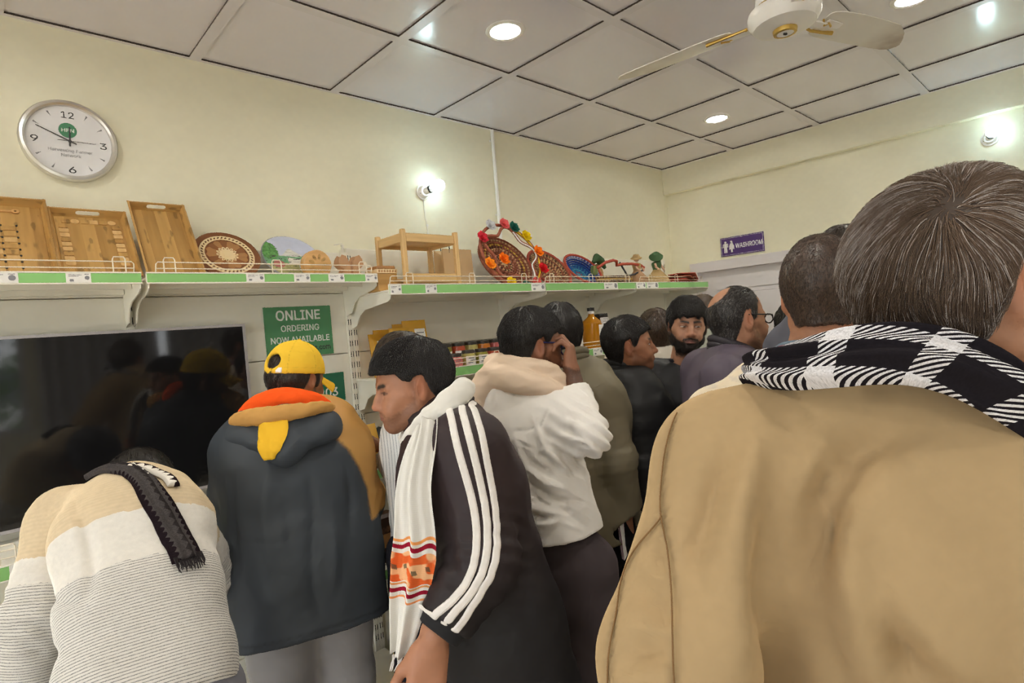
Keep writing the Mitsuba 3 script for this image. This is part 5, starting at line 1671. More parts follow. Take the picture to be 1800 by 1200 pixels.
def strands(S, H, V, F, n, length, flow, R, width=0.0007, steps=5, lift=0.003, wave=0.15, color=None, weight=None, sides=3):
    """Thin tapering three-sided hairs that follow the flow over the field's surface."""
    P, N = scatter(V, F, n, R, weight)
    ln = (length if np.isscalar(length) else length(H.loc(P))) * R.uniform(0.6, 1.15, n)
    ptsl = [P - N * 0.004]
    d = flow(H.loc(P)) @ H.R
    d = d + wave * R.standard_normal(d.shape)
    p = P
    for i in range(steps):
        g = S.grad(p, 0.006)
        d = d - g * (np.einsum('ij,ij->i', d, g))[:, None]
        d /= np.linalg.norm(d, axis=1, keepdims=True) + 1e-9
        p = p + d * (ln / steps)[:, None]
        dist = S.at(p)
        want = lift * (0.2 + 0.8 * (i + 1) / steps) * ln / np.max(ln)
        p = p - (0.7 * (dist - want))[:, None] * g
        ptsl.append(p.copy())
        nf = flow(H.loc(p)) @ H.R
        d = d + 0.5 * nf / (np.linalg.norm(nf, axis=1, keepdims=True) + 1e-9)
    Q = np.stack(ptsl, 1)                                 # n, m, 3
    m = Q.shape[1]
    T_ = np.gradient(Q, axis=1); T_ /= np.linalg.norm(T_, axis=2, keepdims=True) + 1e-12
    A = np.cross(T_, N[:, None, :]); A /= np.linalg.norm(A, axis=2, keepdims=True) + 1e-12
    B = np.cross(T_, A)
    w = width * R.uniform(0.7, 1.3, n)[:, None] * np.linspace(1, 0.12, m)[None] ** 0.7
    th = np.arange(sides) * 2 * np.pi / sides
    Vs = Q[:, :, None] + w[:, :, None, None] * (np.cos(th)[None, None, :, None] * A[:, :, None] + np.sin(th)[None, None, :, None] * B[:, :, None])
    base = (np.arange(n) * m * sides)[:, None, None, None]
    i = np.arange(m - 1)[None, :, None, None] * sides; j = np.arange(sides)[None, None, :, None]; jn = (j + 1) % sides
    q = np.concatenate([base + i + j, base + i + jn, base + i + sides + jn, base + i + j, base + i + sides + jn, base + i + sides + j], -1)
    Fs = q.reshape(-1, 3)
    C = np.repeat(color(H.loc(P), R), m * sides, axis=0)
    return Vs.reshape(-1, 3), Fs, C


def dark_hair(L, R, base=(0.012, 0.0095, 0.009), var=0.5):
    return np.clip(np.array(base) * R.uniform(1 - var, 1 + var, (len(L), 1)), 0, 1)


def add_hair(H, parent, line, thick, n, length, flow, color=dark_hair, seed=0, width=0.0008, capcol=(0.008, 0.0065, 0.006), label='short black hair', lift=0.004, wave=0.2, res=0.004, weight=None, **kw):
    R = np.random.default_rng(seed + 11)
    S = hair_cap(H, line, thick, res=res, seed=seed, **kw)
    V, F = S.mesh(1)
    cap = np.asarray(color(H.loc(V), R)) * 0.85
    Vs, Fs, Cs = strands(S, H, V, F, n, length, flow, R, width=width, lift=lift, wave=wave, color=color, weight=weight)
    VV = np.vstack([V, Vs]); FF = np.vstack([F, Fs + len(V)]); CC = np.vstack([cap, Cs])
    put('hair', trimesh.Trimesh(VV, FF, process=False), 'hair', parent, color=CC, smooth=True, label=label, kind='stuff')
    return S


def flow_back(L):
    """From the forehead backwards and down the back."""
    d = np.zeros_like(L)
    top = np.clip((L[:, 2] - 0.02) / 0.06, 0, 1)
    d[:, 0] = -0.6 * top - 0.05; d[:, 2] = -1.0 * (1 - top) - 0.25; d[:, 1] = 0.25 * np.sign(L[:, 1]) * top
    return d


def flow_forward(L):
    """From the crown outwards, forward over the forehead."""
    c = np.array([-0.055, 0.0, 0.105])
    d = L - c
    d[:, 2] -= 0.05
    return d / (np.linalg.norm(d, axis=1, keepdims=True) + 1e-9)
# ------------------------------------------------------------------ figures
UP = np.array([0, 0, 1.0])


class Fig:
    """Joints of one figure; every joint can be moved before the meshes are made."""
    def __init__(s, label, g, yaw, H=1.70, lean=(0.0, 0.0), build=1.0, head=None, head_yaw=None, head_pitch=0.0, head_roll=0.0, head_scale=1.0, skin=(0.30, 0.145, 0.078), feet=0.10):
        s.key = thing('person', label, 'person')
        s.H, s.b, s.skin = H, build, np.array(skin)
        s.g = np.array([g[0], g[1], 0.0]); s.yaw = yaw
        s.f = np.array([math.cos(yaw), math.sin(yaw), 0]); s.l = np.array([-math.sin(yaw), math.cos(yaw), 0])
        k = H / 1.70
        s.k = k
        J = {}
        J['pelvis'] = s.g + UP * 0.535 * H
        J['neck'] = s.g + UP * (0.842 * H) + s.f * lean[0] + s.l * lean[1] - UP * (0.5 * (lean[0] ** 2 + lean[1] ** 2) / 0.5)
        s.J = J
        hc = J['neck'] + UP * 0.128 * k + s.f * (0.030 + 0.2 * lean[0]) if head is None else np.asarray(head, float)
        s.head = Head(hc, yaw if head_yaw is None else head_yaw, head_pitch, head_roll, head_scale * (0.6 + 0.4 * k))
        ax = nrm(J['neck'] - J['pelvis'])
        s.ax = ax
        for n, sg in (('L', 1), ('R', -1)):
            J['sh' + n] = J['neck'] + sg * s.l * 0.170 * k * build - ax * 0.055 * k
            J['el' + n] = J['sh' + n] + sg * s.l * 0.045 - UP * 0.285 * k - s.f * 0.02
            J['wr' + n] = J['el' + n] - UP * 0.235 * k + s.f * 0.07 - sg * s.l * 0.01
            J['hip' + n] = J['pelvis'] + sg * s.l * 0.090 * k - UP * 0.03
            J['an' + n] = s.g + sg * s.l * feet + UP * 0.085 - s.f * 0.02
            J['kn' + n] = 0.5 * (J['hip' + n] + J['an' + n]) + s.f * 0.02
        s.hand = {}

    def set(s, **kw):
        for a, b in kw.items(): s.J[a] = np.asarray(b, float)
        s.ax = nrm(s.J['neck'] - s.J['pelvis'])
        return s

    def spine(s, t):
        """Point on the spine, 0 at the pelvis, 1 at the neck base; bends a little backward in the middle when leaning."""
        p, n = s.J['pelvis'], s.J['neck']
        b = getattr(s, 'bow', 0.0)
        d = nrm(np.cross(np.cross(s.ax, s.f), s.ax))
        return p + (n - p) * t - d * b * 4 * t * (1 - t)

    # ---- skin: one continuous mesh with head, neck, trunk, arms, hands and legs
    def body(s, fine=(), head_res=0.0034, face=True, hands=True, neck_r=0.056, color=None, **face_kw):
        J, k, b = s.J, s.k, s.b
        H = s.head
        pts = np.array(list(J.values()) + [H.c])
        lo, hi = pts.min(0) - 0.26, pts.max(0) + 0.22
        lo[2] = max(lo[2], 0.012)
        hb = 0.125 * H.s
        fb = [(H.c - [hb, hb, 0.19 * H.s], H.c + [hb, hb, 0.135 * H.s], head_res)] + list(fine)
        S = Sculpt(lo, hi, 0.020, fb)
        sculpt_head(S, H, J['neck'] - s.ax * 0.02, neck_r, face, **{a: v for a, v in face_kw.items() if a in ('jaw', 'nose', 'ears')})
        right = -s.l
        st = [0.0, 0.33, 0.72, 0.95]
        w = np.array([0.135, 0.125, 0.145, 0.10]) * k * b; e = np.array([0.085, 0.08, 0.085, 0.05]) * k * b
        for i in range(3):
            S.slab(s.spine(st[i]), s.spine(st[i + 1]), w[i], w[i + 1], e[i], e[i + 1], right, 2.2, 0.04)
        S.cone(s.spine(0.95), J['neck'], 0.06 * k, 0.055 * k, 0.04)
        for n in 'LR':
            S.cone(s.spine(0.88), J['sh' + n], 0.05 * k, 0.048 * k, 0.04)
            S.chain([J['sh' + n], J['el' + n], J['wr' + n]], [0.046 * k, 0.036 * k, 0.0255 * k], 0.02)
            if hands:
                d = nrm(J['wr' + n] - J['el' + n])
                sg = 1 if n == 'L' else -1
                hd = dict(fdir=d, palm_n=-sg * s.l + 0.3 * s.f, side=sg * 1, curl=0.45, scale=k)
                hd.update(s.hand.get(n, {}))
                s.tips = getattr(s, 'tips', {})
                s.tips[n] = sculpt_hand(S, J['wr' + n] + d * 0.02, **hd)
            S.chain([J['hip' + n], J['kn' + n], J['an' + n]], [0.075 * k, 0.05 * k, 0.036 * k], 0.04)
            S.cone(J['an' + n] - UP * 0.03, J['an' + n] + s.f * 0.11 - UP * 0.045, 0.034, 0.026, 0.02)
        V, F = S.mesh(1)
        ck = {a: v for a, v in face_kw.items() if a not in ('jaw', 'nose', 'ears')}
        C = face_colors(V, H, s.skin, **ck)
        if color is not None: C = color(V, C)
        s.bodykey = put('body', trimesh.Trimesh(V, F, process=False), 'skin', s.key, color=C, smooth=True)
        s.SB = S
        return s

    # ---- upper garment
    def top(s, t=0.022, hem=-0.10, chest=1.0, belly=1.0, sleeve=(0.070, 0.056, 0.046), cuff=0.0, res=0.010, right=None, fine=(), wrinkle=0.004, seed=0, folds=None, sleeves='LR', neck_cut=True, flare=0.0, p=2.5, shoulder=0.062, elbow_fold=0.004):
        J, k, b = s.J, s.k, s.b
        pts = np.array([J[n] for n in J if n[:2] not in ('an', 'kn')])
        lo, hi = pts.min(0) - 0.24, pts.max(0) + 0.2
        S = Sculpt(lo, hi, res, fine)
        right = -s.l if right is None else right
        st = [hem, 0.10, 0.38, 0.74, 0.93]
        w = (np.array([0.170 + flare, 0.168 + flare * 0.6, 0.160 * belly, 0.175 * chest, 0.145]) * b * k) + t
        e = (np.array([0.112 + flare, 0.112 + flare * 0.5, 0.108 * belly, 0.118 * chest, 0.070]) * b * k) + t
        for i in range(4):
            S.slab(s.spine(st[i]), s.spine(st[i + 1]), w[i], w[i + 1], e[i], e[i + 1], right, p, 0.045)
        S.cone(s.spine(0.93), J['neck'] + s.ax * 0.005, 0.075 * k + t * 0.5, 0.060 * k + t * 0.4, 0.05)
        for n in 'LR':
            S.cone(s.spine(0.97), J['sh' + n], 0.050 * k + t * 0.6, shoulder * k + t * 0.6, 0.05)
            if n in sleeves:
                S.chain([J['sh' + n], J['el' + n]], np.array(sleeve[:2]) * k, 0.035)
                d = nrm(J['wr' + n] - J['el' + n])
                S.cone(J['el' + n], J['wr' + n] + d * cuff, sleeve[1] * k, sleeve[2] * k, 0.02)
        def wr(P):
            a = ridged(P * [9, 9, 5], seed, 2); c = ridged(P @ np.array([[6, 3, 0], [-3, 7, 4], [3, -4, 9.]]), seed + 7, 3)
            return -wrinkle * (0.6 * a + 0.8 * c - 0.5)
        if wrinkle: S.field(wr)
        if elbow_fold:
            for n in sleeves:
                E, A, B = J['el' + n], J['sh' + n], J['wr' + n]
                def ef(P):
                    d = np.linalg.norm(P - E, axis=1)
                    u = (P - E) @ nrm(B - A)
                    return -elbow_fold * np.exp(-(d / 0.10) ** 2) * np.sin(u * 190 + 3 * meshkit.noise(P * 18, seed))
                S.field(ef)
        if folds is not None: S.field(folds)
        ax0 = nrm(s.spine(0.1) - s.spine(0.0))
        S.plane(s.spine(hem), -ax0) if hem > -5 else None
        for n in sleeves:
            d = nrm(J['wr' + n] - J['el' + n])
            S.trim(J['wr' + n] + d * cuff, d, 0.13)
        s.ST = S
        return S

    def collar(s, r=0.066, tube_r=0.016, rise=0.03, tilt=0.25, bsdf='vcol_cloth', color=(0.1, 0.1, 0.1), height=2, name='collar', gap=0.0):
        """Standing collar ring round the neck."""
        th = np.linspace(0, 2 * np.pi, 40, endpoint=False)
        ms = []
        c = s.J['neck'] + s.ax * rise
        fx = nrm(s.f - s.ax * (s.f @ s.ax)); lx = np.cross(s.ax, fx)
        for i in range(height):
            P = c + (np.cos(th)[:, None] * fx * r * 1.05 + np.sin(th)[:, None] * lx * r) + s.ax * (i * tube_r * 1.3) - (np.cos(th)[:, None] * s.ax * tilt * r)
            ms.append(tube(P, tube_r, 8, closed=True))
        m = cat(ms)
        put(name, m, bsdf, s.key, color=np.tile(np.asarray(color, float), (len(m.vertices), 1)), smooth=True)

    def trousers(s, color, t=0.014, res=0.014, wrinkle=0.004, seed=0, waist=0.12, bsdf='vcol_cloth', name='trousers', wide=1.0, colfn=None):
        J, k, b = s.J, s.k, s.b
        pts = np.array([J[n] for n in J if n[:2] in ('hi', 'kn', 'an')] + [s.spine(0.3)])
        S = Sculpt(pts.min(0) - 0.2, pts.max(0) + 0.2, res)
        right = -s.l
        S.slab(J['pelvis'] - UP * 0.04, s.spine(waist), 0.165 * k * b + t, 0.150 * k * b + t, 0.108 * k * b + t, 0.10 * k * b + t, right, 2.3, 0.03)
        for n in 'LR':
            S.chain([J['hip' + n], J['kn' + n]], [0.094 * k * b + t, (0.066 * k + t) * wide], 0.03)
            S.cone(J['kn' + n], J['an' + n] - UP * 0.02, (0.066 * k + t) * wide, (0.052 * k + t) * wide, 0.03)
        S.field(lambda P: -wrinkle * (ridged(P * [8, 8, 11], seed, 2) - 0.3))
        for n in 'LR':
            S.trim(J['an' + n] - UP * 0.025, -UP, 0.12)
        V, F = S.mesh(1)
        C = np.tile(np.asarray(color, float), (len(V), 1)) * (0.92 + 0.16 * meshkit.fbm(V * 25, 2, seed))[:, None]
        if colfn is not None: C = colfn(V, C)
        put(name, trimesh.Trimesh(V, F, process=False), bsdf, s.key, color=np.clip(C, 0, 1), smooth=True)
        s.STr = S

    def shoes(s, color=(0.02, 0.02, 0.022), sole=(0.25, 0.24, 0.22)):
        for n in 'LR':
            a = s.J['an' + n]
            a0 = np.array([a[0], a[1], 0.0])
            S = Sculpt(a0 + [-0.22, -0.22, 0.012], a0 + [0.22, 0.22, 0.16], 0.008)
            S.cone(a0 - s.f * 0.05 + UP * 0.05, a0 + s.f * 0.16 + UP * 0.040, 0.042, 0.036, 0.02)
            S.cone(a0 + UP * 0.09 - s.f * 0.02, a0 + UP * 0.05 + s.f * 0.02, 0.046, 0.044, 0.03)
            S.plane(a0 + UP * 0.022, -UP)
            V, F = S.mesh(1)
            k = put('shoe', trimesh.Trimesh(V, F, process=False), 'vcol_matte', s.key, color=np.tile(np.asarray(color, float), (len(V), 1)), smooth=True)
            o = LineString([(-0.055, 0), (0.165, 0)]).buffer(0.044)
            m = moved(poly_ext(o, 0.024), frame_tf(a0 + UP * 0.001, s.f, s.l, UP))
            put('sole', m, 'vcol_matte', k, color=np.tile(np.asarray(sole, float), (len(m.vertices), 1)))


def cloth_part(fig, S, name, color, bsdf='vcol_cloth', uv=None, colfn=None, shape=None, smooth_n=2, seed=0, label=None, var=0.10, parent=None):
    V, F = S.mesh(smooth_n)
    N = vnormals(V, F)
    if shape is not None: V = shape(V, N)
    C = np.tile(np.asarray(color, float), (len(V), 1)) * (1 - var / 2 + var * meshkit.fbm(V * 14, 3, seed))[:, None]
    if colfn is not None: C = colfn(V, C, N)
    U = uv(V) if uv is not None else None
    return put(name, trimesh.Trimesh(V, F, process=False), bsdf, parent or fig.key, color=np.clip(C, 0, 1), uv=U, smooth=True, label=label)


def ribbon(path, nor, w, t, bow=0.0, n=13, waves=None):
    """Soft strip along a path; nor: surface normals there; w: half widths; t: thickness; waves(s, u) -> height."""
    p = np.asarray(path, float); m = len(p)
    T_ = np.gradient(p, axis=0); T_ /= np.linalg.norm(T_, axis=1, keepdims=True) + 1e-12
    N = np.asarray(nor, float); N = N - T_ * np.einsum('ij,ij->i', N, T_)[:, None]; N /= np.linalg.norm(N, axis=1, keepdims=True) + 1e-12
    B = np.cross(T_, N)
    w = np.broadcast_to(np.asarray(w, float), (m,)); t = np.broadcast_to(np.asarray(t, float), (m,))
    u = np.linspace(-1, 1, n)
    sarc = np.concatenate([[0], np.cumsum(np.linalg.norm(np.diff(p, axis=0), axis=1))])
    hgt = np.zeros((m, n)) if waves is None else waves(sarc[:, None] + 0 * u, u + 0 * sarc[:, None])
    ed = np.sqrt(np.clip(1 - np.abs(u) ** 4, 0.02, 1))
    top = p[:, None] + B[:, None] * (u[None, :, None] * w[:, None, None]) + N[:, None] * ((hgt + t[:, None] * ed[None] - bow * u[None] ** 2)[..., None])
    bot = p[:, None] + B[:, None] * (u[None, :, None] * w[:, None, None]) + N[:, None] * ((hgt * 0.6 - bow * u[None] ** 2)[..., None])
    V = np.concatenate([top, bot[:, ::-1]], 1); q = 2 * n
    F = []
    for i in range(m - 1):
        for j in range(q):
            l = (j + 1) % q
            F += [[i * q + j, (i + 1) * q + l, i * q + l], [i * q + j, (i + 1) * q + j, (i + 1) * q + l]]
    for i, fl in ((0, False), (m - 1, True)):
        for j in range(n - 1):
            a, b_, c, d = i * q + j, i * q + j + 1, i * q + q - 2 - j, i * q + q - 1 - j
            F += ([[a, b_, c], [a, c, d]] if not fl else [[a, c, b_], [a, d, c]])
    uv = np.stack([np.repeat(sarc, q), np.tile(np.concatenate([u, u[::-1]]), m)], 1)
    wv = np.repeat(w, q)
    uv[:, 1] *= wv
    return trimesh.Trimesh(V.reshape(-1, 3), np.array(F), process=False), uv


def spline(pts, n):
    pts = np.asarray(pts, float)
    from scipy.interpolate import CubicSpline
    d = np.concatenate([[0], np.cumsum(np.linalg.norm(np.diff(pts, axis=0), axis=1))])
    return CubicSpline(d, pts)(np.linspace(0, d[-1], n))
# ------------------------------------------------------------------ the grey-haired man in the tan coat, close to the viewer
def grey_man():
    d0 = 0.66
    g = PX(1640, 700, d0)[:2]
    yaw = 0.42
    hc = PX(1703, 497, 0.62)
    F_ = Fig('grey-haired man in a tan coat seen from behind, closest to the viewer at right', g, yaw, 1.72, head=hc, head_yaw=-0.74, head_pitch=-0.06, build=1.12, skin=(0.36, 0.175, 0.10), head_scale=0.945)
    F_.set(neck=PX(1600, 700, 0.67) - UP * 0.02, shL=PX(1284, 822, 0.70), elL=PX(1190, 1165, 0.60), wrL=PX(1230, 1560, 0.52), shR=PX(1960, 850, 0.55))
    F_.set(elR=F_.J['shR'] + [0.02, -0.06, -0.29], wrR=F_.J['shR'] + [0.08, -0.06, -0.53])
    F_.body(head_res=0.004, seed=3)
    H = F_.head
    # hair: whorl at the back of the crown, grey over dark
    R = np.random.default_rng(21)
    whorl = np.array([-0.066, -0.070, 0.068])

    def flow(L):
        c = L - whorl
        tang = np.cross(np.array([-0.7, 0, 0.7]), c)
        d = c * 1.0 + 0.9 * tang * np.exp(-(np.linalg.norm(c, axis=1, keepdims=True) / 0.06))
        d = d / (np.linalg.norm(d, axis=1, keepdims=True) + 1e-9)
        d = d + 1.5 * np.stack([meshkit.noise(L * 30, 40 + q) - 0.5 for q in range(3)], 1)
        d = d + (1.6 * np.exp(-(np.linalg.norm(c, axis=1, keepdims=True) / 0.022) ** 2)) * np.stack([meshkit.noise(L * 160, 50 + q) - 0.5 for q in range(3)], 1)
        d[:, 2] -= 0.50
        return d

    def col(L, R):
        n = len(L)
        g = meshkit.fbm(L * 16, 3, 4)
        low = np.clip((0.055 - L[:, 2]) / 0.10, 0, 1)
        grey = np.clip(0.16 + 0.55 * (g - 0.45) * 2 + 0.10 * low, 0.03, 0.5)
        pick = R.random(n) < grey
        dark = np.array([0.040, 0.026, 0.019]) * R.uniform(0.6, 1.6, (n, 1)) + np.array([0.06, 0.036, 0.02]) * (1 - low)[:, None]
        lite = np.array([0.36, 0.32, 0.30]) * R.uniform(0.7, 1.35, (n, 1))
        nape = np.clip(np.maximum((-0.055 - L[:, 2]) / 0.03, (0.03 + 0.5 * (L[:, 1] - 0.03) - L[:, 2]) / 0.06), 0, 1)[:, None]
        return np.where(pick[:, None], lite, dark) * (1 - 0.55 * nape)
    line = [(-0.3, -0.105), (-0.06, -0.103), (-0.045, -0.085), (-0.034, -0.045), (-0.024, 0.022), (0.000, 0.034), (0.008, -0.02), (0.030, -0.02), (0.040, 0.045), (0.08, 0.075), (0.3, 0.08)]
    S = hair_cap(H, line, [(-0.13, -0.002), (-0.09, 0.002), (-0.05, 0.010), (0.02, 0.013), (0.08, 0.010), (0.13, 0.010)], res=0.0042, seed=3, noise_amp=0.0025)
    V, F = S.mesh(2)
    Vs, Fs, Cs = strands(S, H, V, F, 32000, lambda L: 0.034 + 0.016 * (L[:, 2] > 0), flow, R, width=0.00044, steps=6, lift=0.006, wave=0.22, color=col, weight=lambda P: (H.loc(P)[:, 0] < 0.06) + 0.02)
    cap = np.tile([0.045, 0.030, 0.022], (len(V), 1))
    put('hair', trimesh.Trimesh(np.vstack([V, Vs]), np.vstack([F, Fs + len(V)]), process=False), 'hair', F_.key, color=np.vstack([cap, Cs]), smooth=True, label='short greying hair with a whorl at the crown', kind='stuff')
    # coat
    S = F_.top(t=0.030, hem=-0.45, sleeve=(0.084, 0.078, 0.066), res=0.0085, wrinkle=0.0, seed=31, shoulder=0.070, elbow_fold=0.0, p=2.7, flare=0.02)
    pr = lambda L: F_.ST.hit(L, 0.25, 1.2, 0.003)
    creases = [([(1590, 745), (1500, 800), (1448, 900), (1425, 1010)], -0.010, 0.016), ([(1300, 770), (1262, 850), (1230, 950), (1225, 1010)], -0.006, 0.012), ([(1330, 760), (1300, 860), (1270, 960)], 0.006, 0.014),
               ([(1420, 770), (1465, 900), (1500, 1040), (1530, 1200)], 0.011, 0.020), ([(1405, 760), (1440, 850), (1468, 1000), (1490, 1190)], -0.010, 0.012),
               ([(1550, 1000), (1640, 1110), (1720, 1200)], 0.010, 0.018), ([(1530, 1020), (1590, 1130), (1620, 1200)], -0.009, 0.013), ([(1560, 900), (1700, 1060), (1800, 1180)], 0.007, 0.03),
               ([(1300, 830), (1275, 1000), (1290, 1200)], 0.009, 0.020), ([(1350, 900), (1340, 1050), (1360, 1200)], -0.006, 0.02), ([(1680, 1060), (1760, 1100), (1800, 1150)], -0.006, 0.014),
               ([(1110, 1010), (1160, 1060), (1170, 1100)], -0.006, 0.014), ([(1085, 1150), (1130, 1140), (1175, 1150)], -0.006, 0.012), ([(1140, 950), (1165, 1000)], -0.005, 0.010)]
    cl = [(pr(p), a, w) for p, a, w in creases]
    seam1 = pr([(1182, 740), (1166, 800), (1160, 850), (1166, 880)])
    armL = F_.J['shL'], F_.J['elL'], F_.J['wrL']

    def shape(V, N):
        for p, a, w in cl: V = crease(V, N, p, a * 2.9, w * 1.25)
        n = meshkit.fbm(V * [7, 7, 3.5], 3, 9) - 0.5
        V = V + N * (0.006 * n)[:, None]
        sm = pr_seam(V)
        return V - N * (0.004 * sm)[:, None]

    armhole = pr([(1190, 725), (1172, 775), (1163, 830), (1160, 880), (1172, 960), (1180, 1040), (1182, 1120), (1185, 1200)])
    backarm = pr([(1162, 905), (1120, 960), (1095, 1010), (1085, 1060), (1072, 1130), (1068, 1200)])

    def pr_seam(V):
        a = np.exp(-(segdist(V, armhole)[0] / 0.0045) ** 2) + np.exp(-(segdist(V, backarm)[0] / 0.004) ** 2)
        return np.clip(a, 0, 1)

    def colf(V, C, N):
        sm = pr_seam(V)
        C = C * (1 - 0.45 * sm)[:, None]
        return C * (0.96 + 0.08 * meshkit.noise(V * 350, 2))[:, None]
    cloth_part(F_, S, 'coat', (0.37, 0.262, 0.142), colfn=colf, shape=shape, seed=4, smooth_n=4, var=0.06)
    for nm, L in (('seam', armhole), ('seam', backarm)):
        q = F_.ST.project(spline(L, 60), 0.0005)
        put(nm, tube(q, 0.0009, 5), 'vcol_cloth', F_.key, color=np.tile([0.20, 0.115, 0.05], (60 * 5 + 2, 1)), smooth=True)
    F_.trousers((0.05, 0.05, 0.055), seed=2)
    F_.shoes()
    # scarf: black and white checked, round the neck
    c = F_.J['neck'] + F_.ax * 0.055
    fx, lx = F_.f, F_.l
    nk = F_.J['neck']
    path = spline([nk + fx * 0.125 - lx * 0.03 - UP * 0.02, nk + fx * 0.125 + lx * 0.05 - UP * 0.01, nk + fx * 0.08 + lx * 0.125 + UP * 0.01, PX(1330, 650, 0.70), PX(1400, 637, 0.615), PX(1500, 620, 0.570), PX(1600, 616, 0.545), PX(1700, 638, 0.53), PX(1790, 684, 0.525), PX(1850, 735, 0.555), nk - lx * 0.125 + fx * 0.05 + UP * 0.01, nk - lx * 0.07 + fx * 0.12 - UP * 0.01, nk + fx * 0.135 - UP * 0.03], 150)
    cen = F_.J['neck'] + UP * 0.02
    nor = path - cen; nor[:, 2] = 0; nor = nor / np.linalg.norm(nor, axis=1, keepdims=True) + UP * 0.55
    ww = np.interp(np.linspace(0, 1, 150), [0, 0.25, 0.35, 0.45, 0.6, 0.75, 1], [0.030, 0.022, 0.023, 0.030, 0.033, 0.034, 0.032])
    m, uv = ribbon(path, nor, ww, 0.016, bow=0.012, n=41, waves=lambda s, u: 0.004 * np.sin(u * 5 + s * 12) + 0.003 * np.sin(u * 11 - s * 18) + 0.004 * (meshkit.fbm(np.stack([s * 20, u * 2, 0 * s], -1), 2, 4) - 0.5))
    put('scarf', m, 'check_scarf', F_.key, uv=uv, smooth=True, label='black and white checked wool scarf')
    return F_


def check_fn(p, n, uv):
    # a coarse houndstooth check: twill of black and white warp and weft bands
    a, b = uv.x * 1.0 + 0.5 * uv.y, uv.y - 0.12 * uv.x
    per = 0.085
    fa = a / per - dr.floor(a / per); fb = (b + 0.004) / (per * 0.5) - dr.floor((b + 0.004) / (per * 0.5))
    A = dr.select(fa < 0.30, 1.0, 0.0); B = dr.select((fb > 0.25) & (fb < 0.62), 1.0, 0.0)
    tw = (a + b * 1.9) / 0.0085
    tw = tw - dr.floor(tw)
    over = dr.select(tw < 0.5, A, B)
    w = mfbm(uv.x * 900, uv.y * 900, 0, 2)
    edge = over * (0.85 + 0.3 * w)
    return mix(mi.Color3f(0.012, 0.010, 0.013), mi.Color3f(0.62, 0.61, 0.63), dr.clip(edge, 0, 1)) * (0.8 + 0.4 * w)


mat('check_scarf', mikit.proc(check_fn), 0.95, spec=0.1)
grey = grey_man()
# ------------------------------------------------------------------ the bending man in the banded sweater
def sweater_fn(p, n, uv):
    s = uv.x
    tan, white, light = mi.Color3f(0.60, 0.485, 0.33), mi.Color3f(0.67, 0.64, 0.59), mi.Color3f(0.60, 0.58, 0.54)
    f = s / 0.0057; f = f - dr.floor(f)
    line = dr.select(f < 0.26, 1.0, 0.0) * (0.65 + 0.6 * mnoise(uv.x * 300, uv.y * 300))
    rib = s / 0.0050; rib = 0.5 + 0.5 * dr.sin(rib * 6.2832)
    c = mix(tan, white, dr.select(s > 1.0, 1.0, 0.0))
    c = c * (0.95 + 0.05 * rib)
    st = mix(light, mi.Color3f(0.055, 0.055, 0.065), dr.clip(line, 0, 1) * 0.74)
    return dr.select(s > 2.0, st, c) * (0.92 + 0.14 * mfbm(p.x * 120, p.y * 120, p.z * 120, 2))


mat('sweater', mikit.proc(sweater_fn), 0.95, spec=0.08)


def smooth_line(pts, n=90):
    q = np.asarray(pts, float)
    d = np.concatenate([[0], np.cumsum(np.linalg.norm(np.diff(q, axis=0), axis=1))])
    t = np.linspace(0, d[-1], n)
    q = np.stack([np.interp(t, d, q[:, a]) for a in range(3)], 1)
    for _ in range(160):
        q[1:-1] = 0.25 * q[:-2] + 0.5 * q[1:-1] + 0.25 * q[2:]
    return q


def band_uv(V, fig, q1, q2, marks_torso, marks_arm):
    """Band coordinate: below 1 the yoke, 1..2 the white band, above 2 the striped part (in metres there)."""
    def along(P, pts):
        pts = np.asarray(pts); d = np.concatenate([[0], np.cumsum(np.linalg.norm(np.diff(pts, axis=0), axis=1))])
        dist, t = segdist(P, pts)
        return dist, np.interp(t * (len(pts) - 1), np.arange(len(pts)), d)
    sp = smooth_line([fig.spine(t) for t in np.linspace(1.02, -0.45, 22)])
    dt, st = along(V, sp)
    J = fig.J
    out = None
    def bands(s, m): return np.where(s < m[0], 0.5 + 0.49 * (s - m[0]), np.where(s < m[1], 1.0 + 0.9 * (s - m[0]) / (m[1] - m[0]), 2.0 + (s - m[1])))
    v = bands(st, marks_torso)
    for n in 'LR':
        da, sa = along(V, smooth_line([J['sh' + n], J['el' + n], J['wr' + n], J['wr' + n] + 0.1 * nrm(J['wr' + n] - J['el' + n])]))
        arm = (da < q1) & ((st - st * 0) >= 0) & (np.abs((V - J['neck']) @ fig.l) > q2)
        v = np.where(arm, bands(sa, marks_arm), v)
    u = (V @ fig.l) + V[:, 2] * 0.3
    return np.stack([v, u], 1)


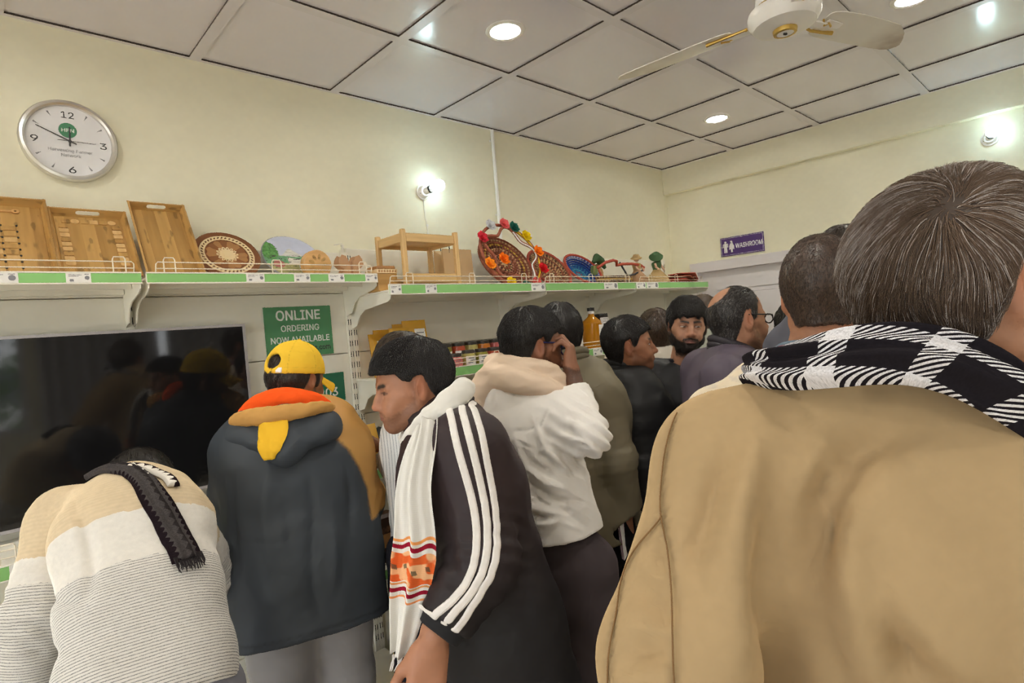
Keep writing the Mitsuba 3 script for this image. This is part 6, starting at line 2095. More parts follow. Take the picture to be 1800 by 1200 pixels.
def sweater_man():
    yaw = 1.48
    F_ = Fig('person in a cream, white and grey striped sweater bending towards the shelf at left', PX(262, 1230, 1.12)[:2], yaw, 1.70, head=PX(248, 872, 1.66), head_yaw=1.45, head_pitch=-1.0, skin=(0.27, 0.13, 0.07), build=0.80)
    F_.bow = 0.030
    F_.set(neck=PX(232, 868, 1.50), pelvis=PX(268, 1235, 1.19), shL=PX(116, 915, 1.50), elL=PX(72, 1085, 1.38), wrL=PX(40, 1290, 1.34), shR=PX(302, 912, 1.54), elR=PX(366, 1008, 1.66), wrR=PX(388, 1058, 1.80))
    P = F_.J['pelvis']
    for n, sg in (('L', 1), ('R', -1)):
        F_.J['hip' + n] = P + sg * F_.l * 0.09 - UP * 0.03
        F_.J['an' + n] = np.array([P[0], P[1], 0.085]) + sg * F_.l * 0.11 + F_.f * 0.05
        F_.J['kn' + n] = 0.5 * (F_.J['hip' + n] + F_.J['an' + n]) + F_.f * 0.05
    d = nrm(PX(402, 1092, 1.86) - F_.J['wrR'])
    F_.hand['R'] = dict(fdir=d, palm_n=-UP * 0.8 + F_.l * 0.5, side=-1, curl=0.35)
    w = F_.J['wrR']
    F_.body(fine=[(w - 0.08, w + 0.19, 0.005)], head_res=0.005, seed=5, face=False)
    add_hair(F_.head, F_.key, [(-0.3, -0.085), (-0.045, -0.085), (-0.03, -0.02), (-0.02, 0.03), (0.005, 0.03), (0.04, 0.04), (0.08, 0.075), (0.3, 0.08)], [(-0.1, 0.0), (0, 0.008), (0.06, 0.013), (0.12, 0.014)], 1500, 0.03, flow_back, seed=2, res=0.006, label='short black hair')
    S = F_.top(t=0.020, hem=-0.02, sleeve=(0.078, 0.076, 0.062), res=0.0085, wrinkle=0.006, seed=41, shoulder=0.068, belly=1.02, elbow_fold=0.008)

    def along_pt(uvp, pts):
        p = F_.ST.hit([uvp], 0.8, 2.4)
        pts = np.asarray(pts); d = np.concatenate([[0], np.cumsum(np.linalg.norm(np.diff(pts, axis=0), axis=1))])
        _, t = segdist(p, pts)
        return float(np.interp(t * (len(pts) - 1), np.arange(len(pts)), d)[0])
    sp = smooth_line([F_.spine(t) for t in np.linspace(1.02, -0.45, 22)])
    J = F_.J
    aL = smooth_line([J['shL'], J['elL'], J['wrL'], J['wrL'] + 0.1 * nrm(J['wrL'] - J['elL'])])
    mt = (along_pt((215, 897), sp), along_pt((225, 982), sp))
    ma = (along_pt((95, 940), aL), along_pt((80, 1022), aL))
    cl = [(F_.ST.hit(p, 0.8, 2.4), a, w) for p, a, w in (([(148, 905), (152, 950), (158, 1000), (150, 1060)], -0.016, 0.012), ([(132, 880), (140, 915), (148, 950)], -0.008, 0.008), ([(60, 1040), (110, 1060), (140, 1055)], -0.010, 0.012), ([(35, 1085), (85, 1110), (125, 1105)], -0.010, 0.012), ([(30, 1130), (70, 1150), (110, 1150)], -0.010, 0.012))]

    def shape(V, N):
        for p, a, w in cl: V = crease(V, N, p, a, w)
        return V
    cloth_part(F_, S, 'sweater', (1, 1, 1), bsdf='sweater', uv=lambda V: band_uv(V, F_, 0.095, 0.12, mt, ma), shape=shape, seed=1)
    F_.trousers((0.20, 0.20, 0.225), seed=6, t=0.012)
    F_.shoes()
    # scarf over the back
    q = F_.ST.hit([(150, 838), (185, 828), (215, 826), (243, 838), (268, 868), (290, 905), (310, 945), (330, 985)], 0.8, 2.6)
    pth = spline(q, 60)
    F2 = F_.ST
    pth = F2.project(pth, 0.006)
    nor = F2.grad(pth)
    m, uv = ribbon(pth, nor, np.interp(np.linspace(0, 1, 60), [0, 0.25, 0.6, 1], [0.012, 0.022, 0.030, 0.033]), 0.010, bow=0.004, n=19, waves=lambda s, u: 0.002 * np.sin(u * 9 + s * 8))
    k = put('scarf', m, 'scarf_dark', F_.key, uv=uv, smooth=True, label='dark grey scarf with black scalloped edges and white dots')
    T0, N0 = pth[-1], nor[-1]; tdir = nrm(pth[-1] - pth[-4]); bdir = np.cross(tdir, N0)
    ms = []
    R = np.random.default_rng(2)
    for j in range(26):
        o = (j / 25 - 0.5) * 0.058
        a = T0 + bdir * o + N0 * 0.006
        ms.append(tube([a - tdir * 0.01, a + tdir * 0.012 + bdir * R.uniform(-.003, .003), a + tdir * R.uniform(0.02, 0.032) + bdir * R.uniform(-.006, .006)], [0.0016, 0.0015, 0.0008], 4))
    put('fringe', cat(ms), 'scarf_dark', k, uv=np.zeros((sum(len(x.vertices) for x in ms), 2)), kind='stuff')
    q = F_.ST.hit([(225, 824), (255, 826), (282, 838), (305, 856)], 0.8, 2.6)
    pth = F_.ST.project(spline(q, 30), 0.004)
    m, uv = ribbon(pth, F_.ST.grad(pth), 0.014, 0.012, n=13)
    put('scarf_edge', m, 'scarf_edge', k, uv=uv, smooth=True, label='black and white scalloped edge')


def scarf_dark_fn(p, n, uv):
    e = dr.abs(uv.y)
    sc = dr.abs(dr.sin(uv.x * 3.14159 / 0.016))
    edge = dr.select(e > 0.018 + 0.006 * (1 - sc), 1.0, 0.0)
    c = mix(mi.Color3f(0.052, 0.046, 0.046), mi.Color3f(0.010, 0.006, 0.008), edge)
    fx = uv.x / 0.024; fx = fx - dr.floor(fx) - 0.5
    dot = dr.select((dr.square(fx * 0.024) + dr.square((uv.y + 0.0145) * 1.6) < 0.0032 ** 2) & (uv.x < 0.20), 1.0, 0.0)
    tri = dr.select((dr.abs(uv.y + 0.004) < 0.008) & (uv.y + 0.004 < (dr.abs(fx) * 2 - 0.5) * 0.010), 1.0, 0.0)
    c = mix(c, mi.Color3f(0.016, 0.013, 0.014), tri * 0.8)
    return mix(c, mi.Color3f(0.62, 0.60, 0.57), dot) * (0.75 + 0.5 * mnoise(uv.x * 500, uv.y * 500))


def scarf_edge_fn(p, n, uv):
    sc = dr.abs(dr.sin(uv.x * 3.14159 / 0.020)) * 0.014 - 0.006
    return mix(mi.Color3f(0.02, 0.012, 0.014), mi.Color3f(0.70, 0.66, 0.60), dr.select(uv.y > -sc + 0.002, 1.0, 0.0))


mat('scarf_dark', mikit.proc(scarf_dark_fn), 0.95, spec=0.08)
mat('scarf_edge', mikit.proc(scarf_edge_fn), 0.95, spec=0.08)
sweater_man()


# ------------------------------------------------------------------ the man in the yellow cap
def cap_man():
    F_ = Fig('person in a yellow cap and slate jacket with tan shoulders, seen from behind', PX(538, 1000, 1.84)[:2], 1.36, 1.64, head=PX(524, 664, 1.93), head_yaw=0.36, head_pitch=-0.22, head_roll=0.03, build=1.12, skin=(0.30, 0.145, 0.075), head_scale=0.90)
    F_.set(neck=PX(515, 742, 1.90), pelvis=PX(538, 1000, 1.83), shL=PX(428, 795, 1.88), elL=PX(402, 930, 1.92), wrL=PX(420, 1010, 2.07), shR=PX(594, 792, 1.90), elR=PX(634, 878, 1.96), wrR=PX(645, 868, 2.16))
    F_.body(head_res=0.0036, seed=8, stubble=0.9)
    H = F_.head
    line = [(-0.3, -0.09), (-0.05, -0.088), (-0.035, -0.05), (-0.022, 0.02), (0.0, 0.034), (0.008, -0.03), (0.03, -0.03), (0.04, 0.045), (0.3, 0.06)]
    add_hair(H, F_.key, line, [(-0.12, 0.0), (-0.08, 0.004), (-0.02, 0.009), (0.03, 0.004), (0.12, 0.003)], 4500, 0.022, flow_back, seed=3, res=0.0045, label='short dark hair below the cap',
             color=lambda L, R: np.array([0.022, 0.014, 0.010]) * R.uniform(0.5, 2.2, (len(L), 1)))
    # cap
    S = Sculpt(H.c - 0.19, H.c + 0.19, 0.0035)
    S.ell(H.w(-0.012, 0, 0.030), np.array([0.113, 0.091, 0.112]) * H.s, H.R, 0.01)
    S.ell(H.w(-0.03, 0, 0.03), np.array([0.092, 0.084, 0.085]) * H.s, H.R, 0.03)
    S.plane(H.w(-0.09, 0, 0.006), H.R.T @ nrm([0.10, 0, -1.0]), 0.003)
    S.ell(H.w(-0.012, 0, 0.025), np.array([0.1065, 0.0845, 0.1055]) * H.s, H.R, 0.002, True)
    S.ell(H.w(-0.135, 0, 0.050), np.array([0.06, 0.034, 0.030]) * H.s, H.R, 0.002, True)
    S.field(lambda P: 0.0012 * (meshkit.fbm(P * 40, 2, 3) - 0.5) * 4)
    def capcol(V, C, N):
        L = H.loc(V)
        a = np.arctan2(L[:, 1], L[:, 0] + 0.012)
        seam = np.min(np.abs((a[:, None] - np.array([-2.6, -1.57, -0.52, 0.52, 1.57, 2.6])[None]) % (2 * np.pi)), axis=1)
        s = np.exp(-(seam * np.hypot(L[:, 0], L[:, 1]) / 0.0016) ** 2)
        band = np.exp(-((L[:, 2] - 0.028 - 0.1 * (L[:, 0] + 0.09)) / 0.0012) ** 2)
        return C * (1 - 0.30 * s - 0.12 * band)[:, None]
    ck = cloth_part(F_, S, 'cap', (0.78, 0.50, 0.045), colfn=capcol, seed=2, var=0.05, smooth_n=2, label='bright yellow baseball cap')
    # brim, strap, button
    u = np.linspace(-1, 1, 25); r = np.linspace(0, 1, 9)
    U, W = np.meshgrid(u, r, indexing='ij')
    a = U * 0.95
    x = -0.012 + 0.108 * np.cos(a) + W * 0.072 * np.cos(a * 0.5) ** 1.2; y = 0.088 * np.sin(a) * (1 + 0.0 * W)
    z = 0.020 - 0.030 * U ** 2 - W * 0.020 - 0.012 * W * U ** 2
    top = np.stack([x, y, z], -1).reshape(-1, 3); V = np.vstack([H.c + H.s * (top @ H.R), H.c + H.s * ((top - [0, 0, 0.004]) @ H.R)])
    F = []; n = 9; N_ = 25 * 9
    for i in range(24):
        for j in range(8):
            q = i * n + j
            F += [[q, q + n, q + n + 1], [q, q + n + 1, q + 1], [N_ + q, N_ + q + n + 1, N_ + q + n], [N_ + q, N_ + q + 1, N_ + q + n + 1]]
    for i in range(24): q = i * n + 8; F += [[q, q + n, N_ + q + n], [q, N_ + q + n, N_ + q]]
    put('brim', trimesh.Trimesh(V, F, process=False), 'cap_yellow', ck, smooth=40)
    th = np.linspace(math.pi - 0.42, math.pi + 0.42, 16)
    pth = np.array([H.w(-0.012 + 0.114 * math.cos(t), 0.092 * math.sin(t), 0.014) for t in th])
    m, uv = ribbon(pth, pth - H.w(-0.012, 0, 0.014), 0.0085, 0.003, n=7)
    put('strap', m, 'cap_yellow', ck, smooth=True, label='adjusting strap')
    p0 = H.w(-0.012 + 0.116 * math.cos(math.pi + 0.34), 0.094 * math.sin(math.pi + 0.34), 0.016)
    fw = nrm(p0 - H.w(-0.012, 0, 0.016)); sd = np.cross(H.u, fw)
    put('buckle', moved(bx([-0.011, -0.009, -0.002], [0.011, 0.009, 0.004], 0.002), frame_tf(p0, sd, H.u, fw)), 'white_flat', ck, label='white strap buckle')
    put('button', shift(icosphere(2, 0.007), H.w(-0.012, 0, 0.1415)), 'cap_yellow', ck)
    # jacket
    S = F_.top(t=0.040, hem=-0.36, sleeve=(0.088, 0.080, 0.068), res=0.0095, wrinkle=0.007, seed=51, shoulder=0.072, p=2.8, flare=0.012, elbow_fold=0.006)
    J = F_.J
    armdist = lambda V: segdist(V, [J['neck'] - F_.l * 0.05, J['shR'], J['elR'], J['wrR']])
    edge = F_.ST.hit([(556, 748), (585, 765), (612, 790), (632, 822), (646, 860), (652, 900)], 1.2, 2.6)
    cl = [(F_.ST.hit(p, 1.2, 2.6), a, w) for p, a, w in (([(470, 830), (462, 900), (470, 980), (480, 1060)], 0.008, 0.020), ([(545, 830), (552, 920), (548, 1000), (560, 1080)], -0.008, 0.015), ([(585, 880), (590, 960), (585, 1040)], 0.010, 0.018), ([(610, 820), (618, 870), (616, 930)], -0.014, 0.012), ([(405, 840), (408, 920), (420, 1000)], -0.010, 0.012), ([(500, 880), (510, 960)], -0.006, 0.012), ([(430, 950), (470, 955), (530, 948)], -0.004, 0.008))]

    def shape(V, N):
        for p, a, w in cl: V = crease(V, N, p, a, w)
        return V

    # tan yoke: the part of the shoulder and sleeve lying above and outside the seam surface through `edge`
    ec = np.array(edge)
    side = -F_.l * 0.75 + UP * 0.45 - F_.f * 0.1

    def colf(V, C, N):
        d, t = segdist(V, ec)
        i = np.clip((t * (len(ec) - 1)).astype(int), 0, len(ec) - 2)
        ab = ec[i + 1] - ec[i]; tt = t * (len(ec) - 1) - i
        q = ec[i] + ab * tt[:, None]
        nn = np.cross(ab, F_.f); nn /= np.linalg.norm(nn, axis=1, keepdims=True); nn *= np.sign(nn @ side)[:, None]
        near = ((V - F_.spine(0.7)) @ -F_.l) > 0.045
        out = np.clip(((V - q) * nn).sum(1) / 0.009 + 0.5, 0, 1) * near * (V[:, 2] > edge[-1][2] - 0.02)
        C = C * (1 - out[:, None]) + np.array([0.53, 0.285, 0.085]) * (C / np.array([0.048, 0.057, 0.069])) * out[:, None]
        sm = np.exp(-(d / 0.004) ** 2) * near
        hemd = np.abs((V - F_.spine(-0.31)) @ F_.ax)
        return C * (1 - 0.4 * sm - 0.35 * np.exp(-(hemd / 0.004) ** 2))[:, None]
    jk = cloth_part(F_, S, 'jacket', (0.048, 0.057, 0.069), colfn=colf, shape=shape, seed=7, var=0.12, label='slate jacket with a tan shoulder', bsdf='vcol_shell')
    # hood lying on the back
    Sh = Sculpt(PX(510, 770, 1.725) - 0.28, PX(510, 770, 1.725) + 0.28, 0.006)
    Sh.slab(PX(425, 772, 1.755), PX(575, 748, 1.765), 0.052, 0.045, 0.045, 0.045, UP, 2.2, 0.02)
    Sh.chain([PX(440, 765, 1.725), PX(500, 795, 1.690), PX(560, 752, 1.735)], [0.040, 0.030, 0.035], 0.04)
    Sh.cone(PX(500, 745, 1.725), PX(498, 790, 1.690), 0.060, 0.034, 0.04)
    Sh.field(lambda P: -0.006 * (ridged(P * [14, 14, 9], 4, 2) - 0.3))
    hk = cloth_part(F_, Sh, 'hood', (0.048, 0.057, 0.069), parent=jk, seed=9, bsdf='vcol_shell', label='hood lying on the back')
    def roll(pts, r, col, nm, lab, ripple=0.004, sd=1, flat=0.6):
        S2 = Sculpt(np.min(pts, 0) - 0.09, np.max(pts, 0) + 0.09, 0.0055)
        S2.chain(spline(pts, 14), np.interp(np.linspace(0, 1, 14), np.linspace(0, 1, len(r)), r), 0.02)
        S2.field(lambda P: -ripple * (ridged(P * [22, 22, 30], sd, 2) - 0.3))
        return cloth_part(F_, S2, nm, col, parent=jk, seed=sd, label=lab)
    roll([PX(435, 728, 1.825), PX(470, 710, 1.795), PX(515, 702, 1.775), PX(550, 708, 1.795), PX(572, 722, 1.855)], [0.028, 0.034, 0.030, 0.026, 0.020], (0.86, 0.10, 0.015), 'hood_lining', 'orange hood lining')
    roll([PX(412, 740, 1.755), PX(450, 733, 1.695), PX(500, 726, 1.675), PX(545, 719, 1.70), PX(582, 714, 1.785)], [0.014, 0.020, 0.019, 0.014, 0.010], (0.50, 0.27, 0.085), 'hood_edge', 'tan hood edge', ripple=0.006, sd=3)
    pth = Sh.project(spline([PX(470, 738, 1.640), PX(468, 770, 1.635), PX(470, 795, 1.645), PX(474, 806, 1.650)], 20), 0.004)
    m, uv = ribbon(pth, Sh.grad(pth), np.array([0.046] * 6 + list(np.linspace(0.045, 0.040, 8)) + list(np.linspace(0.040, 0.024, 6))), 0.007, bow=0.006, n=15, waves=lambda s, u: 0.003 * np.sin(u * 4 + s * 50))
    put('hood_patch', m, 'cap_yellow', hk, smooth=True, label='yellow patch on the hood')
    F_.trousers((0.32, 0.31, 0.315), t=0.022, wide=1.05, seed=14, wrinkle=0.007)
    F_.shoes((0.03, 0.03, 0.03))


mat('cap_yellow', (0.80, 0.47, 0.03), 0.8, spec=0.2)
mat('vcol_shell', VCOL, 0.55, spec=0.3)
cap_man()


# ------------------------------------------------------------------ the man in the black track jacket
def track_man():
    F_ = Fig('person in a black track jacket with three white sleeve stripes and a white scarf', PX(900, 1200, 1.42)[:2], 2.58, 1.67, head=PX(722, 678, 1.40), head_yaw=2.76, head_pitch=-0.12, head_roll=0.0, head_scale=0.865, skin=(0.36, 0.165, 0.095))
    F_.set(neck=PX(782, 752, 1.40), pelvis=PX(885, 1120, 1.43), shL=PX(822, 792, 1.27), elL=PX(852, 985, 1.20), wrL=PX(770, 1112, 1.13), shR=PX(785, 800, 1.56), elR=PX(800, 960, 1.62), wrR=PX(800, 1090, 1.58))
    w = F_.J['wrL']
    d = nrm(PX(757, 1210, 1.09) - w)
    F_.hand['L'] = dict(fdir=d, palm_n=nrm(CF * 0.9 - CR * 0.3), side=1, curl=0.95, curls=[1.15, 1.25, 1.3, 1.3], scale=1.0, thumb=(0.4, 0.6))
    F_.body(fine=[(w - 0.10, w + 0.16, 0.0045)], head_res=0.0030, seed=9, stubble=0.55, lips=np.array([0.26, 0.10, 0.075]), brows=1.7, lid=0.95)
    H = F_.head
    line = [(-0.3, -0.06), (-0.06, -0.055), (-0.04, -0.02), (-0.025, 0.030), (0.002, 0.040), (0.012, 0.022), (0.032, 0.030), (0.050, 0.052), (0.10, 0.058), (0.3, 0.062)]
    add_hair(H, F_.key, line, [(-0.1, 0.0), (-0.05, 0.003), (0.0, 0.007), (0.05, 0.013), (0.09, 0.018), (0.13, 0.018)], 9000, 0.034, flow_forward, seed=5, res=0.0038, bulge=[(0.075, 0, 0.075, 0.05, 0.010)], label='thick black hair with a straight fringe', width=0.0007,
             color=lambda L, R: np.array([0.011, 0.009, 0.009]) * R.uniform(0.5, 1.9, (len(L), 1)))
    # shaved side above the ear belongs to the skin colour; jacket
    S = F_.top(t=0.030, hem=-0.30, sleeve=(0.080, 0.074, 0.058), res=0.008, wrinkle=0.006, seed=61, shoulder=0.066, p=2.5, cuff=-0.02, elbow_fold=0.007, flare=0.015)
    cl = [(F_.ST.hit(p, 0.8, 2.2), a, w_) for p, a, w_ in (([(765, 830), (775, 900), (790, 980), (800, 1040)], -0.008, 0.015), ([(800, 880), (805, 950), (815, 1000)], 0.006, 0.014), ([(790, 1000), (840, 1020), (880, 1010)], -0.006, 0.012), ([(905, 900), (925, 1000), (930, 1100)], -0.006, 0.02))]

    def shape(V, N):
        for p, a, w_ in cl: V = crease(V, N, p, a, w_)
        return V

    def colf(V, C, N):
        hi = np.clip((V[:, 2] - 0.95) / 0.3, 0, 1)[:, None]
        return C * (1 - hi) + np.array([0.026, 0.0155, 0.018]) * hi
    jk = cloth_part(F_, S, 'track_jacket', (0.0125, 0.0115, 0.013), colfn=colf, shape=shape, seed=3, label='black track jacket', bsdf='vcol_shell')
    for L in ([(789, 720), (797, 755), (808, 800), (830, 880), (838, 945), (828, 1005), (795, 1055), (758, 1100)], [(812, 714), (820, 750), (832, 795), (850, 875), (857, 945), (846, 1010), (812, 1062), (774, 1107)], [(833, 708), (843, 748), (854, 795), (868, 872), (874, 948), (863, 1012), (828, 1068), (790, 1113)]):
        q = F_.ST.hit(L, 0.8, 2.2)
        q = F_.ST.project(spline(q, 74), 0.0008)[:68]
        g = F_.ST.grad(q)
        for _ in range(12): g[1:-1] = 0.25 * g[:-2] + 0.5 * g[1:-1] + 0.25 * g[2:]
        g[-5:] = g[-6]
        m, uv = ribbon(q, g, 0.0080, 0.0042, n=9)
        put('stripe', m, 'stripe_white', jk, smooth=True, label='white sleeve stripe')
    c0 = F_.J['wrL'] - nrm(F_.J['wrL'] - F_.J['elL']) * 0.02
    dd = nrm(F_.J['wrL'] - F_.J['elL'])
    put('cuff', tube([c0 - dd * 0.028, c0 - dd * 0.024, c0, c0 + dd * 0.020, c0 + dd * 0.023], [0.050, 0.053, 0.050, 0.045, 0.038], 24), 'cuff_black', jk, smooth=True, label='ribbed cuff')
    # stand collar under the scarf
    F_.collar(r=0.072, tube_r=0.014, rise=0.030, color=(0.02, 0.014, 0.016), height=3, bsdf='vcol_shell', name='collar', tilt=0.3)
    # scarf: thick roll round the neck, then the hanging end with a woven border
    pts = [PX(770, 800, 1.52), PX(730, 775, 1.50), PX(735, 768, 1.36), PX(765, 735, 1.285), PX(797, 700, 1.32), PX(812, 690, 1.42)]
    path = spline(pts, 40)
    S2 = Sculpt(path.min(0) - 0.08, path.max(0) + 0.08, 0.0055)
    S2.chain(path[::2], np.interp(np.linspace(0, 1, 20), [0, 0.3, 0.6, 1], [0.022, 0.024, 0.027, 0.020]), 0.02)
    S2.field(lambda P: -0.005 * (ridged(P * [16, 16, 26], 12, 2) - 0.3))
    sk = cloth_part(F_, S2, 'scarf', (0.66, 0.645, 0.60), seed=6, label='white woven scarf', var=0.08)
    hp = [PX(752, 742, 1.245), PX(738, 800, 1.20), PX(728, 860, 1.18), PX(730, 940, 1.165), PX(722, 1030, 1.155), PX(712, 1100, 1.15), PX(704, 1150, 1.15)]
    path = spline(hp, 110)
    nor = np.tile(nrm(-CF * 0.9 - CR * 0.25), (110, 1))
    wd = np.interp(np.linspace(0, 1, 110), [0, 0.15, 0.4, 0.6, 0.8, 1], [0.026, 0.034, 0.040, 0.046, 0.036, 0.020])
    m, uv = ribbon(path, nor, wd, 0.010, bow=0.0, n=41, waves=lambda s, u: 0.010 * np.cos(u * 5.0 + 0.6 * np.sin(s * 6)) + 0.004 * np.sin(u * 11 + s * 9))
    put('scarf_end', m, 'scarf_border', sk, uv=uv, smooth=True, label='hanging scarf end with an orange and maroon border')
    ms = []
    R = np.random.default_rng(3)
    for j in range(7):
        a = path[-1] + CR * (j / 6 - 0.5) * 0.03
        ms.append(tube([a, a - UP * 0.02 - CR * R.uniform(0, 0.012), a - UP * 0.034 - CR * R.uniform(0.0, 0.025)], [0.002, 0.002, 0.001], 5))
    put('fringe', cat(ms), 'stripe_white', sk, kind='stuff')
    F_.trousers((0.014, 0.013, 0.015), seed=23, t=0.016)
    F_.shoes()


mat('stripe_white', (0.70, 0.67, 0.64), 0.8, spec=0.2)
mat('cuff_black', (0.010, 0.010, 0.012), 0.9)


def scarf_border_fn(p, n, uv):
    s, y = uv.x, uv.y
    base = mi.Color3f(0.67, 0.655, 0.615)
    s0 = 0.245
    k = s - s0
    mot = mfbm(s * 70, y * 55, 1.0, 2)
    zig = 0.004 * dr.sin(y * 150)
    def bandm(a, b): return dr.select((k + zig > a) & (k + zig < b), 1.0, 0.0)
    c = base
    c = mix(c, mi.Color3f(0.72, 0.30, 0.10), bandm(0.000, 0.006))
    c = mix(c, mi.Color3f(0.26, 0.012, 0.03), bandm(0.012, 0.021))
    c = mix(c, mix(mi.Color3f(0.66, 0.12, 0.03), mi.Color3f(0.75, 0.42, 0.22), smoothstep(0.45, 0.6, mot)), bandm(0.030, 0.088))
    c = mix(c, mi.Color3f(0.08, 0.08, 0.05), bandm(0.055, 0.064) * dr.select(dr.abs(dr.sin(y * 130 + s * 40)) > 0.90, 0.8, 0.0))
    c = mix(c, mi.Color3f(0.26, 0.012, 0.03), bandm(0.100, 0.108))
    c = mix(c, mi.Color3f(0.70, 0.26, 0.10), bandm(0.116, 0.120))
    c = mix(c, mi.Color3f(0.66, 0.30, 0.12), bandm(0.090, 0.094))
    f = s / 0.004; f = f - dr.floor(f)
    return c * (0.94 + 0.06 * f)


mat('scarf_border', mikit.proc(scarf_border_fn), 0.95, spec=0.1)
track_man()


# ------------------------------------------------------------------ the man in the white shirt, pinching his nose
def shirt_man():
    F_ = Fig('person in a white shirt and beige scarf holding a hand to the nose', PX(985, 1010, 1.74)[:2], 0.10, 1.66, head=PX(939, 608, 1.79), head_yaw=-0.42, head_pitch=-0.16, head_scale=0.91, skin=(0.225, 0.098, 0.055), build=0.93)
    F_.set(neck=PX(902, 672, 1.78), pelvis=PX(975, 1000, 1.74), shL=PX(868, 735, 1.88), shR=PX(975, 722, 1.68), elR=PX(1034, 768, 1.60), wrR=PX(1008, 668, 1.71), elL=PX(880, 880, 1.98), wrL=PX(960, 930, 2.02))
    w = F_.J['wrR']
    fing = PX(1003, 610, 1.745)
    d = nrm(fing - w)
    F_.hand['R'] = dict(fdir=d, palm_n=nrm(-CR * 0.92 + CF * 0.22), side=1, curls=[0.70, 0.78, 0.95, 1.1], spread=0.05, thumb=(0.35, 0.9), scale=0.98)
    F_.body(fine=[(w - [0.1, 0.08, 0.06], w + [0.1, 0.12, 0.19], 0.0035)], head_res=0.0034, seed=12, beard=0.0, stubble=0.9)
    H = F_.head
    eyes_for(H, F_.bodykey, gaze=(0, -0.3))
    line = [(-0.3, -0.085), (-0.055, -0.085), (-0.038, -0.035), (-0.025, 0.022), (0.002, 0.036), (0.010, 0.020), (0.024, 0.024), (0.036, 0.046), (0.08, 0.068), (0.3, 0.07)]
    add_hair(H, F_.key, line, [(-0.12, 0.0), (-0.06, 0.005), (0.0, 0.005), (0.05, 0.012), (0.12, 0.017)], 7000, 0.036, flow_forward, seed=6, res=0.004, label='thick black hair', width=0.0007)
    # glasses
    gk = put('glasses', cat([tube([H.w(-0.015, -0.082, 0.012), H.w(0.02, -0.080, 0.014), H.w(0.085, -0.070, 0.016), H.w(0.098, -0.062, 0.014)], 0.0028, 6), tube([H.w(-0.015, 0.082, 0.012), H.w(0.02, 0.080, 0.014), H.w(0.085, 0.070, 0.016), H.w(0.098, 0.062, 0.014)], 0.0028, 6),
                             tube([H.w(0.100, 0.034 * s + 0.026 * math.cos(t), -0.004 + 0.019 * math.sin(t)) for t in np.linspace(0, 2 * np.pi, 25)[:-1] for s in (1,)], 0.0022, 6, closed=True),
                             tube([H.w(0.100, -0.034 + 0.026 * math.cos(t), -0.004 + 0.019 * math.sin(t)) for t in np.linspace(0, 2 * np.pi, 25)[:-1]], 0.0022, 6, closed=True),
                             tube([H.w(0.101, -0.010, 0.004), H.w(0.112, 0, 0.006), H.w(0.101, 0.010, 0.004)], 0.002, 6)]), 'specs_blue', F_.key, smooth=50, label='dark blue spectacles')
    S = F_.top(t=0.014, hem=0.19, sleeve=(0.066, 0.058, 0.042), res=0.0065, wrinkle=0.009, seed=71, shoulder=0.058, p=2.4, cuff=-0.035, elbow_fold=0.008)
    # shirt tail: curved lower edge
    hemL = [(915, 960), (950, 950), (990, 935), (1045, 915)]
    R = np.random.default_rng(8)
    lines = [([(870, 760), (885, 800), (900, 850)], -0.006, 0.008), ([(905, 770), (925, 820), (960, 850), (1000, 860)], 0.008, 0.010), ([(900, 800), (930, 850), (980, 880), (1020, 880)], -0.008, 0.009), ([(890, 850), (930, 890), (990, 905)], 0.007, 0.010), ([(900, 880), (950, 910), (1010, 900)], -0.007, 0.008),
             ([(960, 760), (990, 800), (1010, 830)], -0.007, 0.008), ([(940, 740), (960, 790), (1000, 830)], 0.007, 0.010), ([(985, 720), (1010, 745), (1045, 790)], 0.005, 0.008), ([(1000, 760), (1025, 785), (1050, 785)], -0.006, 0.007), ([(915, 920), (970, 920), (1030, 890)], 0.006, 0.009)]
    for q in range(26):
        x, y, ln = R.uniform(868, 1000), R.uniform(765, 915), R.uniform(28, 70)
        sl = R.uniform(0.25, 0.9)
        lines.append(([(x, y), (x + ln * 0.5, y + ln * 0.5 * sl + R.uniform(-4, 4)), (x + ln, y + ln * sl)], R.choice([-1, 1]) * R.uniform(0.0015, 0.0035), R.uniform(0.004, 0.008)))
    cl = [(F_.ST.hit(p, 1.0, 2.4), a * 2.0, w_) for p, a, w_ in lines]
    yoke = F_.ST.hit([(852, 748), (880, 752), (920, 757), (950, 748), (962, 720)], 1.0, 2.4)

    def shape(V, N):
        for p, a, w_ in cl: V = crease(V, N, p, a, w_)
        return crease(V, N, yoke, -0.003, 0.004, False)
    def colf(V, C, N):
        d, _ = segdist(V, yoke)
        return C * (1 - 0.25 * np.exp(-(d / 0.0025) ** 2))[:, None]
    sk = cloth_part(F_, S, 'shirt', (0.78, 0.755, 0.72), colfn=colf, shape=shape, seed=8, var=0.05, label='white crumpled shirt')
    dd = nrm(w - F_.J['elR'])
    put('cuff', tube([w - dd * 0.080, w - dd * 0.078, w - dd * 0.036, w - dd * 0.034], [0.036, 0.043, 0.041, 0.034], 24), 'shirt_white', sk, smooth=35, label='white buttoned cuff')
    put('bracelet', tube([w - dd * 0.058 + 0.0460 * (math.cos(t) * nrm(np.cross(dd, UP)) + math.sin(t) * np.cross(dd, nrm(np.cross(dd, UP)))) for t in np.linspace(0, 2 * np.pi, 33)[:-1]], 0.0022, 6, closed=True), 'silver', F_.key, smooth=True, label='thin silver bracelet')
    # beige scarf: folded rolls round the neck and a drop over the far shoulder
    c = F_.J['neck']
    S2 = Sculpt(c - [0.24, 0.24, 0.26], c + [0.24, 0.24, 0.20], 0.006)
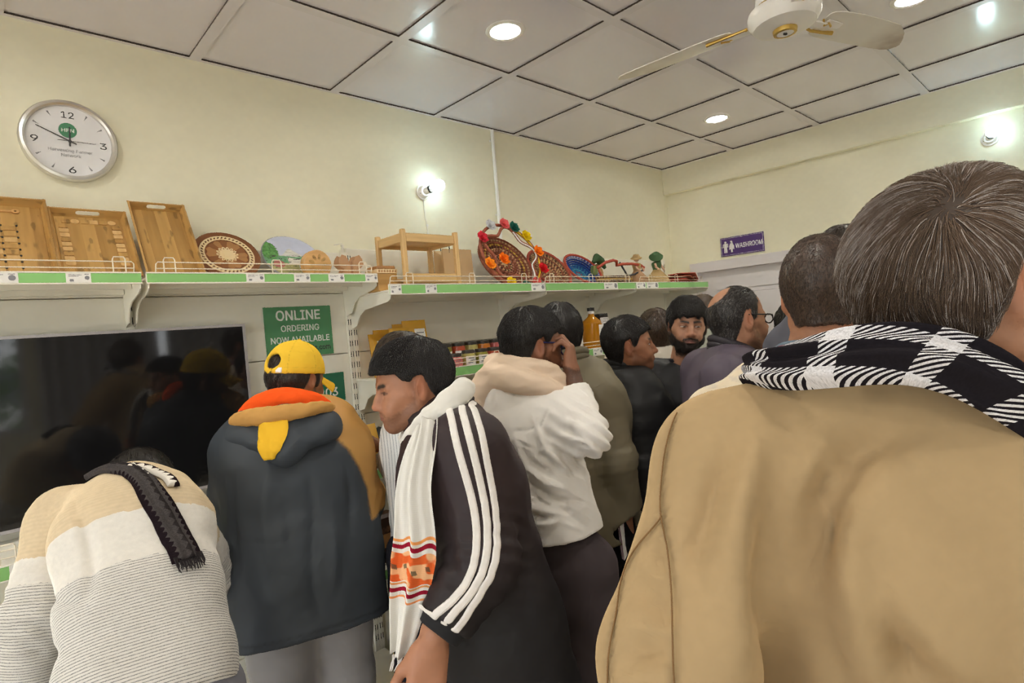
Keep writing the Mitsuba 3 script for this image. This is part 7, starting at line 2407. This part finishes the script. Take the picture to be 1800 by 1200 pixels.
    S2.chain(spline([PX(985, 690, 1.72), PX(962, 655, 1.70), PX(925, 648, 1.69), PX(888, 640, 1.75), PX(868, 640, 1.86), PX(890, 655, 1.96), PX(950, 670, 1.92), PX(988, 690, 1.80)], 24), np.full(24, 0.026), 0.02)
    S2.chain(spline([PX(996, 705, 1.68), PX(965, 685, 1.655), PX(920, 672, 1.655), PX(878, 662, 1.72), PX(852, 675, 1.84)], 20), np.interp(np.linspace(0, 1, 20), [0, 0.5, 1], [0.016, 0.030, 0.026]), 0.02)
    S2.chain(spline([PX(870, 655, 1.75), PX(845, 690, 1.77), PX(835, 715, 1.78), PX(845, 760, 1.775)], 12), np.linspace(0.03, 0.034, 12), 0.025)
    S2.field(lambda P: -0.006 * (ridged((P - c) @ np.array([[8, 4, 0], [-6, 12, 6], [10, -6, 30.]]), 14, 2) - 0.3))
    kk = cloth_part(F_, S2, 'scarf', (0.66, 0.52, 0.40), seed=10, label='beige wool scarf', var=0.08)
    pth = spline([PX(838, 690, 1.79), PX(838, 735, 1.755), PX(848, 800, 1.75), PX(858, 850, 1.76)], 40)
    m, uv = ribbon(pth, np.tile(nrm(-CF - CR * 0.5), (40, 1)), np.linspace(0.040, 0.055, 40), 0.010, n=25, waves=lambda s, u: 0.007 * np.cos(u * 6 + s * 3))
    put('scarf_end', m, 'scarf_beige', kk, smooth=True)
    F_.trousers((0.060, 0.048, 0.052), seed=33, t=0.012, wide=1.12, wrinkle=0.009)
    F_.shoes((0.02, 0.02, 0.022), (0.5, 0.5, 0.5))


mat('specs_blue', (0.012, 0.014, 0.075), 0.25)
mat('shirt_white', (0.78, 0.755, 0.72), 0.85, spec=0.15)
mat('scarf_beige', (0.66, 0.52, 0.40), 0.95, spec=0.1)
shirt_man()
# ------------------------------------------------------------------ the people further back
LINE = [(-0.3, -0.085), (-0.05, -0.085), (-0.036, -0.04), (-0.025, 0.024), (0.002, 0.036), (0.010, -0.012), (0.028, -0.010), (0.040, 0.045), (0.08, 0.070), (0.3, 0.075)]
THICK = [(-0.12, 0.0), (-0.06, 0.003), (0.0, 0.005), (0.06, 0.011), (0.12, 0.015)]


def collar_at(F_, color, **kw):
    F_.collar(color=color, bsdf='vcol_shell', **kw)


def striped_shirt_man():
    F_ = Fig('person in a finely striped white shirt, mostly hidden behind the track jacket', PX(782, 1200, 1.98)[:2], 1.75, 1.66, head=PX(704, 650, 1.98), head_yaw=1.7, head_pitch=-0.1, skin=(0.27, 0.13, 0.07), build=0.86)
    F_.set(neck=PX(748, 712, 1.98), pelvis=PX(774, 985, 1.98), shL=PX(719, 758, 1.94), elL=PX(723, 872, 1.96), wrL=PX(680, 795, 2.06), shR=PX(795, 760, 2.04), elR=PX(805, 900, 2.10), wrR=PX(800, 980, 2.12))
    d = nrm(PX(648, 775, 2.10) - F_.J['wrL'])
    F_.hand['L'] = dict(fdir=d, palm_n=nrm(-UP * 0.4 - CR * 0.6), side=1, curl=0.35)
    w = F_.J['wrL']
    F_.body(fine=[(w - 0.12, w + 0.12, 0.005)], head_res=0.0045, seed=15)
    add_hair(F_.head, F_.key, LINE, THICK, 2500, 0.03, flow_forward, seed=9, res=0.005, label='short dark brown hair', color=lambda L, R: np.array([0.035, 0.022, 0.015]) * R.uniform(0.5, 1.8, (len(L), 1)))
    S = F_.top(t=0.020, hem=-0.05, sleeve=(0.064, 0.056, 0.046), res=0.009, wrinkle=0.007, seed=81, p=2.4)
    cloth_part(F_, S, 'shirt', (1, 1, 1), bsdf='pinstripe', uv=lambda V: np.stack([np.einsum('ij,j->i', V - F_.J['neck'], F_.l) * 0.8 + np.einsum('ij,j->i', V - F_.J['neck'], F_.f) * 0.6, V[:, 2]], 1), seed=2)
    F_.trousers((0.018, 0.018, 0.024), seed=41)
    F_.shoes()


def pin_fn(p, n, uv):
    f = uv.x / 0.0085; f = f - dr.floor(f)
    return mix(mi.Color3f(0.68, 0.69, 0.68), mi.Color3f(0.40, 0.43, 0.45), dr.select(f < 0.28, 1.0, 0.0))


mat('pinstripe', mikit.proc(pin_fn), 0.9, spec=0.15)
striped_shirt_man()
pouch('yellow packet held in the hand behind the tan sleeve', *PX(652, 822, 2.14), 0.14, 0.16, 0.2, 0.25, name='pouch', lab=False)


def olive_man():
    F_ = Fig('person in an olive jacket and black trousers standing behind the white shirt', PX(1030, 1100, 2.20)[:2], 1.25, 1.68, head=PX(983, 590, 2.18), head_yaw=0.95, head_pitch=-0.08, skin=(0.25, 0.115, 0.062), head_scale=0.95)
    F_.set(neck=PX(1000, 655, 2.14), pelvis=PX(1040, 930, 2.14), shL=PX(935, 700, 2.2), elL=PX(950, 820, 2.25), wrL=PX(965, 900, 2.3), shR=PX(1052, 700, 2.08), elR=PX(1084, 806, 2.02), wrR=PX(1098, 892, 2.10))
    w = F_.J['wrR']
    F_.body(fine=[(w - 0.1, w + [0.1, 0.1, 0.03], 0.006)], head_res=0.0042, seed=16)
    add_hair(F_.head, F_.key, LINE, THICK, 3000, 0.032, flow_forward, seed=12, res=0.0045, label='dark hair')
    S = F_.top(t=0.030, hem=-0.05, sleeve=(0.078, 0.068, 0.056), res=0.010, wrinkle=0.007, seed=91, shoulder=0.066, p=2.5)
    seam = F_.ST.hit([(1040, 690), (1048, 730), (1052, 775), (1060, 830)], 1.3, 2.8)
    cloth_part(F_, S, 'jacket', (0.150, 0.128, 0.082), shape=lambda V, N: crease(V, N, seam, -0.010, 0.010), seed=5, bsdf='vcol_shell', label='olive padded jacket')
    collar_at(F_, (0.13, 0.11, 0.07), r=0.070, rise=0.02, height=3)
    F_.trousers((0.010, 0.010, 0.012), seed=42)
    F_.shoes((0.016, 0.016, 0.018), (0.05, 0.05, 0.05))
    hk = thing('paper_sheets', 'pale pink paper sheets held beside the olive jacket', 'papers')
    for i in range(4):
        a = PX(1092, 895, 2.06) + np.array([0.004 * i, 0.002 * i, 0.0])
        X = nrm(CR * 0.35 + CF * 0.9); Y = nrm(-UP + CR * 0.05)
        m = bx([-0.05, 0, 0], [0.05, 0.17, 0.0008])
        put('sheet', moved(m, frame_tf(a, nrm(X + 0.1 * i * CR), Y, np.cross(nrm(X + 0.1 * i * CR), Y))), 'paper_pink' if i % 2 else 'tag_paper', hk)


mat('paper_pink', (0.62, 0.40, 0.50), 0.6)
olive_man()


def black_jacket_man():
    F_ = Fig('person in a black padded jacket in profile, looking right', PX(1118, 1000, 2.45)[:2], -0.45, 1.66, head=PX(1108, 606, 2.42), head_yaw=-0.93, head_pitch=0.02, skin=(0.31, 0.135, 0.072), head_scale=0.95)
    F_.set(neck=PX(1098, 668, 2.46), pelvis=PX(1130, 900, 2.46), shR=PX(1122, 716, 2.36), elR=PX(1130, 815, 2.30), wrR=PX(1150, 880, 2.34), shL=PX(1092, 700, 2.62), elL=PX(1100, 800, 2.70), wrL=PX(1120, 870, 2.70))
    F_.body(head_res=0.0034, seed=17, stubble=0.5, hands=True)
    H = F_.head
    eyes_for(H, F_.bodykey)
    add_hair(H, F_.key, [(-0.3, -0.095), (-0.05, -0.093), (-0.036, -0.05), (-0.026, 0.022), (0.002, 0.036), (0.010, -0.004), (0.026, 0.002), (0.040, 0.040), (0.08, 0.062), (0.3, 0.065)], [(-0.12, 0.0), (-0.06, 0.004), (0.0, 0.006), (0.06, 0.012), (0.12, 0.016)], 6000, 0.034, flow_forward, seed=14, res=0.004, label='thick black hair swept to a fringe')
    S = F_.top(t=0.036, hem=-0.12, sleeve=(0.080, 0.070, 0.056), res=0.011, wrinkle=0.006, seed=101, shoulder=0.066)
    S.field(lambda P: -0.005 * np.abs(np.sin((P[:, 2] + 0.02 * meshkit.noise(P * 6, 3)) * np.pi / 0.075)) ** 0.5)
    cloth_part(F_, S, 'jacket', (0.013, 0.013, 0.014), seed=6, bsdf='vcol_shell', label='black padded jacket')
    collar_at(F_, (0.014, 0.014, 0.015), r=0.072, rise=0.022, height=3, tilt=0.35)
    ms = tube([PX(1124, 655, 2.38), PX(1134, 672, 2.37), PX(1140, 700, 2.37)], [0.014, 0.020, 0.018], 8)
    put('shirt', ms, 'shirt_blue', F_.key, smooth=True, label='blue shirt showing at the neck')
    F_.trousers((0.012, 0.012, 0.014), seed=43); F_.shoes()


mat('shirt_blue', (0.16, 0.19, 0.34), 0.8)
black_jacket_man()


def hoodie_man():
    F_ = Fig('person in a white hooded top seen from behind, in front of the dark jars', PX(1160, 900, 3.12)[:2], 1.0, 1.66, head=PX(1152, 588, 3.12), head_yaw=0.9, head_pitch=-0.12, skin=(0.30, 0.14, 0.08), head_scale=1.07)
    F_.set(neck=PX(1158, 630, 3.12))
    F_.body(head_res=0.0045, seed=18)
    add_hair(F_.head, F_.key, [(-0.3, -0.075), (-0.05, -0.073), (-0.036, -0.03), (-0.025, 0.022), (0.002, 0.036), (0.04, 0.045), (0.08, 0.070), (0.3, 0.075)], THICK, 3000, 0.022, flow_back, seed=19, res=0.005, label='short brown hair', color=lambda L, R: np.array([0.045, 0.026, 0.016]) * R.uniform(0.5, 1.9, (len(L), 1)))
    S = F_.top(t=0.024, hem=-0.05, sleeve=(0.070, 0.062, 0.050), res=0.012, wrinkle=0.006, seed=111)
    cloth_part(F_, S, 'hooded_top', (0.62, 0.56, 0.48), seed=7)
    S2 = Sculpt(F_.J['neck'] - 0.2, F_.J['neck'] + 0.2, 0.007)
    th = np.linspace(0, 2 * np.pi, 25)
    c = F_.J['neck'] + UP * 0.015
    S2.chain([c + 0.082 * (np.cos(t) * F_.f + np.sin(t) * F_.l) + UP * (0.012 - 0.02 * math.cos(t)) for t in th], np.full(25, 0.030), 0.01)
    S2.ell(c - F_.f * 0.10 - UP * 0.05, [0.05, 0.09, 0.075], np.array([F_.f, F_.l, UP]), 0.04)
    cloth_part(F_, S2, 'hood', (0.64, 0.58, 0.50), seed=8)
    F_.trousers((0.05, 0.055, 0.07), seed=44); F_.shoes()


hoodie_man()


def bearded_man():
    F_ = Fig('bearded person in a black jacket facing the viewer', PX(1196, 1000, 2.78)[:2], 3.70, 1.63, head=PX(1208, 572, 2.68), head_yaw=3.84, head_pitch=-0.03, head_roll=-0.10, skin=(0.40, 0.20, 0.125), head_scale=1.02)
    F_.set(neck=PX(1200, 663, 2.76))
    F_.body(head_res=0.0027, seed=20, beard=0.96, brows=1.2, lips=np.array([0.36, 0.15, 0.125]), jaw=1.0, nose=1.12)
    H = F_.head
    eyes_for(H, F_.bodykey, gaze=(0.25, -0.02))
    # beard volume
    R = np.random.default_rng(4)
    V = np.asarray(scene[F_.bodykey] and meshkit.WRITTEN[scene[F_.bodykey]['filename']][0], float); Fc = np.asarray(meshkit.WRITTEN[scene[F_.bodykey]['filename']][1])
    L = H.loc(V)
    def bmask(P):
        L = H.loc(P)
        low = np.interp(L[:, 0], [-0.01, 0.02, 0.05, 0.075, 0.09], [-0.014, -0.036, -0.058, -0.066, -0.074])
        m = (L[:, 2] < low) & (L[:, 0] > 0.0) & (L[:, 2] > -0.135) & ~((np.abs(L[:, 1]) < 0.024) & (np.abs(L[:, 2] + 0.0692) < 0.0095) & (L[:, 0] > 0.075))
        mo = (np.abs(L[:, 2] + 0.0560 + 0.18 * np.abs(L[:, 1])) < 0.0052) & (np.abs(L[:, 1]) < 0.032) & (L[:, 0] > 0.076)
        return (m | mo).astype(float)
    def bflow(L):
        d = np.zeros_like(L); d[:, 2] = -1; d[:, 0] = 0.35; d[:, 1] = 0.3 * np.sign(L[:, 1]); return d
    Vs, Fs, Cs = strands(F_.SB, H, V, Fc, 3500, 0.012, bflow, R, width=0.0005, steps=3, lift=0.005, wave=0.25, weight=bmask, color=lambda L, R: np.array([0.010, 0.007, 0.006]) * R.uniform(0.6, 1.6, (len(L), 1)))
    put('beard', trimesh.Trimesh(Vs, Fs, process=False), 'hair', F_.key, color=Cs, smooth=True, label='full black beard', kind='stuff')
    add_hair(H, F_.key, [(-0.3, -0.085), (-0.05, -0.085), (-0.036, -0.04), (-0.025, 0.024), (0.002, 0.030), (0.010, -0.02), (0.028, -0.006), (0.042, 0.034), (0.075, 0.046), (0.3, 0.050)], [(-0.12, 0.0), (-0.06, 0.003), (0.0, 0.006), (0.06, 0.015), (0.12, 0.021)], 8000, 0.046, flow_forward, seed=23, res=0.0038, label='thick black hair with an uneven fringe', width=0.0007, noise_amp=0.006, ragged=0.034)
    S = F_.top(t=0.030, hem=-0.10, sleeve=(0.074, 0.064, 0.052), res=0.011, wrinkle=0.007, seed=121, shoulder=0.064)
    cloth_part(F_, S, 'jacket', (0.0145, 0.0145, 0.017), seed=9, bsdf='vcol_shell', label='black jacket')
    collar_at(F_, (0.016, 0.014, 0.020), r=0.070, rise=0.016, height=3, tilt=-0.35)
    F_.trousers((0.012, 0.012, 0.014), seed=45); F_.shoes()


bearded_man()


def balding_man():
    F_ = Fig('balding person with black spectacles and a plum jacket, looking away to the right', PX(1278, 1000, 2.14)[:2], -0.85, 1.66, head=PX(1299, 560, 2.13), head_yaw=-0.60, head_pitch=-0.03, skin=(0.37, 0.18, 0.105))
    F_.set(neck=PX(1284, 636, 2.14))
    F_.body(head_res=0.0034, seed=22, stubble=0.4)
    H = F_.head

    def bald(L):
        # bare crown: keeps the hair only outside an oval patch at the crown and above the brow
        c = ((L[:, 0] + 0.075) / 0.055) ** 2 + ((L[:, 1] - 0.010) / 0.048) ** 2 + ((L[:, 2] - 0.085) / 0.055) ** 2
        fr = np.where(L[:, 2] > 0.05, (L[:, 0] - 0.045), -1)
        return np.maximum((1 - c) * 0.03, fr)
    def col(L, R):
        g = R.random(len(L)) < 0.15
        return np.where(g[:, None], np.array([0.13, 0.12, 0.115]), np.array([0.020, 0.016, 0.015]) * R.uniform(0.5, 1.8, (len(L), 1)))
    add_hair(H, F_.key, [(-0.3, -0.085), (-0.05, -0.083), (-0.036, -0.04), (-0.025, 0.022), (0.002, 0.034), (0.010, -0.020), (0.026, -0.018), (0.036, 0.050), (0.08, 0.080), (0.3, 0.085)], [(-0.12, 0.0), (-0.06, 0.001), (0.0, 0.002), (0.06, 0.003), (0.12, 0.003)], 6000, 0.024, flow_back, seed=24, res=0.0036, extra=bald, color=col, label='thinning black hair round a bald crown', width=0.0005, noise_amp=0.002)
    fr = lambda s: tube([H.w(0.100, s * 0.033 + 0.026 * math.cos(t), -0.004 + 0.017 * math.sin(t)) for t in np.linspace(0, 2 * np.pi, 29)[:-1]], 0.0024, 6, closed=True)
    put('glasses', cat([fr(1), fr(-1), tube([H.w(0.101, -0.008, 0.002), H.w(0.110, 0, 0.004), H.w(0.101, 0.008, 0.002)], 0.0022, 6)] + [tube([H.w(-0.012, s * 0.084, 0.014), H.w(0.03, s * 0.080, 0.013), H.w(0.095, s * 0.062, 0.010), H.w(0.100, s * 0.058, 0.006)], 0.0026, 6) for s in (1, -1)]), 'lid_black', F_.key, smooth=50, label='black framed spectacles')
    S = F_.top(t=0.028, hem=-0.10, sleeve=(0.074, 0.064, 0.052), res=0.010, wrinkle=0.005, seed=131, shoulder=0.064)
    seam = F_.ST.hit([(1262, 640), (1266, 670), (1264, 700)], 1.2, 2.8)
    cloth_part(F_, S, 'jacket', (0.085, 0.068, 0.092), shape=lambda V, N: crease(V, N, seam, -0.004, 0.004, False), seed=10, bsdf='vcol_shell', label='plum grey jacket')
    collar_at(F_, (0.030, 0.026, 0.032), r=0.070, rise=0.020, height=3, tilt=0.30)
    F_.trousers((0.03, 0.03, 0.035), seed=46); F_.shoes()


balding_man()


def cropped_man():
    F_ = Fig('person with closely cropped brown hair and a striped collar, in front of the washroom door', PX(1400, 1000, 1.32)[:2], 0.40, 1.68, head=PX(1447, 512, 1.30), head_yaw=0.24, head_pitch=-0.05, skin=(0.36, 0.17, 0.10))
    F_.set(neck=PX(1425, 664, 1.31), shL=PX(1266, 738, 1.38), elL=PX(1240, 900, 1.42), wrL=PX(1260, 1040, 1.50))
    F_.body(head_res=0.0038, seed=25)
    H = F_.head
    add_hair(H, F_.key, [(-0.3, -0.080), (-0.05, -0.078), (-0.036, -0.035), (-0.026, 0.022), (0.002, 0.036), (0.010, -0.02), (0.028, -0.01), (0.040, 0.045), (0.08, 0.070), (0.3, 0.075)], [(-0.12, -0.001), (-0.06, 0.002), (0.0, 0.004), (0.06, 0.006), (0.12, 0.008)], 9000, 0.010, flow_back, seed=26, res=0.0036, color=lambda L, R: np.array([0.050, 0.030, 0.021]) * R.uniform(0.45, 1.8, (len(L), 1)), label='closely cropped brown hair', width=0.0005, lift=0.003, wave=0.5, noise_amp=0.0015)
    S = F_.top(t=0.022, hem=-0.05, sleeve=(0.076, 0.066, 0.052), res=0.009, wrinkle=0.004, seed=141, shoulder=0.064)
    def colf(V, C, N):
        w = ((V - F_.J['neck']) @ F_.ax > -0.11) & (meshkit.fbm(V * [18, 18, 60], 3, 4) > 0.56)
        return np.where(w[:, None], C * [0.86, 0.88, 0.94], C)
    cloth_part(F_, S, 'jacket', (0.66, 0.57, 0.43), colfn=colf, seed=11, label='cream jacket')
    for i, (r, h, c) in enumerate(((0.108, 0.004, (0.03, 0.10, 0.085)), (0.101, 0.014, (0.03, 0.10, 0.085)), (0.096, 0.024, (0.15, 0.15, 0.17)), (0.090, 0.034, (0.22, 0.045, 0.07)), (0.083, 0.044, (0.20, 0.04, 0.065)), (0.076, 0.053, (0.20, 0.04, 0.065)), (0.070, 0.062, (0.12, 0.16, 0.20)))):
        F_.collar(r=r, tube_r=0.0085, rise=h, color=c, height=1, name='collar', tilt=0.25)
    F_.trousers((0.05, 0.05, 0.06), seed=47); F_.shoes()


cropped_man()


def simple_person(label, u, vh, d, yaw, H, color, what, seed, hairc=(0.012, 0.010, 0.009), skin=(0.30, 0.14, 0.08), gu=None, bottoms=(0.03, 0.03, 0.035), n=1800):
    hp = PX(u, vh, d)
    F_ = Fig(label, hp[:2] - 0.02 * np.array([math.cos(yaw), math.sin(yaw)]), yaw, H, head=hp, skin=skin)
    F_.set(neck=hp - UP * 0.128 - F_.f * 0.03)
    F_.body(head_res=0.006, seed=seed)
    add_hair(F_.head, F_.key, LINE, THICK, n, 0.03, flow_forward, seed=seed, res=0.006, label='short hair', color=lambda L, R: np.array(hairc) * R.uniform(0.5, 1.8, (len(L), 1)))
    S = F_.top(t=0.024, hem=-0.05, sleeve=(0.070, 0.062, 0.050), res=0.013, wrinkle=0.006, seed=seed)
    cloth_part(F_, S, what, color, seed=seed)
    F_.trousers(bottoms, seed=seed, res=0.018); F_.shoes()
    return F_


simple_person('tall person with dark hair just showing above the cropped head', 1486, 470, 1.85, 0.25, 1.76, (0.10, 0.10, 0.12), 'jacket', 51, hairc=(0.022, 0.014, 0.010))
simple_person('person in a white shirt almost hidden behind the spectacled balding head', 1395, 578, 2.75, 0.6, 1.62, (0.66, 0.64, 0.58), 'shirt', 52)
simple_person('person in a grey brown top half hidden behind the cropped head', 1424, 552, 2.35, 0.2, 1.68, (0.17, 0.145, 0.125), 'top', 53)
simple_person('person with brown hair hidden behind the bearded head, in a pale green top', 1236, 556, 3.45, 0.7, 1.66, (0.42, 0.44, 0.38), 'top', 54, hairc=(0.06, 0.035, 0.02))
red = simple_person('person with a bright red headscarf at the right edge, beyond the grey-haired head', 1852, 636, 1.28, 0.1, 1.52, (0.03, 0.03, 0.035), 'top', 55)
S = Sculpt(red.head.c - 0.26, red.head.c + 0.24, 0.007)
S.ell(red.head.w(-0.012, 0, 0.02), np.array([0.118, 0.096, 0.118]), red.head.R, 0.01)
S.cone(red.head.w(-0.02, 0, -0.04), red.head.w(-0.03, 0, -0.16), 0.085, 0.11, 0.04)
S.ell(red.head.w(0.10, 0, -0.01), np.array([0.075, 0.060, 0.095]), red.head.R, 0.02, True)
S.field(lambda P: -0.005 * (ridged(P * [14, 14, 24], 5, 2) - 0.3))
cloth_part(red, S, 'headscarf', (0.56, 0.022, 0.030), seed=3, label='bright red headscarf')
